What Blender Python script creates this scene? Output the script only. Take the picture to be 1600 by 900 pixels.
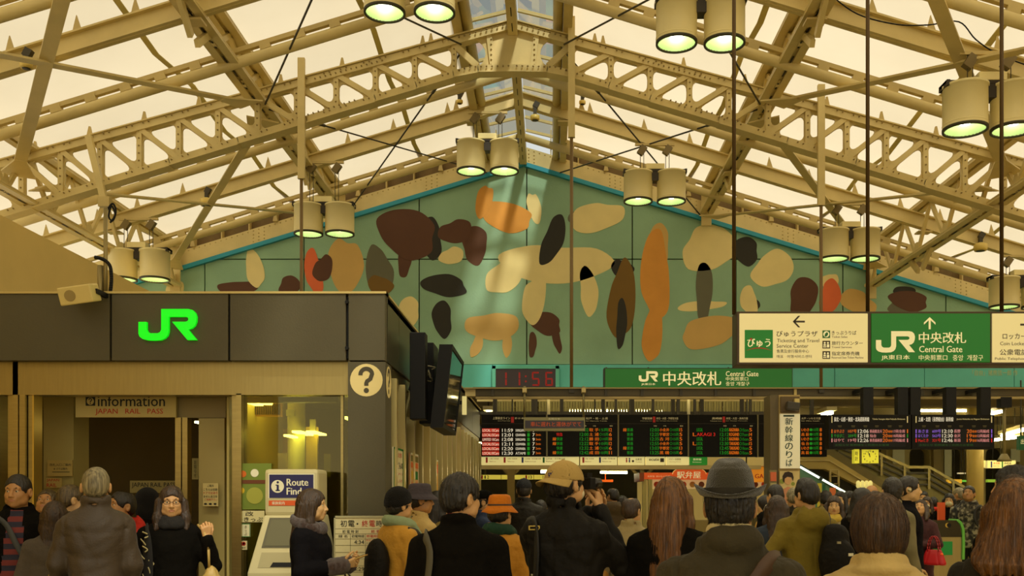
import bpy, bmesh, math, random
import numpy as np
from mathutils import Vector, Matrix, Euler
from mathutils.geometry import tessellate_polygon

for _o in list(bpy.data.objects):
    bpy.data.objects.remove(_o)
random.seed(7)
SC = bpy.context.scene
COL = SC.collection
CAM_H, FPX, VX, VY = 1.6, 1530.0, 860.0, 775.0   # eye height, focal length in px, vanishing point in the 1600x900 frame

# ------------------------------------------------------------------ camera
_cd = bpy.data.cameras.new('camera')
_cd.sensor_width = 36.0
_cd.lens = 36.0 * FPX / 1600.0
_cd.shift_x = -(VX - 800.0) / 1600.0
_cd.shift_y = (VY - 450.0) / 1600.0
_cd.clip_end = 300
_cam = bpy.data.objects.new('camera', _cd)
COL.objects.link(_cam)
_cam.location = (0, 0, CAM_H)
_cam.rotation_euler = (math.pi / 2, 0, 0)
SC.camera = _cam

# ------------------------------------------------------------------ sky, sun, exposure
_w = bpy.data.worlds.new('sky')
SC.world = _w
_w.use_nodes = True
_nt = _w.node_tree
_nt.nodes.clear()
_out = _nt.nodes.new('ShaderNodeOutputWorld')
_bg = _nt.nodes.new('ShaderNodeBackground')
_tc = _nt.nodes.new('ShaderNodeTexCoord')
_sp = _nt.nodes.new('ShaderNodeSeparateXYZ')
_rp = _nt.nodes.new('ShaderNodeValToRGB')
_nt.links.new(_tc.outputs['Generated'], _sp.inputs[0])
_nt.links.new(_sp.outputs['Z'], _rp.inputs[0])
_nt.links.new(_rp.outputs[0], _bg.inputs[0])
_nt.links.new(_bg.outputs[0], _out.inputs[0])
_e = _rp.color_ramp.elements
_e[0].position = 0.0
_e[0].color = (1.45, 1.28, 0.92, 1)
_e[1].position = 0.55
_e[1].color = (0.46, 0.52, 0.52, 1)
_m = _rp.color_ramp.elements.new(0.24)
_m.color = (0.85, 0.86, 0.82, 1)
_bg.inputs[1].default_value = 0.95
_sd = bpy.data.lights.new('sun', 'SUN')
_sd.energy = 4.2
_sd.angle = math.radians(5)
_sd.color = (1.0, 0.95, 0.85)
_sun = bpy.data.objects.new('sun', _sd)
COL.objects.link(_sun)
_sun.rotation_euler = Vector((-0.24, 0.80, -1.0)).to_track_quat('-Z', 'Y').to_euler()
_sun.location = (3, -10, 20)
vs = SC.view_settings
vs.view_transform = 'Standard'
vs.look = 'None'
vs.gamma = 1.0
vs.use_curve_mapping = False
vs.exposure = 0.0
SC.cycles.use_denoising = True
SC.cycles.max_bounces = 8
SC.cycles.transparent_max_bounces = 12
SC.cycles.sample_clamp_indirect = 6.0
SC.cycles.caustics_reflective = False
SC.cycles.caustics_refractive = False
# ================================================================== helpers
def PX(px, D):
    return (px - VX) * D / FPX

def PZ(py, D):
    return CAM_H + (VY - py) * D / FPX

def lin(c):
    c = c / 255.0
    return c / 12.92 if c <= 0.04045 else ((c + 0.055) / 1.055) ** 2.4

def rgb(r, g, b):
    return (lin(r), lin(g), lin(b), 1.0)

MATS = {}

def mat(name, col=(128, 128, 128), rough=0.6, metal=0.0, var=0.0, vscale=3.0, bump=0.0, bscale=60.0, stretch=(1, 1, 1),
        emit=None, estr=1.0, coat=0.0, sheen=0.0, col2=None, spec=None):
    """procedural material: base colour broken up by noise, optional relief"""
    if name in MATS:
        return MATS[name]
    m = bpy.data.materials.new(name)
    MATS[name] = m
    m.use_nodes = True
    nt = m.node_tree
    b = nt.nodes['Principled BSDF']
    warm = lambda q: (lin(q[0]), lin(q[1]) * 0.97, lin(q[2]) * 0.76, 1.0)     # yellow cast of the overall toning put into every base colour
    c = warm(col)
    b.inputs['Base Color'].default_value = c
    b.inputs['Roughness'].default_value = rough
    b.inputs['Metallic'].default_value = metal
    if coat:
        b.inputs['Coat Weight'].default_value = coat
    if sheen:
        b.inputs['Sheen Weight'].default_value = sheen
        b.inputs['Sheen Roughness'].default_value = 0.4
    if spec is not None:
        b.inputs['Specular IOR Level'].default_value = spec
    if emit is not None:
        b.inputs['Emission Color'].default_value = rgb(*emit)
        b.inputs['Emission Strength'].default_value = estr
    if var or bump:
        tc = nt.nodes.new('ShaderNodeTexCoord')
        mp = nt.nodes.new('ShaderNodeMapping')
        mp.inputs['Scale'].default_value = stretch
        nt.links.new(tc.outputs['Object'], mp.inputs[0])
    if var:
        n = nt.nodes.new('ShaderNodeTexNoise')
        n.inputs['Scale'].default_value = vscale
        n.inputs['Detail'].default_value = 6
        nt.links.new(mp.outputs[0], n.inputs['Vector'])
        r = nt.nodes.new('ShaderNodeValToRGB')
        r.color_ramp.elements[0].position = 0.3
        r.color_ramp.elements[1].position = 0.7
        k0, k1 = 1 - var, 1 + var * 0.7
        c0 = c if col2 is None else warm(col2)
        r.color_ramp.elements[0].color = (c0[0] * k0, c0[1] * k0, c0[2] * k0, 1)
        r.color_ramp.elements[1].color = (min(1, c[0] * k1), min(1, c[1] * k1), min(1, c[2] * k1), 1)
        nt.links.new(n.outputs['Fac'], r.inputs[0])
        nt.links.new(r.outputs[0], b.inputs['Base Color'])
    if bump:
        n2 = nt.nodes.new('ShaderNodeTexNoise')
        n2.inputs['Scale'].default_value = bscale
        n2.inputs['Detail'].default_value = 4
        nt.links.new(mp.outputs[0], n2.inputs['Vector'])
        bp = nt.nodes.new('ShaderNodeBump')
        bp.inputs['Strength'].default_value = bump
        bp.inputs['Distance'].default_value = 0.02
        nt.links.new(n2.outputs['Fac'], bp.inputs['Height'])
        nt.links.new(bp.outputs[0], b.inputs['Normal'])
    return m

def glass_mat(name, tint=(200, 205, 190), refl=0.12, rough=0.02, body=0.0, bodycol=(200, 200, 180)):
    """thin pane: lets light straight through, mirrors a little"""
    if name in MATS:
        return MATS[name]
    m = bpy.data.materials.new(name)
    MATS[name] = m
    m.use_nodes = True
    nt = m.node_tree
    nt.nodes.clear()
    o = nt.nodes.new('ShaderNodeOutputMaterial')
    t = nt.nodes.new('ShaderNodeBsdfTransparent')
    t.inputs[0].default_value = rgb(*tint)
    g = nt.nodes.new('ShaderNodeBsdfGlossy')
    g.inputs[0].default_value = rgb(255, 236, 180)
    g.inputs['Roughness'].default_value = rough
    lw = nt.nodes.new('ShaderNodeLayerWeight')
    lw.inputs[0].default_value = 0.35
    mr = nt.nodes.new('ShaderNodeMapRange')
    mr.inputs['To Min'].default_value = refl
    mr.inputs['To Max'].default_value = 0.8
    nt.links.new(lw.outputs['Facing'], mr.inputs['Value'])
    mx = nt.nodes.new('ShaderNodeMixShader')
    nt.links.new(mr.outputs[0], mx.inputs[0])
    nt.links.new(t.outputs[0], mx.inputs[1])
    nt.links.new(g.outputs[0], mx.inputs[2])
    last = mx
    if body:
        d = nt.nodes.new('ShaderNodeBsdfDiffuse')
        d.inputs[0].default_value = rgb(*bodycol)
        m2 = nt.nodes.new('ShaderNodeMixShader')
        m2.inputs[0].default_value = body
        nt.links.new(mx.outputs[0], m2.inputs[1])
        nt.links.new(d.outputs[0], m2.inputs[2])
        last = m2
    nt.links.new(last.outputs[0], o.inputs[0])
    return m

def membrane_mat():
    """coated fabric roof: daylight falling on its outside shines through"""
    m = bpy.data.materials.new('roof_membrane')
    m.use_nodes = True
    nt = m.node_tree
    nt.nodes.clear()
    o = nt.nodes.new('ShaderNodeOutputMaterial')
    tc = nt.nodes.new('ShaderNodeTexCoord')
    n = nt.nodes.new('ShaderNodeTexNoise')
    n.inputs['Scale'].default_value = 0.7
    n.inputs['Detail'].default_value = 7
    n.inputs['Roughness'].default_value = 0.6
    nt.links.new(tc.outputs['Object'], n.inputs['Vector'])
    r = nt.nodes.new('ShaderNodeValToRGB')
    r.color_ramp.elements[0].position = 0.25
    r.color_ramp.elements[1].position = 0.75
    r.color_ramp.elements[0].color = (0.72, 0.60, 0.41, 1)
    r.color_ramp.elements[1].color = (0.78, 0.66, 0.465, 1)
    nt.links.new(n.outputs['Fac'], r.inputs[0])
    t = nt.nodes.new('ShaderNodeBsdfTranslucent')
    d = nt.nodes.new('ShaderNodeBsdfDiffuse')
    d.inputs[0].default_value = (0.75, 0.68, 0.5, 1)
    nt.links.new(r.outputs[0], t.inputs[0])
    mx = nt.nodes.new('ShaderNodeMixShader')
    mx.inputs[0].default_value = 0.2
    nt.links.new(t.outputs[0], mx.inputs[1])
    nt.links.new(d.outputs[0], mx.inputs[2])
    nt.links.new(mx.outputs[0], o.inputs[0])
    return m

def tag(o, label=None, cat=None, group=None, kind=None):
    if label:
        o['label'] = label
    if cat:
        o['category'] = cat
    if group:
        o['group'] = group
    if kind:
        o['kind'] = kind
    return o

def empty(name, loc=(0, 0, 0), rz=0.0, label=None, cat=None, group=None, kind=None):
    o = bpy.data.objects.new(name, None)
    o.empty_display_size = 0.1
    COL.objects.link(o)
    o.location = loc
    o.rotation_euler = (0, 0, rz)
    return tag(o, label, cat, group, kind)

def link(name, me, parent=None):
    o = bpy.data.objects.new(name, me)
    COL.objects.link(o)
    if parent is not None:
        o.parent = parent
    return o

class MB:
    """collects shapes and links them as ONE mesh object (coordinates local to the parent)"""
    def __init__(s):
        s.v, s.f, s.mi, s.sm = [], [], [], []
        s.cur, s.smooth = 0, False

    def add(s, vs_, fs):
        n = len(s.v)
        s.v += [tuple(p) for p in vs_]
        for f in fs:
            s.f.append(tuple(i + n for i in f))
            s.mi.append(s.cur)
            s.sm.append(s.smooth)
        return s

    def box(s, c, d, R=None):
        x, y, z = d[0] / 2, d[1] / 2, d[2] / 2
        q = [(-x, -y, -z), (x, -y, -z), (x, y, -z), (-x, y, -z), (-x, -y, z), (x, -y, z), (x, y, z), (-x, y, z)]
        if R is not None:
            q = [tuple(R @ Vector(p)) for p in q]
        q = [(p[0] + c[0], p[1] + c[1], p[2] + c[2]) for p in q]
        return s.add(q, [(0, 3, 2, 1), (4, 5, 6, 7), (0, 1, 5, 4), (1, 2, 6, 5), (2, 3, 7, 6), (3, 0, 4, 7)])

    def bb(s, x0, x1, y0, y1, z0, z1):
        return s.box(((x0 + x1) / 2, (y0 + y1) / 2, (z0 + z1) / 2), (abs(x1 - x0), abs(y1 - y0), abs(z1 - z0)))

    def bar(s, a, b, w, h, up=(0, 0, 1)):
        """rectangular bar from a to b: w across, h along 'up'"""
        a, b = Vector(a), Vector(b)
        d = (b - a)
        L = d.length
        d.normalize()
        u = Vector(up)
        side = d.cross(u)
        if side.length < 1e-5:
            side = d.cross(Vector((1, 0, 0)))
        side.normalize()
        u = side.cross(d).normalized()
        R = Matrix((side, d, u)).transposed()
        return s.box((a + b) / 2, (w, L, h), R)

    def ibeam(s, a, b, w, h, t=0.02, up=(0, 0, 1)):
        a, b = Vector(a), Vector(b)
        u = Vector(up).normalized()
        s.bar(a, b, t, h, up)
        o = u * (h / 2 - t / 2)
        s.bar(a + o, b + o, w, t, up)
        s.bar(a - o, b - o, w, t, up)
        return s

    def tube(s, a, b, r, n=10, r2=None, cap=True):
        a, b = Vector(a), Vector(b)
        r2 = r if r2 is None else r2
        d = (b - a).normalized()
        x = d.orthogonal().normalized()
        y = d.cross(x)
        q = []
        for i in range(n):
            t = 2 * math.pi * i / n
            o = x * math.cos(t) + y * math.sin(t)
            q += [a + o * r, b + o * r2]
        fs = [(2 * i, 2 * ((i + 1) % n), 2 * ((i + 1) % n) + 1, 2 * i + 1) for i in range(n)]
        sm = s.smooth
        s.smooth = True
        s.add(q, fs)
        s.smooth = False
        if cap:
            k = len(s.v) - 2 * n
            s.f.append(tuple(k + 2 * i for i in range(n))[::-1])
            s.f.append(tuple(k + 2 * i + 1 for i in range(n)))
            s.mi += [s.cur, s.cur]
            s.sm += [False, False]
        s.smooth = sm
        return s

    def path(s, pts, r, n=6):
        for p, q in zip(pts[:-1], pts[1:]):
            s.tube(p, q, r, n)
        return s

    def lathe(s, prof, c=(0, 0, 0), n=24, sx=1.0, sy=1.0, warp=None):
        q = []
        for (r, z) in prof:
            for i in range(n):
                t = 2 * math.pi * i / n
                p = (r * sx * math.cos(t), r * sy * math.sin(t), z)
                if warp:
                    p = warp(p, t, r)
                q.append((p[0] + c[0], p[1] + c[1], p[2] + c[2]))
        fs = []
        for j in range(len(prof) - 1):
            for i in range(n):
                k = (i + 1) % n
                fs.append((j * n + i, j * n + k, (j + 1) * n + k, (j + 1) * n + i))
        sm = s.smooth
        s.smooth = True
        s.add(q, fs)
        s.smooth = sm
        return s

    def plate(s, outer, holes, y0, y1, axis='y'):
        """flat plate with holes; outlines are (x, z), thickness from y0 to y1 (or (y,z) outlines with axis 'x')"""
        loops = [list(outer)] + [list(h) for h in holes]
        flat = [p for l in loops for p in l]
        tr = tessellate_polygon([[Vector((p[0], p[1], 0)) for p in l] for l in loops])
        n = len(flat)
        mk = (lambda p, t: (p[0], t, p[1])) if axis == 'y' else ((lambda p, t: (t, p[0], p[1])) if axis == 'x' else (lambda p, t: (p[0], p[1], t)))
        vv = [mk(p, y0) for p in flat] + [mk(p, y1) for p in flat]
        fs = [tuple(t) for t in tr] + [tuple(i + n for i in t[::-1]) for t in tr]
        k = 0
        for l in loops:
            m = len(l)
            for i in range(m):
                j = (i + 1) % m
                fs.append((k + i, k + j, n + k + j, n + k + i))
            k += m
        return s.add(vv, fs)

    def build(s, name, mats, parent=None, fix=True, bevel=0.0):
        me = bpy.data.meshes.new(name)
        me.from_pydata(s.v, [], s.f)
        if not isinstance(mats, (list, tuple)):
            mats = [mats]
        for m in mats:
            me.materials.append(m)
        me.polygons.foreach_set('material_index', s.mi)
        me.polygons.foreach_set('use_smooth', s.sm)
        if fix:
            bm = bmesh.new()
            bm.from_mesh(me)
            bmesh.ops.recalc_face_normals(bm, faces=bm.faces)
            if bevel:
                bmesh.ops.bevel(bm, geom=[e for e in bm.edges if e.calc_face_angle(0) > 0.6], offset=bevel, segments=2, affect='EDGES', profile=0.6)
            bm.to_mesh(me)
            bm.free()
        me.update()
        return link(name, me, parent)

def smooth_curve(pts, n=8):
    """Catmull-Rom through pts (closed)"""
    out = []
    m = len(pts)
    for i in range(m):
        p0, p1, p2, p3 = [Vector(pts[(i + k - 1) % m]) for k in range(4)]
        for j in range(n):
            t = j / n
            out.append(tuple(0.5 * ((2 * p1) + (-p0 + p2) * t + (2 * p0 - 5 * p1 + 4 * p2 - p3) * t * t + (-p0 + 3 * p1 - 3 * p2 + p3) * t ** 3)))
    return out

# ------------------------------------------------------------------ flat print: lettering and marks on signs
_TXT = {}

def glyphs(body, bold=0.0):
    k = (body, bold)
    if k in _TXT:
        return _TXT[k]
    c = bpy.data.curves.new('t', 'FONT')
    c.body = body
    c.size = 1.0
    c.offset = bold
    c.resolution_u = 2
    o = bpy.data.objects.new('t', c)
    m = o.to_mesh()
    v = [(p.co.x, p.co.y) for p in m.vertices]
    f = [tuple(p.vertices) for p in m.polygons]
    o.to_mesh_clear()
    bpy.data.objects.remove(o)
    bpy.data.curves.remove(c)
    _TXT[k] = (v, f)
    return _TXT[k]

class Print:
    """lettering and flat marks on an upright face; rectangles are given in a local 2-D frame 'fn' -> point"""
    def __init__(s, fn):
        s.fn, s.d = fn, {}

    def _add(s, m, v2, f, lift=0.0):
        V, F = s.d.setdefault(m, ([], []))
        n = len(V)
        V += [s.fn(p[0], p[1], lift) for p in v2]
        F += [tuple(i + n for i in q) for q in f]

    def text(s, body, x0, y0, x1, y1, m, bold=0.0, lift=0.0):
        v, f = glyphs(body)
        if not v:
            return
        xs = [p[0] for p in v]
        ys = [p[1] for p in v]
        a, b, c, d = min(xs), max(xs), min(ys), max(ys)
        n_ = (-1, 1) if bold else (0,)
        sx = (x1 - x0) / max(1e-6, b - a)
        sy = (y1 - y0) / max(1e-6, d - c)
        w_ = min(bold, 0.05) * abs(sy) * 0.7 * (1 if x1 > x0 else -1)
        sx -= 2 * w_ / max(1e-6, b - a) if bold else 0
        for k_ in n_:      # heavier weights are struck twice, slightly apart
            s._add(m, [(x0 + (w_ if bold else 0) + (p[0] - a) * sx + k_ * w_, y1 - (p[1] - c) * sy) for p in v], f, lift + 0.0002 * k_)

    def rect(s, x0, y0, x1, y1, m, lift=0.0):
        s._add(m, [(x0, y0), (x1, y0), (x1, y1), (x0, y1)], [(0, 1, 2, 3)], lift)

    def poly(s, pts, m, lift=0.0):
        tr = tessellate_polygon([[Vector((p[0], p[1], 0)) for p in pts]])
        s._add(m, pts, [tuple(t) for t in tr], lift)

    def disc(s, cx, cy, r, m, n=28, lift=0.0, ry=None):
        ry = r if ry is None else ry
        s.poly([(cx + r * math.cos(2 * math.pi * i / n), cy + ry * math.sin(2 * math.pi * i / n)) for i in range(n)], m, lift)

    def line(s, a, b, w, m, lift=0.0):
        dx, dy = b[0] - a[0], b[1] - a[1]
        L = math.hypot(dx, dy) or 1
        nx, ny = -dy / L * w / 2, dx / L * w / 2
        s.poly([(a[0] + nx, a[1] + ny), (b[0] + nx, b[1] + ny), (b[0] - nx, b[1] - ny), (a[0] - nx, a[1] - ny)], m, lift)

    def logo(s, x0, y0, x1, y1, m, lift=0.0):
        s.poly([(x0 + (p[0] - 875) / 363 * (x1 - x0), y0 + (p[1] - 137) / 195 * (y1 - y0)) for p in LOGO], m, lift)

    def qmark(s, cx, cy, h, m, lift=0.0, sx=1.0):
        """bold question mark, h tall (negative h in frames whose second axis points up)"""
        r, w = 0.235 * abs(h), 0.085 * abs(h)
        k = 1 if h > 0 else -1
        P = [(-math.cos(t) * r, -0.245 * abs(h) - math.sin(t) * r) for t in np.linspace(-0.12, 3.0, 14)]
        P += [(0.16 * abs(h), -0.07 * abs(h)), (0.03 * abs(h), 0.02 * abs(h)), (0.0, 0.10 * abs(h)), (0.0, 0.20 * abs(h))]
        L, R = [], []
        for i, p in enumerate(P):
            a, c = P[max(0, i - 1)], P[min(len(P) - 1, i + 1)]
            dx, dy = c[0] - a[0], c[1] - a[1]
            q = math.hypot(dx, dy)
            L.append((cx + sx * (p[0] - dy / q * w), cy + k * (p[1] + dx / q * w)))
            R.append((cx + sx * (p[0] + dy / q * w), cy + k * (p[1] - dx / q * w)))
        s.poly(L + R[::-1], m, lift)
        s.disc(cx, cy + k * 0.39 * abs(h), 0.105 * abs(h), m, 18, lift)

    def arrow(s, cx, cy, r, ang, m, w=0.28):
        c, n = math.cos(ang), math.sin(ang)
        T = lambda x, y: (cx + r * (x * c - y * n), cy + r * (x * n + y * c))
        s.poly([T(-1, -w / 2), T(0.7, -w / 2), T(0.7, w / 2), T(-1, w / 2)], m)
        s.poly([T(1, 0), T(0.1, 0.95), T(-0.25, 0.95), T(0.62, 0)], m)
        s.poly([T(1, 0), T(0.62, 0), T(-0.25, -0.95), T(0.1, -0.95)], m)

    def build(s, parent, name='lettering'):
        inv = parent.matrix_world.inverted() if parent is not None else None
        for m, (V, F) in s.d.items():
            me = bpy.data.meshes.new(name)
            me.from_pydata(V, [], F)
            me.materials.append(m)
            link(name, me, parent)['kind'] = 'stuff'
        s.d = {}

LOGO = [(875, 217), (925, 217), (925, 262), (932, 278), (948, 287), (995, 287), (1010, 280), (1017, 265), (1017, 137), (1185, 137), (1212, 143), (1230, 160),
        (1238, 185), (1236, 215), (1226, 240), (1208, 256), (1183, 262), (1238, 328), (1180, 328), (1085, 216), (1170, 216), (1183, 210), (1187, 200),
        (1183, 190), (1170, 184), (1063, 184), (1063, 275), (1056, 300), (1040, 318), (1015, 329), (970, 332), (930, 330), (900, 322), (882, 308), (875, 290)]

def front(D, eps=0.003):
    """2-D frame = frame pixels projected on the upright plane y = D (a real plane at its real distance)"""
    return lambda x, y, l: (PX(x, D), D - eps - l, PZ(y, D))

def board(name, x0, y0, x1, y1, D, depth, m, parent=None, bevel=0.0):
    b = MB()
    b.bb(PX(x0, D), PX(x1, D), D, D + depth, PZ(y1, D), PZ(y0, D))
    return b.build(name, m, parent, bevel=bevel)
# ================================================================== materials shared by the building
STEEL = mat('cream_steel_paint', (214, 196, 146), 0.45, 0, 0.10, 2.5, 0.05, 40)
STEEL2 = mat('cream_steel_paint_old', (198, 178, 126), 0.5, 0, 0.14, 2.0, 0.05, 40)
CREAMWALL = mat('cream_wall_paint', (230, 202, 134), 0.7, 0, 0.06, 1.5, 0.05, 20)
TEALTRIM = mat('teal_trim_paint', (36, 150, 190), 0.5, 0, 0.06, 3)
TEALBAND = mat('turquoise_band_paint', (96, 196, 200), 0.55, 0, 0.06, 2)
MURAL = mat('mural_ground_green', (146, 186, 168), 0.75, 0, 0.10, 1.3, 0.15, 25)
CHAR = mat('charcoal_panel', (82, 76, 54), 0.55, 0, 0.05, 3, 0.05, 60)
STAIN = mat('brushed_stainless', (176, 160, 112), 0.32, 0.9, 0.08, 4, 0.08, 60, (1, 1, 14))
STAINH = mat('brushed_stainless_wide', (168, 152, 106), 0.34, 0.85, 0.06, 3, 0.06, 60, (14, 1, 1))
DARKM = mat('dark_steel', (62, 56, 42), 0.5, 0.2, 0.1, 3)
BLACKM = mat('black_plastic', (16, 15, 13), 0.5, spec=0.25)
FLOORM = mat('stone_floor', (170, 160, 138), 0.4, 0, 0.1, 2)
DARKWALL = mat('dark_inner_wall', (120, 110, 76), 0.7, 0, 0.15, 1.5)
WHITEP = mat('white_print', (240, 236, 220), 0.6)
BLACKP = mat('black_print', (24, 24, 20), 0.6)
REDP = mat('red_print', (196, 34, 24), 0.6)
MEMB = membrane_mat()

RX, SL = -0.55, 0.305            # ridge position, roof slope
def RZ(x, ridge=7.1):
    return CAM_H + ridge - SL * abs(x - RX)

# ------------------------------------------------------------------ floor, walls
b = MB(); b.bb(-13, 22, -16, 47, -0.1, 0); tag(b.build('floor', FLOORM), kind='structure')
b = MB(); b.bb(-6.8, -6.6, -7, 19.8, 0, CAM_H + 3.373); tag(b.build('wall_left', CREAMWALL), kind='structure')
b = MB(); b.bb(12.5, 12.7, -7, 20.0, 0, 4.2); tag(b.build('wall_right', CREAMWALL), kind='structure')

# gable end: mural panels, one piece each, joints between them
GY = 20.0
wf = empty('wall_front', (0, 0, 0), kind='structure')
def gz(x):   # top edge of the mural, under the teal trim
    return CAM_H + 6.72 - SL * abs(x - RX)
cols = [-9.6, PX(200, GY), PX(320, GY), PX(475, GY), PX(655, GY), PX(823, GY), PX(988, GY), PX(1150, GY), PX(1317, GY), PX(1478, GY), 10.0, 13.0]
zb, zm = PZ(570, GY), PZ(405, GY)
g = 0.012
for x0, x1 in zip(cols[:-1], cols[1:]):
    a, c = x0 + g, x1 - g
    lowtop = zm - g
    lo = [(a, zb + g), (c, zb + g), (c, min(lowtop, gz(c))), (a, min(lowtop, gz(a)))]
    if gz(a) < lowtop < gz(c):
        xi = RX - (CAM_H + 6.72 - lowtop) / SL
        lo.insert(3, (xi, lowtop))
    if gz(c) < lowtop < gz(a):
        xi = RX + (CAM_H + 6.72 - lowtop) / SL
        lo.insert(3, (xi, lowtop))
    if lo[2][1] > zb + 0.05 or lo[-1][1] > zb + 0.05:
        b = MB(); b.plate(lo, [], GY, GY + 0.06); b.build('mural_panel', MURAL, wf)
    z0 = zm + g
    if max(gz(a), gz(c)) > z0 + 0.05:
        up = []
        if gz(a) > z0 and gz(c) > z0:
            up = [(a, z0), (c, z0), (c, gz(c))]
            if a < RX < c:
                up.append((RX, gz(RX)))
            up.append((a, gz(a)))
        elif gz(c) > z0:
            xi = RX - (CAM_H + 6.72 - z0) / SL
            up = [(xi, z0), (c, z0), (c, gz(c))]
        else:
            xi = RX + (CAM_H + 6.72 - z0) / SL
            up = [(a, z0), (xi, z0), (a, gz(a))]
        b = MB(); b.plate(up, [], GY, GY + 0.06); b.build('mural_panel', MURAL, wf)
# masonry behind the panels, its joints show dark
b = MB()
b.plate([(-12, PZ(604, GY)), (13, PZ(604, GY)), (13, gz(13) + 0.1), (RX, gz(RX) + 0.4), (-12, gz(-12) + 0.1)], [], GY + 0.065, GY + 0.35)
b.build('backing', mat('joint_dark', (70, 72, 50), 0.9), wf)
# turquoise band under the mural, in lengths
zc, zd = PZ(606, GY), PZ(570, GY) - 0.004
tb = [-9.6, PX(560, GY), PX(770, GY), PX(893, GY), PX(1303, GY), PX(1443, GY), PX(1583, GY), 13]
for x0, x1 in zip(tb[:-1], tb[1:]):
    b = MB(); b.bb(x0 + 0.006, x1 - 0.006, GY - 0.05, GY + 0.06, zc, zd); b.build('band_panel', TEALBAND, wf)
# teal trim along both slopes
for sx in (-1, 1):
    b = MB()
    x1 = RX + sx * 12
    b.plate([(RX, gz(RX) - 0.0), (x1, gz(x1)), (x1, gz(x1) + 0.085), (RX, gz(RX) + 0.085)], [], GY - 0.09, GY + 0.07)
    b.build('slope_trim', TEALTRIM, wf)
# cream plate girder with rivets over the trim, stiffener fins and soffit boards above it
for sx in (-1, 1):
    x1 = RX + sx * 12.5
    b = MB()
    b.plate([(RX, gz(RX) + 0.085), (x1, gz(x1) + 0.085), (x1, gz(x1) + 0.40), (RX, gz(RX) + 0.40)], [], GY - 0.06, GY + 0.1)
    pg = b.build('plate_girder', STEEL, wf)
    b = MB(); b.smooth = True
    for i in range(1, 110):
        x = RX + sx * i * 0.11
        for dz in (0.36,) if i % 16 > 2 else (0.14, 0.21, 0.28, 0.36):
            b.lathe([(0.016, 0), (0.012, 0.009), (0.001, 0.013)], (0, 0, 0), 6)
            for q in range(len(b.v) - 18, len(b.v)):
                p = b.v[q]
                b.v[q] = (x + p[0], GY - 0.06 - p[2], gz(x) + dz + p[1])
    tag(b.build('rivets', STEEL2, pg), kind='stuff')
    b = MB()
    xs_ = RX + sx * 0.8
    b.plate([(xs_, gz(xs_) + 0.40), (x1, gz(x1) + 0.40), (x1, gz(x1) + 1.0), (xs_, gz(xs_) + 1.0)], [], GY + 0.12, GY + 0.2)
    b.build('soffit', mat('soffit_boards', (112, 92, 60), 0.75, 0, 0.2, 4, 0.2, 30), wf)
    for i in range(1, 22):
        x = RX + sx * (i * 0.56)
        b = MB()
        b.bb(x - 0.012, x + 0.012, GY - 0.02, GY + 0.12, gz(x) + 0.4, gz(x) + 0.92)
        if i % 3 == 0:
            b.plate([(x - 0.05, gz(x) + 0.40), (x + 0.05, gz(x) + 0.40), (x, gz(x) + 0.62)], [], GY - 0.12, GY - 0.06)
        b.build('stiffener', STEEL2, wf)
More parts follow.
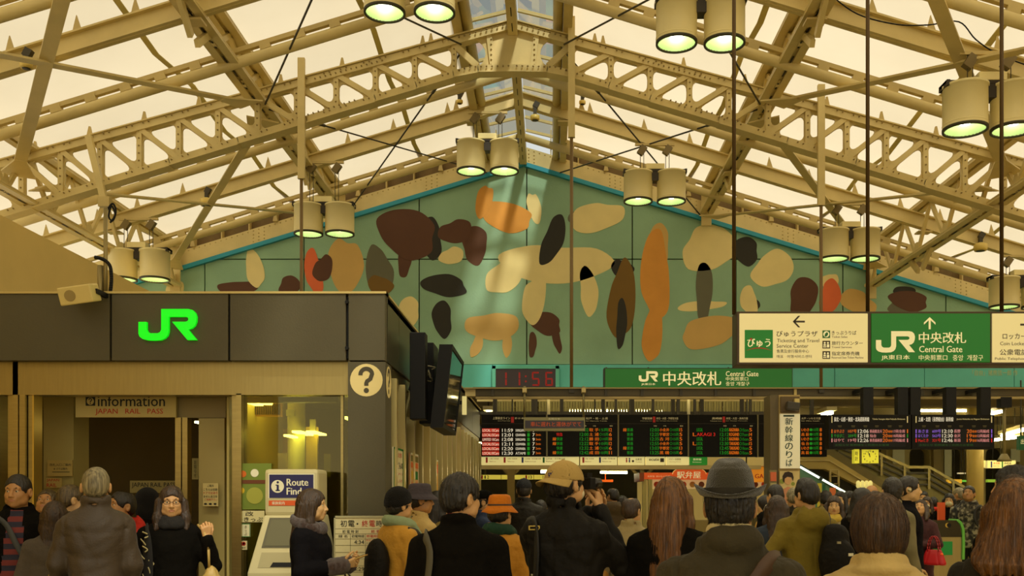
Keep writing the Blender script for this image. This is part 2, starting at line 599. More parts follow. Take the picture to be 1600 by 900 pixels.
# generic stand-in for the painted scene: plain rounded shapes in the same palette, raised paint on the panels
pal = {'c': mat('paint_cream', (238, 222, 170), 0.75, 0, 0.06, 2), 'o': mat('paint_orange', (222, 156, 70), 0.75, 0, 0.08, 2), 'r': mat('paint_coral', (230, 112, 70), 0.75, 0, 0.06, 2),
       'b': mat('paint_brown', (92, 58, 40), 0.75, 0, 0.08, 2), 'k': mat('paint_black', (44, 42, 36), 0.75, 0, 0.05, 2), 't': mat('paint_tan', (212, 176, 112), 0.75, 0, 0.06, 2),
       'g': mat('paint_grey', (104, 104, 90), 0.75, 0, 0.06, 2), 'l': mat('paint_olive', (122, 92, 30), 0.75, 0, 0.06, 2)}
blobs = [('c', 868, 412, 78, 34, 0), ('c', 790, 430, 24, 34, 30), ('c', 835, 468, 16, 44, 5), ('c', 920, 455, 15, 36, -12), ('k', 864, 375, 17, 38, 15), ('c', 932, 340, 40, 24, -22), ('g', 905, 342, 18, 11, 0),
         ('o', 790, 338, 48, 20, 12), ('o', 756, 315, 11, 30, 15), ('c', 835, 325, 9, 28, -12), ('o', 1024, 430, 24, 66, 3), ('o', 1020, 520, 15, 48, 0), ('t', 1030, 385, 17, 34, 0), ('l', 972, 470, 21, 62, 0), ('k', 971, 505, 9, 36, 0), ('k', 972, 420, 16, 15, 0),
         ('c', 1108, 388, 44, 34, 8), ('k', 1165, 392, 22, 20, 0), ('c', 1208, 420, 32, 28, 0), ('g', 1100, 455, 15, 42, 0), ('t', 1110, 518, 52, 22, -8), ('c', 1095, 478, 36, 8, -8), ('b', 1255, 465, 24, 30, 10), ('r', 1297, 464, 17, 26, 0), ('c', 1297, 440, 12, 14, 0), ('t', 1340, 472, 28, 18, 10),
         ('b', 1420, 470, 34, 14, 5), ('g', 1412, 478, 22, 14, 0), ('k', 1412, 456, 20, 8, 0), ('b', 636, 364, 52, 34, 12), ('b', 632, 408, 12, 22, 0), ('k', 672, 372, 20, 30, 0), ('b', 712, 362, 24, 20, 0), ('b', 742, 382, 22, 27, 0), ('c', 706, 400, 18, 14, 0), ('k', 694, 446, 38, 16, 0), ('k', 691, 498, 17, 26, 0),
         ('g', 592, 425, 20, 42, 0), ('l', 594, 446, 18, 16, 0), ('t', 540, 415, 24, 48, 0), ('r', 490, 425, 14, 34, -5), ('b', 505, 420, 14, 22, 5), ('b', 452, 448, 18, 16, 0), ('b', 372, 450, 28, 12, 0), ('c', 398, 420, 14, 30, -20), ('c', 274, 452, 13, 14, 0),
         ('t', 770, 510, 38, 24, 4), ('t', 745, 540, 9, 18, 12), ('t', 792, 535, 8, 22, -8), ('b', 852, 505, 28, 16, 8), ('b', 832, 538, 7, 18, 0), ('b', 870, 530, 7, 20, -8), ('c', 640, 485, 17, 20, 0), ('c', 1170, 470, 14, 22, 0), ('k', 1178, 478, 10, 10, 0)]
bl = random.Random(3)
for key, cx, cy, rx_, ry_, rot in blobs:
    n = 9
    ph = bl.uniform(0, 6)
    pts = []
    for i in range(n):
        t = 2 * math.pi * i / n
        k = 1 + 0.16 * math.sin(2 * t + ph) + 0.10 * math.sin(3 * t + ph * 2)
        u, v = rx_ * k * math.cos(t), ry_ * k * math.sin(t)
        a = math.radians(rot)
        pts.append((PX(cx + u * math.cos(a) - v * math.sin(a), GY), PZ(cy + u * math.sin(a) + v * math.cos(a), GY)))
    pts = smooth_curve([Vector((p[0], p[1])) for p in pts], 5)
    b = MB(); b.plate([(p[0], p[1]) for p in pts], [], GY - 0.004 - 0.002 * (blobs.index((key, cx, cy, rx_, ry_, rot)) % 3), GY + 0.005)
    b.build('painted_shape', pal[key], wf)
pr = Print(front(GY - 0.052, 0.002))
pr.text('「自由」猪熊弦一郎 作', 1519, 578, 1590, 587, mat('caption_print', (190, 200, 150), 0.6))
pr.build(wf)

# ------------------------------------------------------------------ roof: fabric panels between seams and rafters, glazed ridge
RAFT = [20.0, 17.2, 14.35, 11.7, 8.9, 6.1, 3.2, 0.3, -2.6, -7.2]
ceil_ = empty('ceiling', kind='structure')
seams = {-1: [0.85, 2.04, 4.7, 7.3, 12.2], 1: [0.85, 3.34, 5.97, 8.6, 13.6]}
MZ = 7.48
for sx in (-1, 1):
    S = seams[sx]
    for s0, s1 in zip(S[:-1], S[1:]):
        for ya, yb in zip(RAFT[:-1], RAFT[1:]):
            ya_ = ya + (0.5 if ya == 20.0 else 0)
            b = MB(); b.smooth = True
            nx, ny = 3, 6
            q = []
            for j in range(ny + 1):
                y = ya_ + (yb - ya_) * j / ny
                t = j / ny
                sag = -0.14 * (1 - abs(2 * t - 1)) ** 0.8
                for i in range(nx + 1):
                    d = s0 + (s1 - s0) * i / nx
                    u = i / nx
                    x = RX + sx * d
                    q.append((x, y, CAM_H + MZ - SL * d + sag + 0.05 * math.sin(math.pi * u) * math.sin(math.pi * t)))
            fs = [(j * (nx + 1) + i, j * (nx + 1) + i + 1, (j + 1) * (nx + 1) + i + 1, (j + 1) * (nx + 1) + i) for j in range(ny) for i in range(nx)]
            b.add(q, fs)
            b.build('membrane_panel', MEMB, ceil_)
    for s0 in S[1:-1]:   # welded seam tapes
        for ya, yb in zip(RAFT[:-1], RAFT[1:]):
            x = RX + sx * s0
            zz = CAM_H + MZ - SL * s0 - 0.03
            b = MB()
            ym = (ya + yb) / 2
            b.bar((x, ya, zz), (x, ym, zz - 0.14), 0.085, 0.012)
            b.bar((x, ym, zz - 0.14), (x, yb, zz), 0.085, 0.012)
            b.build('seam_tape', mat('seam_tape', (200, 186, 120), 0.7), ceil_)
# ridge glazing
win = empty('window_1', kind='structure')
GL = glass_mat('skylight_glass', (214, 218, 214), 0.06)
ys = [20.4 - 0.72 * i for i in range(39)]
for sx in (-1, 1):
    for ya, yb in zip(ys[:-1], ys[1:]):
        b = MB()
        z0, z1 = CAM_H + 7.62, CAM_H + 7.42
        b.add([(RX + sx * 0.04, ya - 0.02, z0), (RX + sx * 0.86, ya - 0.02, z1), (RX + sx * 0.86, yb + 0.02, z1), (RX + sx * 0.04, yb + 0.02, z0)], [(0, 1, 2, 3)])
        b.build('pane', GL, win)
        b = MB()
        b.bar((RX + sx * 0.04, ya, z0), (RX + sx * 0.86, ya, z1), 0.045, 0.05)
        b.build('glazing_bar', STEEL, win)
    b = MB(); b.bar((RX + sx * 0.80, -6, CAM_H + 6.86), (RX + sx * 0.80, 20.3, CAM_H + 6.86), 0.13, 0.16)
    b.build('ridge_side_rail', STEEL, win)
    b = MB(); b.tube((RX + sx * 0.66, -6, CAM_H + 6.9), (RX + sx * 0.66, 20.3, CAM_H + 6.9), 0.075, 12)
    b.build('ridge_side_pipe', STEEL, win)
    b = MB(); b.bar((RX + sx * 0.86, -6, CAM_H + 7.2), (RX + sx * 0.86, 20.4, CAM_H + 7.2), 0.03, 0.55)
    b.build('kerb', STEEL2, win)
b = MB(); b.bar((RX, -6, CAM_H + 6.86), (RX, 20.3, CAM_H + 6.86), 0.14, 0.24)
b.cur = 1
y = 19.6
while y > -5:
    b.bb(RX - 0.006, RX + 0.006, y, y - 0.24, CAM_H + 6.735, CAM_H + 6.742)
    y -= 0.45
b.build('ridge_beam', [STEEL, BLACKM], win)
# ================================================================== roof steelwork
TD = 14.35                                  # plane of the truss in view

def fillet_tri(p, r=0.10, inset=0.05, n=5):
    """triangle p shrunk by inset with rounded corners -> loop"""
    P = [Vector(q) for q in p]
    area = (P[1] - P[0]).cross(P[2] - P[0])
    if area < 0:
        P = [P[0], P[2], P[1]]
    L = []
    for i in range(3):
        a, c = P[i], P[(i + 1) % 3]
        d = (c - a).normalized()
        nrm = Vector((-d.y, d.x))
        ins = inset[i] if isinstance(inset, (list, tuple)) else inset
        L.append((a + nrm * ins, d))
    V = []
    for i in range(3):
        (a, d), (c, e) = L[i - 1], L[i]
        cr = d.x * e.y - d.y * e.x
        t = ((c - a).x * e.y - (c - a).y * e.x) / cr
        V.append(a + d * t)
    ar = (V[1] - V[0]).cross(V[2] - V[0])
    if ar <= 0.002:
        return None
    out = []
    for i in range(3):
        p0, p1, p2 = V[i - 1], V[i], V[(i + 1) % 3]
        l0, l2 = (p0 - p1).length, (p2 - p1).length
        k = min(r * 2.2, 0.42 * l0, 0.42 * l2)
        s, e = p1 + (p0 - p1).normalized() * k, p1 + (p2 - p1).normalized() * k
        for j in range(n + 1):
            t = j / n
            q = s * (1 - t) ** 2 + p1 * 2 * t * (1 - t) + e * t * t
            out.append((q.x, q.y))
    return out

def zt(d):
    return CAM_H + 6.93 - 0.272 * abs(d)

def zbm(d):
    return min(CAM_H + 6.375 - 0.31 * abs(d), CAM_H + 6.2 - 0.03 * abs(d))

def make_truss(Y, label, rivets=True):
    root = empty('roof_truss', (RX, Y, 0), label=label, cat='truss', group=None)
    for sx in (-1, 1):
        nodes = [0.86 + 0.575 * i for i in range(17)]
        b = MB()     # chords: angle pair and cover plate, top and bottom
        dl = nodes[-1]
        for (za, zb_, up) in (((zt(0.0) - 0.06), zt(dl) - 0.06, 1),):
            b.bar((0, 0, za), (sx * dl, 0, zb_), 0.16, 0.10)
            b.bar((0, 0, za + 0.07), (sx * dl, 0, zb_ + 0.055), 0.22, 0.018)
        b.build('top_chord', STEEL, root)
        b = MB()
        pts = [0, 0.5, 0.86, 1.4] + [2 + i for i in range(8)] + [dl]
        for d0, d1 in zip(pts[:-1], pts[1:]):
            b.bar((sx * d0, 0, zbm(d0) + 0.05), (sx * (d1 + 0.01), 0, zbm(d1) + 0.05), 0.16, 0.095)
            b.bar((sx * d0, 0, zbm(d0) - 0.01), (sx * (d1 + 0.01), 0, zbm(d1) - 0.005), 0.21, 0.018)
        b.build('bottom_chord', STEEL, root)
        # solid plate at the ridge with one round-ended opening each side
        b = MB()
        za_, zc_ = zbm(0.6) + 0.06, zt(0.6) - 0.06
        out_ = [(0, zbm(0)), (sx * 0.66, zbm(0.66))] + [(sx * (0.66 - 0.26 * math.sin(t)), (za_ + zc_) / 2 - (zc_ - za_) / 2 * math.cos(t)) for t in np.linspace(0.0, math.pi, 11)] + [(sx * 0.66, zt(0.66)), (0, zt(0))]
        b.plate(out_, [], -0.012, 0.012)
        b.build('ridge_plate', STEEL, root)
        b = MB(); b.bar((sx * 0.28, 0, zbm(0.2)), (sx * 0.36, 0, zt(0.36)), 0.10, 0.08, (1, 0, 0)); b.build('stiffener', STEEL, root)
        for k, d in enumerate(nodes):
            b = MB()
            b.bar((sx * d, 0, zbm(d)), (sx * d, 0, zt(d)), 0.10, 0.075, (1, 0, 0))
            b.build('vertical', STEEL, root)
        b = MB()
        b.bar((sx * 0.52, -0.03, zbm(0.5) + 0.1), (sx * 0.86, -0.03, zt(0.86) - 0.10), 0.05, 0.09, (0, 0, 1)); b.build('diagonal', STEEL, root)
        for d0, d1 in zip(nodes[:-1], nodes[1:]):
            A, B = (sx * d0, zbm(d0) + 0.07), (sx * d0, zt(d0) - 0.07)
            Cc, Dd = (sx * d1, zbm(d1) + 0.07), (sx * d1, zt(d1) - 0.07)
            # diagonal falls towards the ridge: from the top of the outer node to the foot of the inner one
            b = MB()
            b.bar((A[0], -0.035, A[1]), (Dd[0], -0.035, Dd[1]), 0.05, 0.075, (0, 0, 1))
            b.build('diagonal', STEEL, root)
            b = MB()
            h1 = fillet_tri([A, B, Dd], 0.075, 0.042)
            h2 = fillet_tri([A, Cc, Dd], 0.075, 0.042)
            holes = [h for h in (h1, h2) if h]
            b.plate([A, Cc, Dd, B], holes, -0.012, 0.012)
            b.build('gusset_web', STEEL, root)
        if rivets:
            b = MB()
            def riv(x, z):
                b.add([(x + 0.013 * math.cos(q), -0.062, z + 0.013 * math.sin(q)) for q in (0, 1.57, 3.14, 4.71)] + [(x + 0.013 * math.cos(q), -0.04, z + 0.013 * math.sin(q)) for q in (0, 1.57, 3.14, 4.71)] + [(x, -0.072, z)],
                      [(0, 1, 8), (1, 2, 8), (2, 3, 8), (3, 0, 8), (0, 4, 5, 1), (1, 5, 6, 2), (2, 6, 7, 3), (3, 7, 4, 0)])
            def rivc(x, z):   # on the chord faces, which stand further out
                n0 = len(b.v)
                riv(x, z)
                for q in range(n0, len(b.v)):
                    p = b.v[q]
                    b.v[q] = (p[0], p[1] - 0.055, p[2])
            for d in nodes:
                for t in np.linspace(0.14, 0.86, 6):
                    riv(sx * d, zbm(d) * (1 - t) + zt(d) * t)
                for q in (-0.16, -0.08, 0.08, 0.16):
                    rivc(sx * (d + q), zt(d + q) - 0.035)
                    rivc(sx * (d + q), zbm(d + q) + 0.06)
            for i in range(10):
                rivc(sx * (0.06 + 0.08 * i), zt(0.06 + 0.08 * i) - 0.04)
                rivc(sx * (0.06 + 0.08 * i), zbm(0.06 + 0.08 * i) + 0.06)
            for t in np.linspace(0.16, 0.84, 7):
                riv(sx * 0.315, zbm(0.3) * (1 - t) + zt(0.3) * t)
            for i in range(14):
                rivc(sx * (1.9 + 0.075 * i), zt(1.9 + 0.075 * i) - 0.075)
                rivc(sx * (2.3 + 0.075 * i), zbm(2.3 + 0.075 * i) + 0.095)
            tag(b.build('rivets', mat('rivet_dark', (150, 130, 84), 0.5), root), kind='stuff')  # rivets in a darker tone than the cream steel
        # fins that carry the fabric
        for d in (1.2, 1.32, 2.5, 3.4, 3.9, 4.6, 5.4, 6.2, 7.0, 7.9, 8.7):
            b = MB()
            b.plate([(sx * d - 0.05, zt(d)), (sx * d + 0.05, zt(d)), (sx * d + 0.012, zt(d) + 0.17), (sx * d - 0.012, zt(d) + 0.17)], [], -0.015, 0.015)
            b.build('fin', STEEL2, root)
    return root

make_truss(TD, 'riveted cream lattice truss crossing the whole hall under the fabric roof')
RAFT_LABEL = {17.2: 'plain cream I-beam rafters between the riveted lattice truss and the mural wall', 11.7: 'plain cream I-beam rafters crossing the top corners in front of the riveted truss',
              8.9: 'cream I-beam rafters above the top edge of the photo, over the hanging ticket sign', 6.1: 'cream I-beam rafters overhead, nearest to the viewer'}
for Y, lab in RAFT_LABEL.items():
    r = empty('roof_rafter', (RX, Y, 0), label=lab, cat='beam')
    for sx in (-1, 1):
        b = MB(); b.ibeam((sx * 0.0, 0, CAM_H + 6.975), (sx * 12.0, 0, CAM_H + 6.975 - SL * 12.0), 0.14, 0.25, 0.022)
        b.build('rafter_half', STEEL, r)
        for d in (1.1, 1.25, 2.2, 3.0, 4.4, 5.1, 5.9, 6.7, 7.4, 8.3):
            b = MB()
            z = CAM_H + 7.1 - SL * d
            b.plate([(sx * d - 0.06, z - 0.01), (sx * d + 0.06, z - 0.01), (sx * d + 0.03, z + 0.08), (sx * d - 0.01, z + 0.2), (sx * d - 0.04, z + 0.08)], [], -0.012, 0.012)
            b.build('fin', STEEL2, r)
        for d in (0.8, 3.71, 7.1):
            b = MB(); z = CAM_H + 6.78 - SL * d
            b.bb(sx * d - 0.12, sx * d + 0.12, -0.1, 0.1, z, z + 0.025); b.build('cleat', STEEL2, r)
# tension tubes that clamp the fabric between the rafters
for Y, lab in ((18.65, 'round cream roof tube with clamp rail just before the mural wall'), (15.8, 'round cream roof tube with clamp rail right behind the lattice truss'), (13.0, 'round cream roof tube with clamp rail right in front of the lattice truss'), (10.6, 'round cream roof tube with clamp rail cutting the top corners of the photo')):
    r = empty('roof_tube', (RX, Y, 0), label=lab, cat='tube')
    for sx in (-1, 1):
        A, B_ = Vector((0, 0, CAM_H + 6.85)), Vector((sx * 12, 0, CAM_H + 6.85 - SL * 12))
        b = MB(); b.tube(A, B_, 0.072, 14); b.build('tube_half', STEEL, r)
        up = Vector((0, 0, 0.155))
        b = MB(); b.bar(A + up + (B_ - A) * 0.07, B_ + up, 0.07, 0.06); b.build('clamp_rail', STEEL2, r)
        for i in range(2, 25):
            p = A + (B_ - A) * (i * 0.0385)
            b = MB(); b.bar(p + Vector((-0.07, 0, 0.09)), p + Vector((0.07, 0, 0.09 - sx * SL * 0.14)), 0.10, 0.10); b.build('clamp', STEEL2, r)
# longitudinal lattice girders
def girder(x, zb_, h, ya, yb, label, n=3.2):
    r = empty('lattice_girder', (x, 0, 0), label=label, cat='girder')
    z0, z1 = CAM_H + zb_, CAM_H + zb_ + h
    for z, nm in ((z0, 'bottom_chord'), (z1, 'top_chord')):
        b = MB()
        b.bar((-0.085, ya, z), (-0.085, yb, z), 0.11, 0.03); b.bar((0.085, ya, z), (0.085, yb, z), 0.11, 0.03)
        b.bar((0, ya, z + 0.03), (0, yb, z + 0.03), 0.28, 0.02)
        b.build(nm, STEEL, r)
    y = yb
    k = 0
    st = 0.62
    while y - st > ya:
        b = MB()
        q0, q1 = (z0, z1) if k % 2 == 0 else (z1, z0)
        b.bar((0, y, q0), (0, y - st, q1), 0.05, 0.07, (0, 0, 1)); b.build('lacing', STEEL, r)
        if k % 2 == 0:
            b = MB(); b.plate([(y - 0.13, z0), (y + 0.13, z0), (y + 0.05, z0 + h * 0.3), (y - 0.05, z0 + h * 0.3)], [], -0.02, 0.02, 'x'); b.build('gusset', STEEL, r)
        y -= st
        k += 1
    b = MB()
    y = yb - 0.2
    while y > ya:
        b.bb(-0.012, 0.012, y - 0.2, y, z0 - 0.017, z0 - 0.0155); y -= 0.42
    tag(b.build('slots', BLACKM, r), kind='stuff')
    for Y in (17.2, 11.7, 8.9):       # knee braces from the rafters
        for sy in (1, -1):
            b = MB(); b.bar((0, Y + sy * 0.5, z0 + 0.02), (0, Y + sy * 0.1, z0 - 0.28), 0.06, 0.09); b.build('knee_brace', STEEL, r)
    b = MB(); b.bb(-0.1, 0.1, yb - 0.02, yb + 0.03, z0 - 0.25, z1 + 0.1); b.build('end_plate', STEEL, r)
    return r
girder(RX - 3.71, 5.73, 0.40, 3.0, 19.84, 'cream lattice girder running down the left roof slope to the mural, nearer the ridge')
girder(RX + 3.71, 5.73, 0.40, 3.0, 19.84, 'cream lattice girder running down the right roof slope to the mural, nearer the ridge')
girder(RX - 7.05, 4.25, 0.80, 3.0, 19.84, 'deep cream lattice girder at the left above the plain cream side wall')
girder(RX + 7.05, 4.25, 0.80, 3.0, 19.84, 'deep cream lattice girder at the right above the overhead coin-locker sign')
# flat bracing bars and thin rods crossing in the roof slopes
def rp(d, Y, dz=6.78):
    return Vector((RX + d, Y, CAM_H + dz - SL * abs(d)))
names = {-1: 'left', 1: 'right'}
for sx in (-1, 1):
    for (Ya, Yb, where) in ((14.35, 20.0, 'between riveted truss and mural'), (8.9, 14.35, 'before the riveted truss')):
        r = empty('wind_brace', (0, 0, 0), label='crossed flat cream braces, outer %s slope, %s' % (names[sx], where), cat='brace')
        for (d0, d1) in ((3.71, 7.05), (7.05, 3.71)):
            b = MB()
            p, q = rp(sx * d0, Ya + 0.15, 6.72), rp(sx * d1, Yb - 0.40, 6.72)
            b.bar(p, q, 0.16 if Ya < 10 else 0.13, 0.025); b.build('flat_bar', STEEL, r)
            for e, o in ((p, q), (q, p)):
                u = (o - e).normalized()
                b = MB()
                w = Vector((-u.y, u.x, 0)).normalized()
                b.add([e + w * 0.24, e + u * 0.5 + w * 0.07, e + u * 0.5 - w * 0.07, e - w * 0.24] + [k - Vector((0, 0, 0.02)) for k in (e + w * 0.24, e + u * 0.5 + w * 0.07, e + u * 0.5 - w * 0.07, e - w * 0.24)],
                      [(0, 1, 2, 3), (7, 6, 5, 4), (0, 4, 5, 1), (1, 5, 6, 2), (2, 6, 7, 3), (3, 7, 4, 0)])
                b.build('end_gusset', STEEL, r)
        r = empty('tie_rods', (0, 0, 0), label='thin crossed steel rods, inner %s slope, %s' % (names[sx], where), cat='rod')
        for (d0, d1) in ((3.6, 0.75), (0.75, 3.6)):
            b = MB(); b.tube(rp(sx * d0, Ya + 0.1, 6.8), rp(sx * d1, Yb - 0.1, 6.8), 0.014, 6); b.build('rod', DARKM, r)
            u = rp(sx * d0, Ya + 0.1, 6.8); w = rp(sx * d1, Yb - 0.1, 6.8)
            b = MB(); b.tube(u + (w - u) * 0.1, u + (w - u) * 0.2, 0.024, 8); b.build('turnbuckle', DARKM, r)

# ------------------------------------------------------------------ twin drum lamps
DRUM = mat('drum_lamp_enamel', (240, 228, 184), 0.4, 0, 0.04, 3)
REFL = mat('lamp_reflector_green', (196, 222, 176), 0.3, 0.3)
BULB = mat('lamp_bulb', (255, 255, 255), 0.5, emit=(255, 255, 236), estr=9.0)
LRIM = mat('lamp_rim', (60, 58, 40), 0.5)
LBEAM = mat('lamp_crossbar', (48, 40, 28), 0.5)
def lamp_pair(x, Y, zbot, half, label, ztop, tilt=0.0):
    """two enamel drums under a dark crossbar, hung by cables from the rafter"""
    r = empty('twin_drum_lamp', (x, Y, zbot), label=label, cat='lamp', group='twin drum lamps under the roof')
    R, H = 0.248, 0.50
    for s in (-1, 1):
        c = s * half
        b = MB()
        b.lathe([(R, 0), (R, H - 0.03), (R + 0.012, H - 0.03), (R + 0.012, H), (0.02, H)], (c, 0, 0), 36)
        b.lathe([(R - 0.001, 0.065), (R + 0.004, 0.06), (R + 0.004, 0.055), (R - 0.001, 0.05)], (c, 0, 0), 36)
        b.build('drum', DRUM, r)
        b = MB(); b.lathe([(R + 0.004, 0.02), (R + 0.004, -0.012), (R - 0.022, -0.012), (R - 0.022, 0.02)], (c, 0, 0), 36); b.build('rim', LRIM, r)
        b = MB(); b.lathe([(R - 0.02, 0.0), (R - 0.05, 0.12), (R - 0.11, 0.26), (0.06, 0.34), (0.001, 0.35)], (c, 0, 0), 32); b.build('reflector', REFL, r)
        b = MB(); b.lathe([(0.001, 0.05), (0.05, 0.06), (0.085, 0.10), (0.095, 0.16), (0.07, 0.25), (0.04, 0.33)], (c, 0, 0), 20); b.build('bulb', BULB, r)
        ld = bpy.data.lights.new('bulb_light', 'SPOT'); ld.energy = 70; ld.spot_size = math.radians(115); ld.spot_blend = 0.6; ld.shadow_soft_size = 0.12; ld.color = (1.0, 0.93, 0.66)
        lo_ = bpy.data.objects.new('bulb_light', ld); COL.objects.link(lo_); lo_.parent = r; lo_.location = (c, 0, -0.02)
    b = MB()
    L = half + R
    b.bb(-L - 0.01, L + 0.01, -0.10, 0.10, H + 0.0, H + 0.035)
    b.bb(-L - 0.01, -L + 0.03, -0.12, 0.12, H - 0.03, H + 0.035); b.bb(L - 0.03, L + 0.01, -0.12, 0.12, H - 0.03, H + 0.035)
    b.bb(-0.06, 0.06, -0.09, 0.09, H - 0.16, H)
    b.build('crossbar', LBEAM, r)
    b = MB(); b.bb(-0.16, 0.16, -0.11, 0.11, H + 0.035, H + 0.13); b.build('ballast_box', DRUM, r, bevel=0.01)
    hang = ztop - zbot
    for s in (-0.22, 0.22):
        b = MB(); b.tube((s - 0.03, 0, H + 0.03), (s - 0.03, 0, hang), 0.006, 5); b.tube((s + 0.03, 0, H + 0.03), (s + 0.03, 0, hang), 0.006, 5); b.build('cable', DARKM, r)
        b = MB(); b.box((s, 0, hang - 0.10), (0.11, 0.09, 0.16), Matrix.Rotation(0.6, 3, 'Y')); b.build('pulley_box', mat('pulley_box', (120, 104, 66), 0.5), r)
    b = MB(); b.bb(-0.34, 0.34, -0.02, 0.02, hang - 0.02, hang + 0.02); b.build('hanger', STEEL2, r)
    return r
LY = 17.0
for (c1, c2, py, lab) in ((736, 788, 268, 'twin drum lamp hanging nearest the ridge, touched by the sunlight'), (997, 1049, 315, 'twin drum lamp over the upper right slope of the mural'),
                          (482, 531, 366, 'twin drum lamp over the upper left slope of the mural'), (191, 242, 437, 'twin drum lamp above the grey fascia, beside the cream side wall'),
                          (1303, 1352, 405, 'twin drum lamp hanging just above the white overhead ticket sign'), (1569, 1620, 480, 'twin drum lamp lowest on the right, above the coin-locker sign')):
    x = PX((c1 + c2) / 2, LY)
    lamp_pair(x, LY, PZ(py, LY), PX(c2, LY) / 2 - PX(c1, LY) / 2, lab, CAM_H + 6.82 - SL * abs(x - RX))
for (c1, c2, py, lab, Y) in ((601, 679, 20, 'nearer twin drum lamp cut by the top edge, left of the ridge', 11.9), (1057, 1132, 68, 'nearer twin drum lamp at the top, right of the ridge', 11.9), (1508, 1583, 203, 'nearer twin drum lamp high at the right edge of the photo', 11.3)):
    x = PX((c1 + c2) / 2, Y)
    lamp_pair(x, Y, PZ(py, Y), PX(c2, Y) / 2 - PX(c1, Y) / 2, lab, CAM_H + 6.82 - SL * abs(x - RX))

# ------------------------------------------------------------------ hanging rods from the truss, small ceiling lamps, cables
for px, lab in ((471, 'slender steel hanger rod left of the mural, ending behind the grey fascia'), (893, 'slender steel hanger rod in front of the mural centre, ending at the dark gantry beam'), (1283, 'slender steel hanger rod at the right, ending behind the overhead sign')):
    x = PX(px, 14.2)
    r = empty('hanger_rod', (x, 14.2, 0), label=lab, cat='rod')
    zt_ = zt(x - RX) + 0.25
    b = MB(); b.bb(-0.05, 0.05, -0.03, 0.03, zt_ - 1.75, zt_); b.build('hanger_bracket', STEEL, r)
    b = MB(); b.tube((0, 0, PZ(612, 14.2)), (0, 0, zt_ - 1.6), 0.024, 8); b.build('rod', mat('rod_brown', (120, 96, 56), 0.5), r)
    b = MB(); b.bb(-0.04, 0.04, -0.04, 0.04, PZ(612, 14.2) - 0.02, PZ(612, 14.2) + 0.03); b.build('foot_clamp', DARKM, r)
r = empty('hanger_bracket', (PX(150, 14.1), 14.1, 0), label='cream hanger bracket leaning from the truss to the steel pole at left', cat='bracket')
b = MB(); b.bar((PX(138, 14.1) - PX(150, 14.1), 0, PZ(212, 14.1)), (PX(164, 14.1) - PX(150, 14.1), 0, PZ(318, 14.1)), 0.07, 0.09); b.build('arm', STEEL, r)
b = MB(); b.box((PX(164, 14.1) - PX(150, 14.1), 0, PZ(316, 14.1)), (0.16, 0.1, 0.14)); b.build('shoe', STEEL2, r)
def small_lamp(px, py, Y, lab, s=1.0, arm=0.25):
    r = empty('ceiling_spot_lamp', (PX(px, Y), Y, PZ(py, Y)), label=lab, cat='lamp')
    b = MB(); b.lathe([(0.001, 0.0), (0.10 * s, 0.0), (0.115 * s, 0.03 * s), (0.115 * s, 0.11 * s), (0.05 * s, 0.14 * s), (0.001, 0.14 * s)], (0, 0, 0), 18); b.build('housing', mat('lamp_cream', (216, 192, 110), 0.4), r)
    b = MB(); b.lathe([(0.001, -0.006), (0.07 * s, -0.006), (0.08 * s, 0.002)], (0, 0, 0), 16); b.build('lens', DARKM, r)
    b = MB(); b.bb(-0.03, 0.03, -0.03, 0.03, 0.13 * s, 0.13 * s + arm); b.box((0.02, 0, 0.13 * s + arm), (0.09, 0.07, 0.10), Matrix.Rotation(0.5, 3, 'Y')); b.build('bracket', DARKM, r)
small_lamp(41, 107, 11.55, 'small round cream lamp bracketed under the upper left rafter', 0.62, 0.10)
small_lamp(323, 322, 17.1, 'small round cream lamp under the rafter left of the mural', 1.0, 0.14)
small_lamp(1532, 392, 17.1, 'small round cream lamp under the rafter right of the mural', 1.0, 0.14)
small_lamp(718, 162, 17.1, 'tiny lamp on a curved arm left of the ridge', 0.5, 0.12)
small_lamp(910, 163, 17.1, 'tiny lamp on a curved arm right of the ridge', 0.5, 0.12)
small_lamp(836, 188, 17.1, 'small lamp hung under the glazed ridge', 0.7, 0.18)
# flood boxes over the right-hand near lamp and their cable
def cable(name, pts, r_, lab, m=None):
    b = MB(); b.smooth = True
    P = [Vector(p) for p in pts]
    Q = []
    for i in range(len(P) - 1):
        p0, p1, p2, p3 = P[max(0, i - 1)], P[i], P[i + 1], P[min(len(P) - 1, i + 2)]
        for j in range(6):
            t = j / 6
            Q.append(0.5 * ((2 * p1) + (-p0 + p2) * t + (2 * p0 - 5 * p1 + 4 * p2 - p3) * t * t + (-p0 + 3 * p1 - 3 * p2 + p3) * t ** 3))
    Q.append(P[-1])
    b.path(Q, r_, 6)
    return tag(b.build(name, m or BLACKM), lab, 'cable')
Dc = 11.5
cable('power_cable', [(PX(px, Dc), Dc, PZ(py, Dc)) for px, py in ((1295, -10), (1340, 22), (1400, 38), (1450, 39), (1498, 34), (1525, 62), (1560, 85), (1610, 104))], 0.008, 'black cable slung along the upper right rafter')
cable('power_cable', [(PX(px, 13.9), 13.9, PZ(py, 13.9)) for px, py in ((166, 330), (176, 318), (181, 330), (176, 345), (170, 338), (174, 322), (180, 336), (172, 348))], 0.014, 'coiled black cable hung from the left girder')
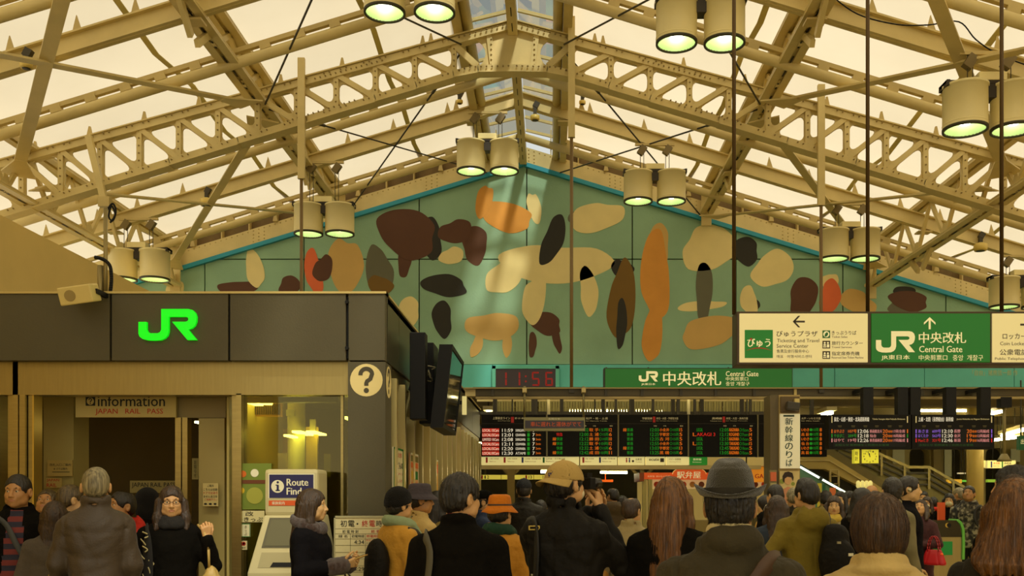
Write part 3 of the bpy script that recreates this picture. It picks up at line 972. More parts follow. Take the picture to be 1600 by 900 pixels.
# ================================================================== information office on the left
KD = 8.2
KX = PX(602, KD)
kiosk = empty('information_office', (0, 0, 0), label='grey-panelled information office with glass front and green logo', cat='kiosk')
Z1, Z0 = PZ(459, KD), PZ(563, KD)
for x0, x1 in ((-366, -190), (-188, -12), (-10, 172), (174, 357), (359, 541), (544, 602)):
    b = MB(); b.bb(PX(x0, KD) + 0.004, PX(x1, KD) - 0.004, KD, KD + 0.1, Z0, Z1); b.build('fascia_panel', CHAR, kiosk)
b = MB(); b.bb(PX(-366, KD), KX - 0.01, KD + 0.03, KD + 0.12, Z0 + 0.02, Z1 - 0.02); b.build('fascia_backing', BLACKM, kiosk)
b = MB(); b.bb(PX(-366, KD), KX + 0.01, KD - 0.015, KD + 0.12, Z1, Z1 + 0.018); b.bb(KX - 0.1, KX + 0.01, KD, 19.3, Z1, Z1 + 0.018); b.build('coping', mat('coping', (206, 186, 128), 0.4, 0.3), kiosk)
for py in (472, 544):
    b = MB(); b.tube((PX(542.5, KD), KD - 0.02, PZ(py, KD)), (PX(542.5, KD), KD + 0.02, PZ(py, KD)), 0.016, 8); b.build('bolt', BLACKM, kiosk)
b = MB(); b.bb(PX(-366, KD), KX, KD + 0.1, 19.2, Z1 - 0.06, Z1 - 0.01); b.build('roof_slab', CHAR, kiosk)
# stainless header, corner pier
b = MB(); b.bb(PX(-366, KD), PX(543, KD), KD + 0.10, KD + 0.28, PZ(615, KD), Z0 + 0.02); b.build('door_header', STAINH, kiosk)
b = MB(); b.bb(PX(543.5, KD), KX, KD + 0.002, KD + 0.31, 0, Z0 - 0.012); b.build('corner_pier', CHAR, kiosk)
pr = Print(front(KD + 0.002, 0.002))
CRP = mat('cream_print', (232, 214, 160), 0.6)
CHP = mat('charcoal_print', (70, 64, 46), 0.6)
pr.disc(572.5, 594, 25.5, CRP)
pr.qmark(572.5, 595, 39, CHP, 0.002)
pr.build(kiosk)
# the same mark on the side of the pier
pr = Print(lambda y, z, l: (KX + 0.003 + l, y, z))
cy = KD + 0.155
cz = PZ(594, KD)
pr.disc(cy, cz, 0.135, CRP)
pr.qmark(cy, cz, -0.205, CHP, 0.002)
pr.build(kiosk)
# green illuminated logo
b = MB()
pts = [(PX(219 + (p[0] - 875) / 363 * 90.5, KD), PZ(484 + (p[1] - 137) / 195 * 49, KD)) for p in LOGO]
b.plate(pts, [], KD - 0.035, KD - 0.004)
lg = b.build('logo_letters', mat('green_lit_logo', (0, 230, 20), 0.3, emit=(0, 246, 24), estr=0.62), kiosk)
lg['label'] = 'bright green illuminated logo letters'
# jambs, frames and panes of the front
def st(x0, x1, d0=0.12, d1=0.26, z1=None, m=None, nm='jamb'):
    b = MB(); b.bb(PX(x0, KD), PX(x1, KD), KD + d0, KD + d1, 0, z1 or PZ(615, KD)); return b.build(nm, m or STAIN, kiosk)
st(-60, -14); st(-2, 8, 0.14, 0.2); st(9.5, 18, 0.1, 0.25, Z0); st(20, 29, 0.1, 0.22); st(30.5, 38, 0.14, 0.26); st(39.5, 42, 0.11, 0.25, None, mat('jamb_gold', (210, 180, 90), 0.3, 0.6))
st(354, 361.5, 0.14, 0.25); st(363, 371, 0.10, 0.27, PZ(613, KD)); st(526, 530, 0.16, 0.22)
GLS = glass_mat('shop_glass', (206, 208, 160), 0.05, 0.01)
b = MB(); b.bb(PX(371, KD), PX(543, KD), KD + 0.17, KD + 0.18, 0, PZ(615, KD)); b.build('pane', GLS, kiosk)
b = MB(); b.bb(PX(8, KD), PX(20, KD), KD + 0.17, KD + 0.18, 0, PZ(615, KD)); b.build('pane', GLS, kiosk)
# sliding door leaf, half open
df = empty('door_1', (0, 0, 0), kind='structure')
b = MB(); b.bb(PX(277, 8.7), PX(286, 8.7), 8.65, 8.75, 0, PZ(653, 8.7)); b.build('door_stile', STAIN, df)
b = MB(); b.bb(PX(288, 8.7), PX(296, 8.7), 8.65, 8.75, 0, PZ(653, 8.7)); b.build('door_stile', STAIN, df)
b = MB(); b.bb(PX(313, 8.7), PX(353, 8.7), 8.66, 8.72, 0, PZ(654, 8.7)); b.build('door_leaf', mat('door_leaf', (176, 160, 104), 0.5), df)
b = MB(); b.bb(PX(274, 8.7), PX(354, 8.7), 8.68, 8.8, PZ(653, 8.7), PZ(617, 8.7)); b.build('transom_panel', mat('transom', (150, 132, 84), 0.5), df)
# interior
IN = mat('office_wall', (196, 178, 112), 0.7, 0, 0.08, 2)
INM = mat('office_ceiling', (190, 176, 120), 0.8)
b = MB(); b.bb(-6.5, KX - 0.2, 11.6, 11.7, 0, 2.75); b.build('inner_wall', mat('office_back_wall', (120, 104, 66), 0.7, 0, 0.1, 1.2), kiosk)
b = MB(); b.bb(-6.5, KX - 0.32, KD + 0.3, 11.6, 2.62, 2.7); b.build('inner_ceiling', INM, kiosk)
b = MB(); b.bb(PX(360, 8.6), PX(364, 8.6), 8.5, 11.6, 0, 2.62); b.build('inner_partition', IN, kiosk)
def pillar(x0, x1, D, m, nm='inner_column'):
    r = (PX(x1, D) - PX(x0, D)) / 2
    b = MB(); b.bb(PX(x0, D), PX(x1, D), D, D + 0.3, 0, 2.62); return b.build(nm, m, kiosk)
pillar(68, 115, 9.0, IN)
b = MB(); b.tube((PX(463, 9.6), 9.6, 0), (PX(463, 9.6), 9.6, 2.62), 0.085, 18); b.build('inner_column', mat('pale_green_column', (206, 206, 140), 0.5), kiosk)
b = MB(); b.bb(PX(478, 9.9), PX(496, 9.9), 9.9, 9.95, 0, 2.3); b.build('yellow_panel', mat('yellow_panel', (214, 186, 40), 0.6), kiosk)
b = MB(); b.bb(PX(373, 10.2), PX(450, 10.2), 10.2, 10.3, 0, 2.3); b.build('inner_wall', mat('ochre_wall', (186, 150, 72), 0.7, 0, 0.1, 1), kiosk)
b = MB(); b.bb(PX(373, 8.6), PX(524, 8.6), 8.6, 8.72, PZ(628, 8.6), PZ(616, 8.6)); b.build('blind_box', mat('blind_box', (200, 190, 120), 0.5), kiosk)
b = MB(); b.bb(PX(380, 9.2), PX(437, 9.2), 9.25, 9.3, PZ(650, 9.2), PZ(629, 9.2)); vt = b.build('grille', mat('wood_grille', (190, 140, 50), 0.6), kiosk)
for i in range(16):
    b = MB(); x = PX(383 + i * 3.3, 9.2); b.bb(x, x + 0.011, 9.235, 9.25, PZ(647, 9.2), PZ(630, 9.2)); b.build('slat', BLACKM, vt)
for (x0, y0, x1, y1, D, c) in ((434, 708, 447, 750, 9.4, (190, 172, 110)), (484, 655, 493, 676, 9.7, (186, 180, 120)), (506, 709, 516, 745, 9.2, (190, 180, 70)), (447, 640, 460, 650, 9.5, (150, 150, 90))):
    tag(board('notice_board', x0, y0, x1, y1, D, 0.03, mat('notice_%d' % x0, c, 0.6), kiosk))
# dim lamps of the office (glow seen through the glass)
TUBE = mat('office_tube', (255, 244, 190), 0.5, emit=(255, 240, 170), estr=9.0)
for (x0, x1, y, D) in ((304, 312, 661, 9.8), (456, 470, 676, 9.3), (478, 492, 676, 9.6), (380, 395, 629, 8.9), (400, 412, 628.5, 8.95), (443, 452, 682, 9.2), (536, 542, 654, 8.9)):
    b = MB(); b.bb(PX(x0, D), PX(x1, D), D, D + 0.5, PZ(y, D), PZ(y, D) + 0.02); tag(b.build('ceiling_tube', TUBE, kiosk))

# info sign inside the door
s = empty('information_sign', label='white information and rail pass sign hanging inside the office door', cat='sign')
ID = 8.62
b = MB(); b.bb(PX(118, ID), PX(275, ID), ID, ID + 0.03, PZ(652, ID), PZ(616.5, ID)); b.build('sign_board', mat('info_board', (206, 186, 120), 0.6), s)
pr = Print(front(ID))
pr.rect(134, 620, 149, 634, BLACKP)
pr.disc(141.5, 627, 5.6, mat('info_board', (206, 186, 120)), lift=0.001)
pr.qmark(141.5, 627, 9, BLACKP, 0.002)
pr.text('information', 153, 618, 258, 635, BLACKP, 0.012)
pr.text('JAPAN   RAIL   PASS', 149, 638.5, 255, 649, REDP, 0.01)
pr.build(s)
s = empty('rail_pass_sign', label='pale rail pass counter sign behind the woman with glasses', cat='sign')
b = MB(); b.bb(PX(203, 9.6), PX(296, 9.6), 9.6, 9.63, PZ(770, 9.6), PZ(751, 9.6)); b.build('sign_board', mat('pass_board', (196, 176, 110), 0.6), s)
pr = Print(front(9.6)); pr.text('JAPAN RAIL PASS', 206, 754, 274, 763, BLACKP, 0.01); pr.build(s)
def notice(name, x0, y0, x1, y1, D, lab, cat, col, rows, border=None, frame=False, fn=None):
    """paper notice with printed rows: (text, fx0, fy0, fx1, fy1, material) in fractions of the sheet, or ('#', ...) for a block"""
    r = empty(name, label=lab, cat=cat)
    b = MB(); b.bb(PX(x0, D), PX(x1, D), D, D + 0.012, PZ(y1, D), PZ(y0, D)); b.build('sheet', mat('paper_%d_%d_%d' % col, col, 0.7), r)
    p = Print(front(D, 0.002))
    w, h = x1 - x0, y1 - y0
    if border:
        k = min(w, h) * 0.07
        for q in ((x0, y0, x1, y0 + k), (x0, y1 - k, x1, y1), (x0, y0, x0 + k, y1), (x1 - k, y0, x1, y1)):
            p.rect(*q, border)
    for t, a, b_, c, d, m in rows:
        q = (x0 + a * w, y0 + b_ * h, x0 + c * w, y0 + d * h)
        if t == '#':
            p.rect(*q, m, 0.0005)
        elif t == 'O':
            p.disc((q[0] + q[2]) / 2, (q[1] + q[3]) / 2, (q[2] - q[0]) / 2, m, lift=0.0008)
        else:
            p.text(t, *q, m, 0.01, 0.001)
    p.build(r)
    return r
GREYP = mat('grey_print', (96, 88, 60), 0.7)
GREENP = mat('green_print', (30, 120, 40), 0.7)
ORANGEP = mat('orange_print', (224, 110, 30), 0.7)
NAVYP = mat('navy_print', (38, 34, 92), 0.6)
YELP = mat('yellow_print', (226, 186, 40), 0.7)
notice('column_notice', 74, 719, 113, 744, 8.95, 'large faded paper notice taped on the cream column inside the office', 'notice', (206, 178, 104), [('改札入口ご案内', .1, .2, .95, .38, GREYP), ('★ のりば案内', .25, .46, .8, .62, GREYP), ('―――――', .2, .72, .9, .76, GREYP)])
notice('column_notice', 72, 747, 96, 762, 8.95, 'small notice with red rail lettering low on the cream column', 'notice', (206, 178, 104), [('JAPAN', .05, .08, .86, .42, REDP), ('RAIL', .05, .55, .7, .92, REDP)])
notice('door_notice', 317, 755, 341, 791, 8.6, 'white notice with red and black lines on the sliding door leaf', 'notice', (216, 198, 140), [('ご案内', .3, .06, .7, .16, BLACKP), ('こちらは自動', .05, .22, .95, .33, BLACKP), ('ドアではあり', .05, .37, .95, .48, REDP), ('ません出口を', .05, .52, .95, .63, BLACKP), ('ご利用下さい', .12, .66, .95, .76, REDP), ('● ● ●', .08, .86, .9, .94, BLACKP)])
notice('wall_notice', 300, 716, 310, 749, 9.3, 'narrow vertical notice on the wall behind the office door', 'notice', (206, 196, 140), [('お\n知\nら\nせ', .3, .1, .7, .9, GREYP)])
notice('window_poster', 372, 724, 424, 796, KD + 0.14, 'green poster with rounded shapes on the office window', 'poster', (118, 136, 48), [('O', .05, .16, .25, .3, ORANGEP), ('O', .38, .12, .62, .3, WHITEP), ('#', .1, .36, .9, .44, mat('brown_print', (110, 60, 26), 0.7)), ('O', .25, .5, .75, .9, mat('leaf_print', (170, 170, 70), 0.7)), ('O', .0, .52, .2, .66, YELP)])
notice('window_direction_notice', 371, 798, 413, 816, KD + 0.13, 'white ticket direction strip on the office window with green arrow', 'notice', (226, 214, 166), [('改', .3, .06, .6, .45, BLACKP), ('きっぷ', .25, .55, .95, .95, BLACKP), ('←', .0, .6, .2, .9, GREENP)])
notice('window_notice', 377, 818, 391, 839, KD + 0.13, 'small green-edged notice under the direction strip', 'notice', (236, 230, 200), [('き\nっ\nぷ', .35, .15, .65, .88, GREYP)], GREENP)
notice('no_smoking_sticker', 376, 845, 386, 859, KD + 0.13, 'small round prohibition sticker low on the office window', 'sticker', (226, 212, 170), [('O', .2, .08, .8, .55, REDP), ('O', .32, .17, .68, .46, mat('paper_236_230_200', (236, 230, 200))), ('禁煙', .2, .68, .8, .88, GREYP)])

# loudspeaker on the fascia, with its pole
sp = empty('loudspeaker', (PX(142, KD), KD - 0.2, PZ(468, KD)), label='cream wall loudspeaker tilted down from the grey fascia', cat='speaker')
b = MB()
Rm = Matrix.Rotation(math.radians(-8), 3, 'Y') @ Matrix.Rotation(math.radians(14), 3, 'X')
b.box((0, 0, 0), (0.27, 0.17, 0.145), Rm); b.build('cabinet', mat('speaker_cream', (220, 200, 136), 0.5), sp, bevel=0.012)
b = MB(); c0 = Rm @ Vector((-0.04, -0.085, 0.0)); c1 = Rm @ Vector((-0.04, -0.089, 0.0)); b.tube(c0, c1, 0.045, 20); b.build('cone_grille', mat('speaker_grille', (160, 140, 90), 0.6), sp)
b = MB(); b.bar((0.13, 0.0, 0.03), (0.13, 0.2, 0.03), 0.03, 0.04); b.build('bracket', BLACKM, sp)
pole = empty('cable_pole', (PX(165, KD + 0.3), KD + 0.3, Z1), label='thin steel pole with cables rising behind the loudspeaker', cat='pole')
b = MB(); b.tube((0, 0, -0.1), (0, 0, PZ(325, KD + .3) - Z1), 0.018, 10); b.tube((-0.045, 0, -0.05), (-0.045, 0, PZ(415, KD + .3) - Z1), 0.025, 10); b.build('pole_tube', mat('pole_galv', (150, 136, 96), 0.4, 0.6), pole)
cable('power_cable', [(PX(px, KD + .2), KD + .2, PZ(py, KD + .2)) for px, py in ((172, 458), (174, 440), (173, 420), (168, 410), (158, 404), (148, 402))], 0.016, 'thick black cable bending over the fascia beside the pole')

# side wall of the office: fascia, stainless fins, glass, posters
side = empty('office_side', (0, 0, 0), label='long stainless-finned side wall of the office receding to the mural', cat='wall')
yy = [KD + 0.12, 8.95, 10.2, 11.6, 13.0, 14.4, 15.8, 17.4, 19.2]
for a, c in zip(yy[:-1], yy[1:]):
    b = MB(); b.bb(KX - 0.08, KX, a + 0.005, c - 0.005, Z0, Z1); b.build('fascia_panel', mat('side_panel_dark', (74, 68, 50), 0.28, 0.4, 0.04, 3), side)
b = MB(); b.bb(KX - 0.12, KX - 0.02, KD + 0.4, 19.2, Z0 - 0.10, Z0 - 0.005); b.build('side_header', STAIN, side)
b = MB(); b.bb(KX - 0.22, KX - 0.2, KD + 0.32, 19.2, 0, Z0); b.build('side_glass', mat('dark_side_glass', (44, 42, 28), 0.08, 0.0, spec=0.8), side)
y = 8.62
k = 0
while y < 19.1:
    b = MB(); b.bb(KX - 0.2, KX + 0.03, y, y + 0.07, 0, Z0 - 0.1); b.build('fin', mat('fin_highlight', (214, 196, 140), 0.3, 0.6), side)  # stainless lightened so the colour carries the fins' bright highlights
    b = MB(); b.bb(KX - 0.19, KX - 0.05, y + 0.11, y + (0.42 if k % 2 else 0.3), 0, Z0 - 0.1); b.build('infill', mat('infill_olive', (104, 92, 50), 0.35, 0.5) if k % 3 else mat('infill_gold', (190, 158, 70), 0.35, 0.7, 0.05, 4), side)  # olive infill darkened to stand for the dim gaps between fins
    y += 0.62 if k > 0 else 0.5
    k += 1
tag(board('lit_notice', 0, 0, 1, 1, 5, 0.01, WHITEP, side)) if False else None
def side_poster(y0, y1, z0, z1, lab, col, rows, border=None, xo=0.012, nm='side_poster'):
    r = empty(nm, label=lab, cat='poster')
    x = KX + xo
    b = MB(); b.bb(x - 0.015, x, y0, y1, z0, z1); b.build('sheet', mat('paper_%d_%d_%d' % col, col, 0.6), r)
    p = Print(lambda u, v, l: (x + 0.002 + l, y0 + u * (y1 - y0), z1 - v * (z1 - z0)))
    if border:
        for q in ((0, 0, 1, .035), (0, .965, 1, 1), (0, 0, .06, 1), (.94, 0, 1, 1)):
            p.rect(*q, border)
    for t, a, b_, c, d, m in rows:
        if t == '#':
            p.rect(a, b_, c, d, m, 0.001)
        else:
            p.text(t, a, b_, c, d, m, 0.015, 0.002)
    p.build(r)
def sd(px):      # distance at which the side wall is met by that column of the frame
    return KX * FPX / (px - VX)
side_poster(sd(613), sd(628), PZ(790, 8.8), PZ(700, 8.8), 'white poster with green edge, first along the finned office side', (232, 222, 190),
            [('ご注意', .2, .08, .8, .16, REDP), ('こどもの', .1, .24, .9, .36, BLACKP), ('キャンペーン', .1, .42, .9, .48, REDP), ('おしらせ', .15, .54, .85, .6, REDP), ('/////', .1, .68, .9, .75, GREENP), ('#', .12, .8, .45, .94, GREYP), ('#', .55, .8, .88, .94, GREYP)], GREENP)
side_poster(sd(639), sd(652), PZ(790, 9.6), PZ(707, 9.6), 'orange and pink poster, second along the finned office side', (224, 170, 120),
            [('#', .05, .05, .95, .16, mat('olive_print', (120, 110, 30))), ('#', .05, .18, .95, .28, ORANGEP), ('#', .12, .34, .5, .5, YELP), ('#', .55, .34, .9, .5, GREENP), ('#', .1, .55, .9, .95, mat('salmon_print', (220, 140, 100)))], WHITEP)
side_poster(sd(678), sd(683), PZ(790, 11.3), PZ(716, 11.3), 'narrow yellow poster further along the finned office side', (228, 170, 40), [('#', .1, .1, .9, .3, ORANGEP)], WHITEP)

# screens hung off the side wall
tv = empty('hanging_screen', (PX(700, 9.0), 9.0, 0), label='large tilted flat screen hung over the office side wall, facing the hall', cat='screen')
x0 = PX(700, 9.0)
zt_, zb2 = PZ(538, 9.0), PZ(668, 9.0)
def q(y, t, o):   # y along the wall, t 0 top .. 1 bottom, o outwards
    return ((0.03 - 0.085 * t) + o, y, zt_ + (zb2 - zt_) * t)
def slab(y0, y1, t0, t1, o0, o1):
    vv = [q(y, t, o) for o in (o0, o1) for (y, t) in ((y0, t0), (y1, t0), (y1, t1), (y0, t1))]
    return vv, [(0, 1, 2, 3), (7, 6, 5, 4), (0, 4, 5, 1), (1, 5, 6, 2), (2, 6, 7, 3), (3, 7, 4, 0)]
b = MB(); b.add(*slab(0, 1.2, 0, 1, -0.11, 0)); b.build('housing', BLACKM, tv)
b = MB(); b.add(*slab(0.05, 1.15, 0.06, 0.94, -0.01, 0.004)); b.build('screen_glass', mat('screen_glass', (40, 46, 42), 0.06, 0.0, spec=1.0, coat=0.5), tv)
for a_ in ((0, 1.2, 0, 0.05), (0, 1.2, 0.95, 1), (0, 0.04, 0.05, 0.95), (1.16, 1.2, 0.05, 0.95)):
    b = MB(); b.add(*slab(*a_, 0, 0.012)); b.build('bezel', BLACKM, tv)
b = MB(); b.bar((-0.10, 0.6, (zt_ + zb2) / 2), (KX - x0 + 0.02, 0.6, (zt_ + zb2) / 2 + 0.1), 0.12, 0.16); b.build('wall_arm', BLACKM, tv)
bx = empty('monitor_box', label='tall black equipment box bolted to the office side before the tilted screen', cat='box')
b = MB(); b.bb(PX(640, 8.95), PX(664.5, 8.95), 8.95, 9.12, PZ(655, 8.95), PZ(519, 8.95)); b.build('box_body', BLACKM, bx, bevel=0.008)
bx = empty('monitor_box', label='shorter black equipment box behind the tall one on the office side', cat='box')
b = MB(); b.bb(PX(655, 9.5), PX(677.5, 9.5), 9.5, 9.9, PZ(662, 9.5), PZ(535, 9.5)); b.build('box_body', BLACKM, bx, bevel=0.008)
rr = random.Random(5)
base = Vector((PX(672, 9.3), 9.3, PZ(585, 9.3)))
cable('loose_cables', [base + Vector((rr.uniform(-.05, .05), rr.uniform(-.05, .05), rr.uniform(-.07, .08))) for _ in range(9)], 0.006, 'tangle of pale loose cables between the black box and the tilted screen', mat('pale_cable', (150, 140, 110), 0.5))
b = MB(); b.bb(PX(722, 11.5), PX(729, 11.5), 11.5, 11.52, PZ(648, 11.5), PZ(619, 11.5)); tag(b.build('lit_side_notice', mat('lit_notice', (236, 226, 160), 0.5, emit=(236, 222, 150), estr=0.45)), 'small pale lit notice sticking out beyond the tilted screen', 'sign')
b = MB(); b.bb(KX - 0.03, PX(725, 11.5), 11.505, 11.515, PZ(632, 11.5), PZ(626, 11.5)); b.build('notice_bracket', BLACKM, bpy.data.objects['lit_side_notice'])

# route finder terminal
rf = empty('route_finder', (PX(447, 7.8), 7.8, 0), label='grey route finder terminal with navy header in front of the office window', cat='terminal')
RD = 7.8
PL = mat('terminal_plastic', (206, 196, 158), 0.5, 0, 0.03, 4)
def lx(px): return PX(px, RD) - PX(447, RD)
b = MB(); b.bb(lx(413), lx(497), 0, 0.34, PZ(806, RD), PZ(733, RD)); b.build('header_box', PL, rf, bevel=0.03)
b = MB()
zA, zB = PZ(805, RD), PZ(893, RD)
pr_ = [(lx(413), zA), (lx(497), zA), (lx(513), zB), (lx(513), 0.05), (lx(396), 0.05), (lx(396), zB)]
def sl(z): return -0.16 * min(1.0, (zA - z) / (zA - zB))
vv = [(x, sl(z), z) for x, z in pr_] + [(x, 0.36, z) for x, z in pr_]
b.add(vv, [(0, 1, 2, 5), (5, 2, 3, 4), (6, 11, 8, 7), (11, 10, 9, 8)] + [(i, i + 6, (i + 1) % 6 + 6, (i + 1) % 6) for i in range(6)]); b.build('body', PL, rf, bevel=0.012)
def onbody(px, py, o): return (lx(px), sl(PZ(py, RD)) - o, PZ(py, RD))
def quad(name, a, m, o=0.004, o2=-0.02):
    b = MB(); vv = [onbody(x, y, o) for x, y in a] + [onbody(x, y, o2) for x, y in a]
    b.add(vv, [(0, 1, 2, 3), (7, 6, 5, 4), (0, 4, 5, 1), (1, 5, 6, 2), (2, 6, 7, 3), (3, 7, 4, 0)]); return b.build(name, m, rf)
quad('screen_frame', [(422, 809), (489, 809), (496, 855), (414, 855)], mat('terminal_dark', (96, 92, 72), 0.4), 0.004)
quad('touch_screen', [(425, 812), (486, 812), (492, 852), (418, 852)], mat('touch_screen', (104, 102, 80), 0.12, spec=0.7), 0.008)
quad('tray_recess', [(415, 862), (497, 862), (501, 885), (411, 885)], mat('terminal_shade', (176, 166, 130), 0.5), 0.003)
quad('ticket_slot', [(434, 877), (500, 877), (502, 884), (430, 884)], BLACKM, 0.006)
p = Print(lambda x, y, l: (lx(x), -0.003 - l, PZ(y, RD)))
p.rect(419.5, 740, 491.5, 778.5, WHITEP); p.rect(421, 741.5, 490, 778, NAVYP, 0.001)
p.disc(434, 760, 10, WHITEP, lift=0.002); p.disc(434.3, 753.6, 1.9, NAVYP, 14, 0.003); p.rect(432.6, 757.5, 436, 766.5, NAVYP, 0.003); p.rect(431, 757.2, 434, 758.8, NAVYP, 0.003); p.rect(430.8, 765.4, 437.8, 767.2, NAVYP, 0.003)
p.text('Route', 448, 748, 482, 759, WHITEP, 0.03, 0.002); p.text('Finder', 448, 762, 485, 773, WHITEP, 0.03, 0.002)
p.rect(420, 782, 490, 790, mat('orange_band', (222, 92, 34), 0.6), 0.001); p.text('乗換案内', 425, 783.5, 445, 788.5, WHITEP, 0.03, 0.002); p.text('Rail', 466, 783.5, 476, 788.5, WHITEP, 0.02, 0.002)
p.build(rf)

# first and last train board
tb_ = empty('train_times_board', (0, 0, 0), label='white first and last train times board standing by the dark corner pier', cat='board')
TDD = 8.02
b = MB(); b.bb(PX(522, TDD), PX(645, TDD), TDD, TDD + 0.05, PZ(912, TDD), PZ(808, TDD)); b.build('board_panel', mat('times_board', (226, 216, 180), 0.5), tb_)
for sx in (526, 641):
    b = MB(); b.bb(PX(sx, TDD) - 0.015, PX(sx, TDD) + 0.015, TDD + 0.01, TDD + 0.04, 0.0, PZ(912, TDD)); b.bb(PX(sx, TDD) - 0.02, PX(sx, TDD) + 0.02, TDD - 0.2, TDD + 0.15, 0, 0.03); b.build('leg', DARKM, tb_)
for q_ in ((522, 806, 645, 809), (522, 806, 524, 912), (643, 806, 645, 912)):
    b = MB(); b.bb(PX(q_[0], TDD), PX(q_[2], TDD), TDD - 0.008, TDD + 0.05, PZ(q_[3], TDD), PZ(q_[1], TDD)); b.build('frame_strip', mat('board_frame', (186, 180, 150), 0.4), tb_)
p = Print(front(TDD))
for t, x0_, x1_, m in (('初', 532, 542, BLACKP), ('電', 544, 554, BLACKP), ('・', 557, 560, BLACKP), ('終', 565.5, 575, REDP), ('電', 577, 586, REDP), ('時', 588, 597, BLACKP), ('刻', 599, 608, BLACKP), ('表', 611, 620, BLACKP)):
    p.text(t, x0_, 813 if t != '・' else 817, x1_, 823 if t != '・' else 820, m, 0.01)
p.text('初 電 時 刻', 535, 828, 560, 833, BLACKP, 0.01); p.text('終 電 時 刻', 580, 828, 610, 833, REDP, 0.01)
p.text('線 名', 529, 835.5, 543, 840, BLACKP, 0.01); p.text('初電時間', 549.5, 835.5, 569, 840, BLACKP, 0.01); p.text('終電時間', 573, 835.5, 594, 840, REDP, 0.01)
p.text('4:34', 553.5, 844, 569, 850, BLACKP, 0.01); p.text('4:29', 553, 886, 569, 892, BLACKP, 0.01)
for i, t in enumerate(('0:33', '0:35', '0:38', '0:30', '0:48')):
    p.text(t, 577, 854 + i * 10.6, 592, 860 + i * 10.6, REDP, 0.01)
p.text('平日 23:27', 572, 843, 590, 846, REDP); p.text('土休 23:22', 572, 847, 590, 850, BLACKP)
for yq in (826, 834, 842, 852, 863, 873, 884, 894, 904):
    p.line((524, yq), (643, yq), 0.5, GREYP)
for xq in (547.5, 571, 612):
    p.line((xq, 834), (xq, 912), 0.5, GREYP)
p.build(tb_)
# ================================================================== overhead signs, gantry, departure boards
LIT = lambda n, c, s=0.35, e=None: mat(n, c, 0.45, emit=e or c, estr=s)
SGW = LIT('sign_white_lit', (236, 222, 164), 0.30)
SGG = LIT('sign_green_lit', (8, 100, 18), 0.45)
SGP = LIT('sign_cream_print', (236, 226, 176), 0.35)
SGK = mat('sign_dark_print', (64, 54, 30), 0.6)
FRAME = mat('sign_frame_bronze', (70, 54, 30), 0.4, 0.4)
HD = 6.3
hs = empty('overhead_direction_sign', (0, 0, 0), label='wide hanging sign with white ticket, green gate and coin-locker panels', cat='sign')
b = MB(); b.bb(PX(1151, HD), PX(1760, HD), HD, HD + 0.16, PZ(570.5, HD), PZ(486.5, HD)); b.build('casing', FRAME, hs, bevel=0.006)
for x0, x1, m, nm in ((1155, 1355.5, SGW, 'white_panel'), (1361, 1546.5, SGG, 'green_panel'), (1549.5, 1752, SGW, 'white_panel')):
    b = MB(); b.bb(PX(x0, HD), PX(x1, HD), HD - 0.008, HD + 0.02, PZ(566.5, HD), PZ(490, HD)); b.build(nm, m, hs, bevel=0.004)
for x in (1150.5, 1362, 1574):
    b = MB(); b.tube((PX(x, HD), HD + 0.08, PZ(488, HD)), (PX(x, HD), HD + 0.08, CAM_H + 6.6 - SL * abs(PX(x, HD) - RX)), 0.0125, 12); b.build('hanging_rod', mat('rod_dark_bronze', (84, 64, 34), 0.4, 0.5), hs)
p = Print(front(HD - 0.008, 0.0015))
p.arrow(1248, 502.5, 9.5, math.pi, SGK, 0.30)
p.rect(1163.5, 515.5, 1207.5, 559.5, LIT('logo_green', (10, 110, 20), 0.4))
p.text('びゅう', 1167.5, 529, 1204, 542.5, SGP, 0.03, 0.001)
arc = [(1165 + i * 2.05, 548 - 5.0 * math.sin(math.pi * i / 20)) for i in range(21)]
p.poly(arc + [(x, y + 1.6 * math.sin(math.pi * i / 20)) for i, (x, y) in reversed(list(enumerate(arc)))], REDP, 0.001)
p.poly([(1171, 529), (1175, 528), (1174, 533)], REDP, 0.002)
p.text('びゅうプラザ', 1213, 517, 1277.5, 526, SGK, 0.008)
p.text('Ticketing and Travel', 1214, 529.5, 1280, 536.5, SGK)
p.text('Service Center', 1213.5, 537.5, 1263, 543.5, SGK)
p.text('售票及旅行服务中心', 1213.5, 546, 1264, 551.5, SGK)
p.text('매표 · 여행서비스센터', 1213.5, 554.5, 1268, 559.5, SGK)
for i, (t, e, w1, w2) in enumerate((('きっぷうりば', 'Ticket Sales', 1338, 1324), ('旅行カウンター', 'Travel Services', 1348, 1331), ('指定席券売機', 'Reserved Seat Ticket Machine', 1343, 1349))):
    y = 516.3 + i * 16.2
    p.rect(1285, y, 1297, y + 12, LIT('icon_green', (20, 90, 20), 0.3) if i == 0 else SGK)
    if i == 0:
        p.disc(1291, y + 6, 4.8, SGP, lift=0.001); p.poly([(1288, y + 9), (1289, y + 5), (1292, y + 2.5), (1294, y + 5), (1292.5, y + 8.5), (1290, y + 10)], LIT('icon_green', (20, 90, 20)), 0.002)
    else:
        p.disc(1288.5, y + 3.4, 1.6, SGP, 12, 0.001); p.disc(1293.5, y + 3.4, 1.6, SGP, 12, 0.001); p.rect(1286.5, y + 5.5, 1290.3, y + 8, SGP, 0.001); p.rect(1291.8, y + 5.5, 1295.6, y + 10.5, SGP, 0.001); p.rect(1286, y + 9, 1291, y + 10.5, SGP, 0.001)
    p.text(t, 1299.5, y + 0.5, w1, y + 6.8, SGK, 0.008)
    p.text(e, 1299.5, y + 8.3, w2, y + 11.6, SGK)
p.arrow(1452.5, 505, 9.5, -math.pi / 2, SGP, 0.34)
p.logo(1368.5, 517.5, 1429.5, 551, SGP)
p.text('JR東日本', 1377, 554.5, 1421.5, 563, SGP, 0.025)
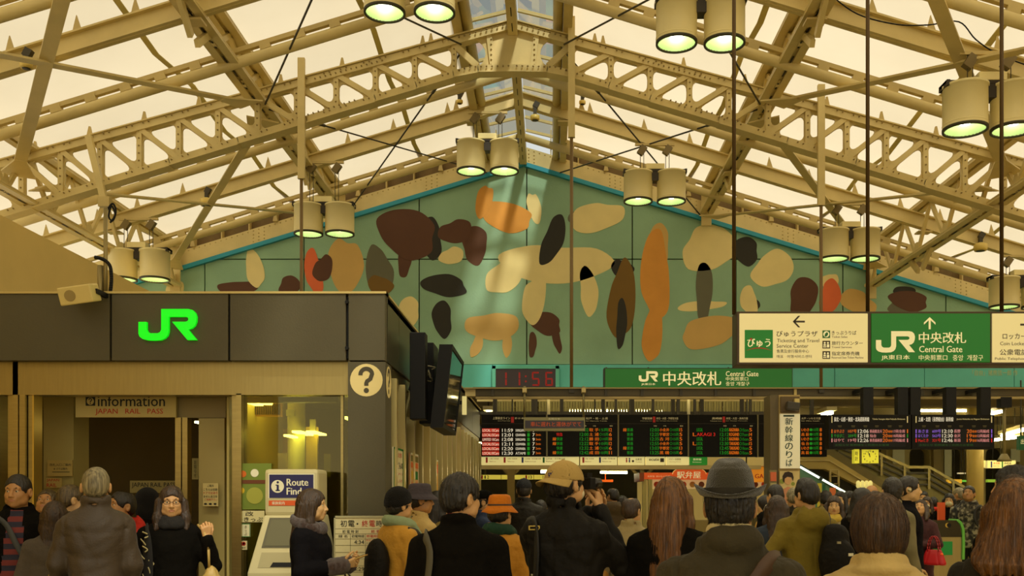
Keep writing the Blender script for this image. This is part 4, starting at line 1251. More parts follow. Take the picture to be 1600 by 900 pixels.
p.text('中央改札', 1435.5, 519, 1509.5, 536.5, SGP, 0.02)
p.text('Central Gate', 1436, 540.5, 1503.5, 550.5, SGP, 0.012)
p.text('中央剪票口', 1435.5, 554.5, 1480, 563, SGP, 0.008)
p.text('중앙  개찰구', 1488.5, 554.5, 1536, 563.5, SGP, 0.008)
p.rect(1594, 505.7, 1612, 508.8, SGK); p.arrow(1612, 507, 8, 0, SGK, 0.3)
p.text('ロッカー', 1566.5, 521, 1603, 530, SGK, 0.008); p.text('Coin Lockers', 1562.5, 534, 1606, 539.5, SGK)
p.text('公衆電話', 1562, 545.5, 1606, 555, SGK, 0.008); p.text('Public Telephone', 1554.5, 558.5, 1606, 563.5, SGK)
p.build(hs)

# gantry over the gates: dark beam with brackets
GD = 14.2
ga = empty('gate_gantry', (0, 0, 0), label='long dark horizontal gantry beam over the ticket gates', cat='beam')
b = MB(); b.bb(PX(743, GD), 9.6, GD, GD + 0.16, PZ(618.5, GD), PZ(608, GD)); b.build('beam_web', mat('gantry_web', (84, 74, 46), 0.5, 0.2, 0.1, 2), ga)
b = MB(); b.bb(PX(726, GD), 9.6, GD - 0.06, GD + 0.2, PZ(608, GD), PZ(606, GD)); b.build('beam_flange', mat('gantry_flange', (150, 134, 84), 0.5), ga)
b = MB(); b.bb(PX(743, GD), 9.6, GD + 0.02, GD + 0.14, PZ(622.5, GD), PZ(619, GD)); b.build('light_channel', STEEL2, ga)
for px in (770, 820, 912, 947, 1003, 1064, 1118, 1178, 1242, 1351, 1440, 1530):
    b = MB(); b.bb(PX(px, GD) - 0.02, PX(px, GD) + 0.02, GD - 0.03, GD + 0.0, PZ(619, GD), PZ(608, GD)); b.build('bracket', DARKM if px not in (1242, 1351) else mat('tag_pale', (196, 176, 116), 0.5), ga)
for px in (9.2,):
    b = MB(); b.bb(9.3, 9.6, GD, GD + 0.3, 0, PZ(606, GD)); b.build('end_post', DARKM, ga)
b = MB(); b.bb(-1.3, 9.6, 16.44, 16.56, 3.335, 3.43); b.build('rear_rail', DARKM, ga)
for x in (-1.1, 3.3, 9.5):
    b = MB(); b.bar((x, GD + 0.1, 3.10), (x, 16.5, 3.37), 0.06, 0.06); b.build('cross_arm', DARKM, ga)
b = MB(); b.bb(PX(727, GD), PX(743, GD), GD - 0.02, GD + 0.2, PZ(619, GD), PZ(607, GD)); b.build('beam_end', STEEL2, ga)

cg = empty('central_gate_sign', (0, 0, 0), label='long green central gate sign standing on the dark gantry beam', cat='sign')
b = MB(); b.bb(PX(943.5, GD), PX(1238, GD), GD - 0.02, GD + 0.22, PZ(606.5, GD), PZ(575, GD)); b.build('casing', mat('casing_dark', (40, 44, 26), 0.5), cg)
b = MB(); b.bb(PX(945.5, GD), PX(1236.5, GD), GD - 0.04, GD, PZ(605.8, GD), PZ(576.5, GD)); b.build('sign_face', LIT('gate_sign_green', (8, 92, 20), 0.40), cg)
for px in (948, 1014, 1140, 1232):
    b = MB(); b.tube((PX(px, GD), GD + 0.1, PZ(576, GD)), (PX(px, GD), GD + 0.1, PZ(572.5, GD)), 0.012, 6); b.build('lug', DARKM, cg)
p = Print(front(GD - 0.04, 0.003))
p.logo(998, 580, 1028, 596.5, SGP); p.text('JR東日本', 1002, 598.5, 1024, 602.5, SGP, 0.03)
p.text('中央改札', 1036, 580.5, 1127, 602.5, SGP, 0.02)
p.text('Central Gate', 1134, 580, 1185, 588, SGP, 0.01); p.text('中央剪票口', 1134, 589, 1169, 595, SGP, 0.01); p.text('중앙 개찰구', 1134, 596.5, 1171, 602.8, SGP, 0.01)
p.build(cg)

ck = empty('digital_clock', (0, 0, 0), label='dark red-digit digital clock in a turquoise frame under the mural', cat='clock')
b = MB(); b.bb(PX(775, GY), PX(868, GY), GY - 0.12, GY - 0.05, PZ(606, GY), PZ(577.5, GY)); b.build('display', mat('clock_display', (44, 20, 12), 0.3), ck)
for q_ in ((769.5, 573, 873.5, 577.5), (769.5, 573, 775, 606), (868, 573, 873.5, 606)):
    b = MB(); b.bb(PX(q_[0], GY), PX(q_[2], GY), GY - 0.15, GY - 0.05, PZ(q_[3], GY), PZ(q_[1], GY)); b.build('frame_strip', mat('clock_frame', (96, 190, 180), 0.5), ck)
LEDR = mat('led_red_dim', (120, 14, 8), 0.5, emit=(170, 14, 6), estr=0.32)
p = Print(front(GY - 0.12, 0.004))
SEG = {'1': 'bc', '5': 'afgcd', '6': 'afgedc', '0': 'abcdef'}
def seg7(ch, x0, y0, w, h):
    t = 2.6
    for k in SEG[ch]:
        r_ = {'a': (x0 + 1, y0, x0 + w - 1, y0 + t), 'g': (x0 + 1, y0 + h / 2 - t / 2, x0 + w - 1, y0 + h / 2 + t / 2), 'd': (x0 + 1, y0 + h - t, x0 + w - 1, y0 + h),
              'b': (x0 + w - t, y0 + 1, x0 + w, y0 + h / 2 - .6), 'c': (x0 + w - t, y0 + h / 2 + .6, x0 + w, y0 + h - 1), 'f': (x0, y0 + 1, x0 + t, y0 + h / 2 - .6), 'e': (x0, y0 + h / 2 + .6, x0 + t, y0 + h - 1)}[k]
        p.rect(*r_, LEDR)
seg7('1', 782, 581, 10, 22); seg7('1', 803, 581, 10, 22); seg7('5', 831, 581, 12, 22); seg7('6', 852, 581, 12, 22)
p.disc(821.5, 588, 1.6, LEDR, 10); p.disc(821.5, 596, 1.6, LEDR, 10)
p.build(ck)

# departure boards
BKB = mat('departure_board_black', (20, 17, 11), 0.5, spec=0.15)
E_ = lambda n, c, s=0.85: mat('led_' + n, tuple(int(k * 0.3) for k in c), 0.6, emit=c, estr=s)
LG, LO, LR, LW, LP, LV = E_('green', (20, 180, 30), 0.42), E_('orange', (255, 120, 10), 0.6), E_('red', (235, 30, 16), 0.65), E_('white', (240, 225, 190), 0.8), E_('pink', (240, 150, 140), 0.7), E_('violet', (150, 100, 220), 0.7)
WP = mat('board_white_print', (226, 214, 170), 0.6, emit=(226, 214, 170), estr=0.12)
BD = 16.4
def dep_board(x0, x1, lab, fn, y0=648, y1=713.5, D=BD, hang=True):
    r = empty('departure_board', (0, 0, 0), label=lab, cat='board')
    b = MB(); b.bb(PX(x0, D), PX(x1, D), D, D + 0.2, PZ(y1, D), PZ(y0, D)); b.build('casing', BKB, r)
    if hang:
        for px in (x0 + (x1 - x0) * 0.2, x0 + (x1 - x0) * 0.8):
            b = MB(); b.bb(PX(px, D) - 0.03, PX(px, D) + 0.03, D + 0.07, D + 0.13, PZ(y0, D), PZ(612, D)); b.build('hanger', DARKM, r)
    p = Print(front(D, 0.004))
    for yq in (662,) if hang else ():
        p.line((x0 + 0.5, yq), (x1 - 0.5, yq), 0.5, mat('board_line', (58, 52, 34), 0.5))
    fn(p)
    p.build(r)
    return r
ROWY = [669 + 7.15 * i for i in range(6)]
H6 = 5.2
def b1(p):
    p.text('上野東京ライン', 770, 651.5, 797, 655.5, WP, 0.01); p.rect(798.5, 651.5, 803, 660.5, REDP); p.text('東京・品川・横浜方面', 804.5, 652, 822, 655, WP)
    p.text('Ueno-Tokyo Line', 778, 657, 797, 658.5, WP)
    for i, (kind, t, dst, tr) in enumerate((('LOCAL 15Cars', '11:59', 'SHINGAWA', '9'), ('LOCAL15Cars', '12:01', 'ODAWARA', '7'), ('LIMITED 10Cars', '12:08', 'SHINGAWA', '9'), ('LOCAL15Cars', '12:11', 'ODAWARA', '7'), ('LOCAL15Cars', '12:20', 'ODAWARA', '7'), ('LOCAL10Cars', '12:30', 'ATAMI', '7'))):
        y = ROWY[i] + 0.8
        p.rect(753.3, y - .3, 780, y + 5.6, E_('redbar', (214, 44, 24), 0.7) if i != 2 else E_('darkredbar', (150, 20, 16), 0.6), -0.001)
        p.text(kind, 754, y + .6, 779.5, y + 4.8, LW, 0.01); p.text(t, 784.5, y, 801.5, y + 5.2, LW, 0.02); p.text(dst, 805.5, y + .6, 821, y + 4.8, LW, 0.01)
        p.rect(823.8, y, 827.8, y + 5.2, LG); p.text(tr, 832, y, 835.5, y + 5.2, LW, 0.02); p.text('2min', 837, y + .5, 845, y + 4, LO, 0.01)
def gen(x, titles, rows, sx=1.0, red=None):
    def f(p):
        w = 118
        p.text(titles[0], x + 37, 652, x + 52.5, 655.5, WP, 0.01); p.rect(x + 53.5, 651, x + 57.5, 660, REDP, -0.001); p.text(titles[1], x + 59, 652, x + 93, 655.5, WP)
        p.text(titles[2], x + 34, 657.2, x + 52, 658.4, WP); p.text(titles[3], x + 59, 657.2, x + 92, 658.4, WP)
        for q_, t in ((55, '時刻'), (70, '行先'), (96, '番線')):
            p.text(t, x + q_, 664.5, x + q_ + 4.5, 666.5, WP)
        for i, (pre, kind, t, dst, cars, tr) in enumerate(rows):
            y = ROWY[i]
            if pre: p.text(pre, x + 7, y, x + 12.5, y + H6, LO, 0.02)
            p.text(kind, x + 13, y, x + (22.5 if kind != 'AKAGI 3' else 42), y + H6, LR if kind in ('AKAGI 3', '特急') else LG, 0.01)
            p.text(t, x + 49.5, y, x + 63, y + H6, LG, 0.01); p.text(dst, x + 64, y, x + 79, y + H6, LO, 0.02); p.text(cars, x + 80, y + .3, x + 94, y + H6, LG); p.text(tr, x + 95, y, x + 99.5, y + H6, LO, 0.02)
    return f
dep_board(752.5, 853, 'departure board with white destinations and red train labels, beside the office side', b1)
dep_board(856, 964.5, 'departure board with green rows behind the small amber message sign', gen(856.5, ('常磐線', '松戸・柏・土浦', 'Joban Line', 'for Matsudo Toride'), [('線', '快速', '12:02', '取 手', '15両', '12'), ('', '特急', '12:00', '土 浦', '○15両', '6'), ('線', '快速', '12:12', '勝 田', '○10両', '10'), ('線', '快速', '12:22', '取 手', '10両', '12'), ('', '快速', '12:32', '土 浦', '○15両', '6'), ('線', '快速', '12:42', '成 田', '10両', '11')]))
dep_board(967.5, 1074, 'departure board with green and orange rows, third from the office side', gen(966.5, ('宇都宮線', '赤羽・大宮・宇都宮方面', 'Utsunomiya Line', 'for Omiya Utsunomiya'), [('線', '普通', '12:03', '小金井', '○10両', '15'), ('', '普通', '12:25', '宇都宮', '○15両', '5'), ('', '普通', '12:35', '古 河', '○15両', '5'), ('', '普通', '12:55', '小金井', '○15両', '5'), ('線', '普通', '13:03', '宇都宮', '○10両', '13'), ('', '普通', '13:25', '黒 磯', '○15両', '6')]))
dep_board(1077, 1182, 'departure board with one red express row, above the grey felt hat', gen(1075.5, ('高崎線', '赤羽・大宮・高崎方面', 'Takasaki Line', 'for Omiya Takasaki'), [('', 'LOCAL', '12:05', 'KAGOHARA', '○15cars', '5'), ('L', 'AKAGI 3', '12:12', 'KOGANEI', '○7cars', '14'), ('', 'LOCAL', '12:15', 'KAGOHARA', '○15cars', '5'), ('L', 'LOCAL', '12:30', 'TAKASAKI', '○15cars', '15'), ('', 'LOCAL', '12:45', 'TAKASAKI', '○10cars', '5'), ('', 'LOCAL', '13:05', 'KAGOHARA', '○15cars', '5')]))
def b5(p):
    p.text('水戸・いわき方面', 1252, 652, 1282, 655.5, WP); p.text('for Mito Iwaki', 1252, 657, 1280, 658.4, WP)
    for i in range(6):
        y = ROWY[i]
        p.rect(1198, y, 1203.5, y + H6, LR)
        p.text('特急', 1199, y, 1205, y + H6, LR, 0.02)
        p.text(('いわき', '高 萩', 'いわき', '仙 台', 'いわき', '高 萩')[i], 1252, y, 1264, y + H6, LO, 0.02); p.disc(1267, y + 2.6, 2.3, LG, 14); p.text('10両', 1270, y, 1279, y + H6, LG); p.text('8', 1280.5, y, 1284, y + H6, LO, 0.02)
dep_board(1185.5, 1292, 'departure board half hidden behind the vertical bullet-train sign', b5)
for px in (854.5, 966, 1075.5, 1184):
    b = MB(); b.bb(PX(px, BD) - 0.012, PX(px, BD) + 0.012, BD - 0.01, BD + 0.15, PZ(714, BD), PZ(648, BD)); tag(b.build('board_divider', mat('divider_metal', (120, 112, 84), 0.4, 0.5)), {854.5: 'thin metal post between the first and second departure boards', 966: 'thin metal post between the second and third departure boards', 1075.5: 'thin metal post between the third and fourth departure boards', 1184: 'thin metal post between the fourth and fifth departure boards'}[px], 'post')
SD = 13.6
def shin(x, title, eng, rows, cols_):
    def f(p):
        p.rect(x + 2, 650.5, x + 3.5, 660.5, WP); p.rect(x + 120, 650.5, x + 121.5, 660.5, WP)
        p.text(title, x + 6, 651.5, x + 61, 658.8, LW, 0.015); p.text(eng, x + 66, 653.5, x + 117, 656.8, WP)
        for q_ in (12, 33, 52, 70, 90, 107):
            p.rect(x + q_, 665, x + q_ + 6, 666, GREYP); p.rect(x + q_ + .5, 667, x + q_ + 5.5, 667.6, GREYP)
        p.rect(x + 5, 670, x + 118, 698.5, BLACKM, -0.0015)
        for i, (nm, no, t, dst, cars, note) in enumerate(rows):
            y = 671.2 + 7.1 * i
            c = cols_[i]
            p.rect(x + 2, y - .3, x + 3.6, y + 5.6, c); p.rect(x + 120, y - .3, x + 121.6, y + 5.6, c)
            p.text(nm, x + 6, y, x + 22, y + H6, c, 0.01); p.text(no, x + 28, y, x + 41.5, y + H6, c, 0.01); p.text(t, x + 43.5, y - .2, x + 60, y + 5.4, LW, 0.015)
            p.text(dst, x + 62, y, x + (81 if len(dst) > 2 else 72), y + H6, LP, 0.015); p.text(cars, x + 82, y - .2, x + 90, y + 5.4, LO, 0.015); p.text('番線', x + 90.5, y + 1, x + 97, y + 5, LO, 0.01); p.text(note, x + 98, y, x + 117, y + H6, LP, 0.01)
        p.text('お知らせ 新幹線をご利用のお客様', x + 8, 693.5, x + 92, 697, E_('dimgreen', (24, 90, 16), 0.5))
    return f
dep_board(1295, 1423.5, 'bullet-train departure board over the square yellow clock', shin(1297, '東北・山形・秋田・北海道新幹線', 'Tohoku Yamagata Akita Hokkaido Shinkansen', [('はやぶさ', '107号', '12:06', '新函館北斗', '20', '17両全席'), ('やまびこ', '209号', '12:18', '仙台', '20', '10両編成'), ('はやて', '19号', '12:26', '新青森秋田', '20', '17両編成')], [LO, LG, LP]), 648, 701.5, SD, False)
dep_board(1425, 1553.5, 'bullet-train departure board furthest right, in front of the round columns', shin(1428.5, '上越・北陸（長野経由）新幹線', 'Joetsu Hokuriku via Nagano Shinkansen', [('あさま', '609号', '12:10', '長野', '20', '12両編成'), ('はくたか', '563号', '12:30', '金沢', '19', '12両編成'), ('Maxとき', '321号', '12:46', '新潟', '19', '16両編成')], [LV, LV, LR]), 648, 701.5, SD, False)
for i, px in enumerate((1358, 1412, 1432, 1488, 1542)):
    b = MB(); b.bb(PX(px, SD) - 0.07, PX(px, SD) + 0.07, SD + 0.03, SD + 0.17, PZ(649, SD), PZ(612, GD)); b.bb(PX(px, SD) - 0.05, PX(px, SD) + 0.05, SD + 0.1, GD + 0.05, PZ(617, GD), PZ(611, GD)); tag(b.build('board_hanger', BLACKM), '%s black hanger post from the left above the bullet-train boards' % ('first', 'second', 'third', 'fourth', 'fifth')[i], 'post', 'black hanger posts of the bullet-train boards')

# guidance strip under the boards
gsn = empty('guidance_strip_sign', (0, 0, 0), label='long backlit cream platform guidance strip under the departure boards', cat='sign')
for x0, x1 in ((752, 905), (907, 964.5), (966.5, 1007.5), (1009.5, 1039.5), (1041.5, 1077)):
    b = MB(); b.bb(PX(x0, BD), PX(x1, BD), BD + 0.02, BD + 0.16, PZ(726.5, BD), PZ(713.3, BD)); b.build('lit_panel', LIT('strip_white', (236, 222, 150), 0.45), gsn)
b = MB(); b.bb(PX(1078.5, BD), PX(1105.5, BD), BD + 0.02, BD + 0.16, PZ(726.5, BD), PZ(714, BD)); b.build('green_panel', LIT('strip_green', (20, 120, 24), 0.45), gsn)
b = MB(); b.bb(PX(752, BD), PX(1190, BD), BD + 0.03, BD + 0.2, PZ(733, BD), PZ(727, BD)); b.build('support_rail', STEEL2, gsn)
for px in (800, 930, 1060, 1170):
    b = MB(); b.tube((PX(px, BD), BD + 0.21, PZ(730, BD)), (PX(px, BD), BD + 0.14, 3.34), 0.012, 6); b.build('drop_rod', DARKM, gsn)
p = Print(front(BD + 0.02, 0.004))
BLUEP = mat('blue_print', (40, 56, 140), 0.6)
for x, m in ((759, REDP), (787, REDP), (815, BLUEP), (848, GREENP), (910, REDP), (936, BLUEP)):
    p.rect(x, 714.5, x + 3, 723, m)
for x, w in ((765, 14), (793, 15), (820, 25), (853, 30), (914, 14), (941, 20)):
    p.text('山手線・京浜東北線', x, 715.5, x + w, 718, GREYP); p.text('Platform Line', x, 720, x + w * .7, 722, GREYP)
p.disc(979, 716.6, 1.2, REDP, 10); p.rect(978, 718, 980, 722.5, REDP); p.disc(983.5, 716.6, 1.2, BLUEP, 10); p.rect(982.5, 718, 984.5, 722.5, BLUEP)
p.disc(989, 720.5, 1.8, SGK, 12); p.text('化粧室', 993, 716, 1003, 719.5, SGK, 0.01); p.text('Toilets', 993, 721, 1003, 722.5, GREYP)
p.text('ecute', 1014, 716, 1030, 720, SGK, 0.03); p.rect(1031.5, 716, 1037.5, 722, SGK); p.text('ベビー休憩室', 1045, 716, 1064, 719, GREYP, 0.01); p.text('Nursing Room', 1046, 721, 1064, 722.5, GREYP)
p.text('新幹線', 1083, 716, 1096, 719.5, SGP, 0.02); p.text('Shinkansen', 1082, 721, 1096, 723, SGP)
p.build(gsn)

# small amber message sign hanging from the gantry
ms = empty('message_sign', (0, 0, 0), label='small grey-framed sign with amber scrolling text, hung on two poles', cat='sign')
MD = 14.0
b = MB(); b.bb(PX(818.5, MD), PX(914, MD), MD, MD + 0.12, PZ(673, MD), PZ(652, MD)); b.build('casing', mat('message_casing', (136, 130, 92), 0.4, 0.3), ms)
b = MB(); b.bb(PX(820.5, MD), PX(912.5, MD), MD - 0.006, MD + 0.02, PZ(669, MD), PZ(657, MD)); b.build('display', mat('message_display', (40, 24, 12), 0.3), ms)
for px in (819.5, 912):
    b = MB(); b.tube((PX(px, MD), MD + 0.04, PZ(653, MD)), (PX(px, MD), MD + 0.04, PZ(603, MD)), 0.016, 8); b.build('pole', mat('message_pole', (130, 120, 84), 0.4, 0.4), ms)
    b = MB(); b.bb(PX(px, MD) - .03, PX(px, MD) + .03, MD, MD + 0.2, PZ(613, MD), PZ(606, MD)); b.build('clamp', STEEL2, ms)
p = Print(front(MD - 0.006, 0.003)); p.text('車に遅れと運休がでて', 829, 659, 908, 666.5, E_('amber', (200, 70, 16), 0.6), 0.005)
p.text('お知らせ', 857, 653, 875, 655.8, WHITEP, 0.01); p.build(ms)

# sign column with vertical bullet-train sign
sc_ = empty('sign_column', (0, 0, 0), label='square cream column carrying the vertical bullet-train sign and a portrait poster', cat='column')
CD = 12.6
b = MB(); b.bb(PX(1204, CD), PX(1217, CD), CD + 0.02, CD + 0.4, 0, PZ(617, CD)); b.build('column_flange', mat('column_dark', (96, 82, 48), 0.5), sc_)
b = MB(); b.bb(PX(1217, CD), PX(1250, CD), CD, CD + 0.4, 0, PZ(617, CD)); b.build('column_shaft', mat('column_tan', (172, 148, 92), 0.5, 0, 0.06, 2), sc_)
b = MB(); b.bb(PX(1218, CD), PX(1248.5, CD), CD - 0.05, CD, PZ(732, CD), PZ(647, CD)); b.build('vertical_sign', LIT('vertical_sign', (228, 220, 186), 0.22), sc_)
b = MB(); b.bb(PX(1219, CD), PX(1248, CD), CD - 0.04, CD - 0.005, PZ(645, CD), PZ(620, CD)); b.build('speaker_recess', mat('recess_brown', (90, 72, 40), 0.6), sc_)
b = MB(); b.box((PX(1235, CD), CD - 0.12, PZ(636, CD)), (0.16, 0.12, 0.10), Matrix.Rotation(0.12, 3, 'Y')); b.build('speaker', mat('speaker_dark', (54, 48, 34), 0.5), sc_, bevel=0.01)
b = MB(); b.bb(PX(1239, CD), PX(1246, CD), CD - 0.1, CD - 0.04, PZ(632, CD), PZ(624, CD)); b.build('junction_box', mat('junction_cream', (206, 186, 120), 0.5), sc_)
p = Print(front(CD - 0.05, 0.003))
DG = mat('dark_green_print', (14, 56, 30), 0.6)
p.rect(1224, 648.5, 1241, 651, DG)
for i, ch in enumerate('新幹線のりば'):
    p.text(ch, 1226.5 if i < 4 else 1228, 653 + i * 12.9, 1239 if i < 4 else 1238, 664 + i * 12.9, DG, 0.02)
p.build(sc_)
b = MB(); b.bb(PX(1218, CD), PX(1248.5, CD), CD - 0.02, CD, PZ(790, CD), PZ(736, CD)); b.build('poster_sheet', mat('poster_cream', (224, 204, 150), 0.6), sc_)
p = Print(front(CD - 0.02, 0.003))
HAIRP, FACEP = mat('poster_hair', (52, 36, 26), 0.7), mat('poster_skin', (224, 176, 130), 0.7)
p.disc(1222, 752, 4, mat('poster_leaf', (150, 160, 70), 0.7)); p.disc(1239, 756, 3, mat('poster_leaf', (150, 160, 70), 0.7))
p.poly([(1219, 775), (1224, 764), (1231, 760), (1238, 763), (1243, 776), (1243, 789), (1219, 789)], mat('poster_pink', (216, 150, 120), 0.7), 0.0005)
p.disc(1231, 750, 5.5, FACEP, lift=0.001, ry=7.5); p.poly([(1223, 752), (1222.5, 744), (1226, 738), (1232, 736.8), (1238, 739), (1240, 746), (1239, 752), (1236.5, 746), (1230, 745), (1226, 748), (1225.5, 754)], HAIRP, 0.002)
p.build(sc_, 'poster_print')
b = MB(); b.bb(PX(1202, CD - .1), PX(1213, CD - .1), CD - 0.12, CD - 0.08, PZ(790, CD), PZ(735, CD)); lf = b.build('leaflet_rack', mat('rack_frame', (130, 120, 80), 0.4, 0.4), sc_)
b = MB(); b.bb(PX(1203, CD - .1), PX(1212, CD - .1), CD - 0.14, CD - 0.12, PZ(752, CD), PZ(738, CD)); b.build('leaflet', mat('leaflet_orange', (220, 110, 70), 0.6), lf)
b = MB(); b.bb(PX(1203, CD - .1), PX(1212, CD - .1), CD - 0.14, CD - 0.12, PZ(785, CD), PZ(755, CD)); b.build('leaflet', mat('leaflet_grey', (186, 176, 130), 0.6), lf)
# ================================================================== concourse beyond the gates
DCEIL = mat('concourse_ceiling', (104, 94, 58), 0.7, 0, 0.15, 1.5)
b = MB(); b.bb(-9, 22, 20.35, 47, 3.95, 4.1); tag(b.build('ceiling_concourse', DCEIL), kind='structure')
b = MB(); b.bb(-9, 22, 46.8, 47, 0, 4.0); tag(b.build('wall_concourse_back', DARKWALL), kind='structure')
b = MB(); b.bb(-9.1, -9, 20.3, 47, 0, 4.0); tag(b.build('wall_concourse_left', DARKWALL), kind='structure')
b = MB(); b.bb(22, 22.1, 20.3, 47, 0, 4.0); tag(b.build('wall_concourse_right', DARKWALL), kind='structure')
# beams and bays under its ceiling
for i, Y in enumerate((21.2, 23.6, 26.4)):
    b = MB(); b.ibeam((-8.5, Y, 3.72), (21.5, Y, 3.72), 0.2, 0.4, 0.03); tag(b.build('concourse_beam', mat('beam_olive', (128, 112, 66), 0.6, 0, 0.1, 2)), ('deep olive ceiling beam just inside the gates', 'second olive ceiling beam beyond the gates', 'third olive ceiling beam beyond the gates')[i], 'beam')
# corrugated screen over the boards, each sheet a piece
cs = empty('corrugated_screen', (0, 0, 0), label='row of pale corrugated sheets above the departure boards', cat='screen')
CY = 19.4
for i, px in enumerate(range(770, 1200, 36)):
    b = MB()
    x0, x1 = PX(px, CY), PX(px + 34, CY)
    n = 8
    lit_ = 1062 <= px <= 1085
    for k in range(n):
        a, c = x0 + (x1 - x0) * k / n, x0 + (x1 - x0) * (k + .86) / n
        b.bb(a, c, CY - (0.02 if k % 2 else 0.0), CY + 0.03, PZ(643, CY), PZ(627, CY))
    b.build('sheet', mat('sheet_lime', (190, 214, 40), 0.5, emit=(170, 200, 30), estr=0.4) if lit_ else mat('sheet_olive', (150, 140, 84), 0.6, 0, 0.1, 2), cs)
b = MB(); b.bb(PX(745, CY), PX(1205, CY), CY + 0.04, CY + 0.1, PZ(627, CY), PZ(622, CY)); b.build('screen_rail', STEEL2, cs)
b = MB(); b.bb(PX(745, CY), PX(1205, CY), CY - 0.06, CY + 0.08, PZ(648, CY), PZ(643.5, CY)); b.build('screen_sill', DARKM, cs)
for px in (775, 838, 962, 985, 1020, 1060, 1085, 1172):
    b = MB(); b.bb(PX(px, CY - .2) - 0.025, PX(px, CY - .2) + 0.025, CY - 0.25, CY - 0.2, PZ(648, CY - .2), PZ(620, CY - .2)); b.build('drop_bracket', DARKM, cs)
for px in (857, 1076):
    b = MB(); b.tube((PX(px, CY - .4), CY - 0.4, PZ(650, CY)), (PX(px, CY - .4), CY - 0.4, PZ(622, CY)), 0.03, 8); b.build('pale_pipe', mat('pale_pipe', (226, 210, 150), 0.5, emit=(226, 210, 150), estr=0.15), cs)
# fluorescent battens (real lamps: they light the concourse)
FLU = mat('fluorescent_tube', (255, 255, 240), 0.4, emit=(255, 244, 190), estr=18.0)
k = 0
def batten(p0, p1, lab, w=0.05):
    r = empty('fluorescent_lamp', (0, 0, 0), label=lab, cat='lamp')
    b = MB(); b.tube(p0, p1, w * 0.5, 8); b.build('tube', FLU, r)
    a, c = Vector(p0) + Vector((0, 0, w * 1.3)), Vector(p1) + Vector((0, 0, w * 1.3))
    b = MB(); b.bar(a, c, w * 3, w * 1.2); b.build('batten', mat('batten_white', (226, 214, 170), 0.5), r)
    for t in (0.15, 0.85):
        q_ = a + (c - a) * t
        b = MB(); b.tube(q_, (q_.x, q_.y, 3.945 if q_.y > 20.4 else q_.z + 0.5), 0.01, 6); b.build('drop_rod', DARKM, r)
    return r
def pp(px, py, D): return (PX(px, D), D, PZ(py, D))
batten(pp(1604, 671, 21.0), pp(1565, 681, 24.0), 'bright fluorescent tube near the right edge, upper of two', 0.06)
batten(pp(1592, 683, 23.0), pp(1553, 688, 26.0), 'bright fluorescent tube near the right edge, lower of two', 0.06)
batten(pp(1566, 643, 21.5), pp(1545, 648, 24.0), 'fluorescent tube above the far right bullet-train board', 0.06)
batten(pp(1300, 645, 20.9), pp(1283, 650, 23.2), 'fluorescent tube left above the bullet-train boards', 0.07)
batten(pp(1034, 644, 20.9), pp(1022, 649, 22.4), 'fluorescent tube glowing above the third departure board', 0.07)
batten(pp(762, 644, 20.9), pp(768, 649, 22.2), 'fluorescent tube beside the office end above the first board', 0.07)
batten(pp(845, 737, 25.0), pp(880, 737, 25.0), 'white fluorescent tube beyond the gates left of the tan cap', 0.07)
batten(pp(938, 738, 27.0), pp(980, 738.5, 27.0), 'fluorescent tube under the far truss right of the tan cap', 0.06)
for i, (x, y) in enumerate(((-4, 29), (2, 31), (8, 29), (14, 27), (-2, 37), (6, 38), (13, 36), (17, 31), (1.5, 23.0), (9.5, 23.0))):
    batten((x - 1.1, y, 3.6), (x + 1.1, y, 3.6), 'fluorescent ceiling tube %s' % ('far beyond the gates, left bay', 'far beyond the gates behind the shop', 'over the stairs landing', 'over the round column at right', 'deep at the far left', 'deep at the far centre', 'deep at the far right', 'at the right behind the column', 'just inside the gates behind the boards', 'just inside the gates by the stairs')[i], 0.05)

# second guidance sign deep in the concourse
g2 = empty('platform_number_sign', (0, 0, 0), label='yellowish backlit platform number strip beyond the gates at left', cat='sign')
D2 = 24.0
b = MB(); b.bb(PX(752, D2), PX(866, D2), D2, D2 + 0.15, PZ(749, D2), PZ(742, D2)); b.build('lit_panel', LIT('strip_yellow', (222, 204, 80), 0.5), g2)
p = Print(front(D2, 0.005)); p.rect(752, 742.5, 754.5, 748.5, REDP); p.text('1', 757, 743, 759, 748, SGK, .02); p.text('2', 761, 743, 764, 748, SGK, .02); p.rect(821, 742.5, 823.5, 748.5, REDP); p.text('13', 826, 743, 831, 748, SGK, .02); p.text('16-17', 848, 743, 864, 748, SGK, .01)
for px in (783, 834): p.line((px, 742), (px, 749), .7, SGK)
p.build(g2)
for px in (758, 860):
    b = MB(); b.tube((PX(px, D2), D2 + 0.07, PZ(742, D2)), (PX(px, D2), D2 + 0.07, 3.97), 0.02, 6); b.build('drop_rod', DARKM, g2)
# columns, trusses at left of the far concourse
for (px0, px1, D, lab) in ((793, 804, 23.0, 'steel stanchion left of the man in the navy cap'), (1000, 1006, 28.0, 'thin steel stanchion beside the orange lunch shop')):
    r = empty('stanchion', (PX((px0 + px1) / 2, D), D, 0), label=lab, cat='post')
    w = PX(px1, D) - PX(px0, D)
    b = MB(); b.bb(-w / 2, w / 2, -0.1, 0.1, 0, 3.95); b.build('shaft', mat('stanchion_tan', (150, 128, 74), 0.5), r)
    for s in (-1, 1):
        b = MB(); b.bar((0, 0, 2.05), (s * 0.62, 0, 2.75), 0.08, 0.08); b.build('brace', mat('stanchion_tan', (150, 128, 74)), r)
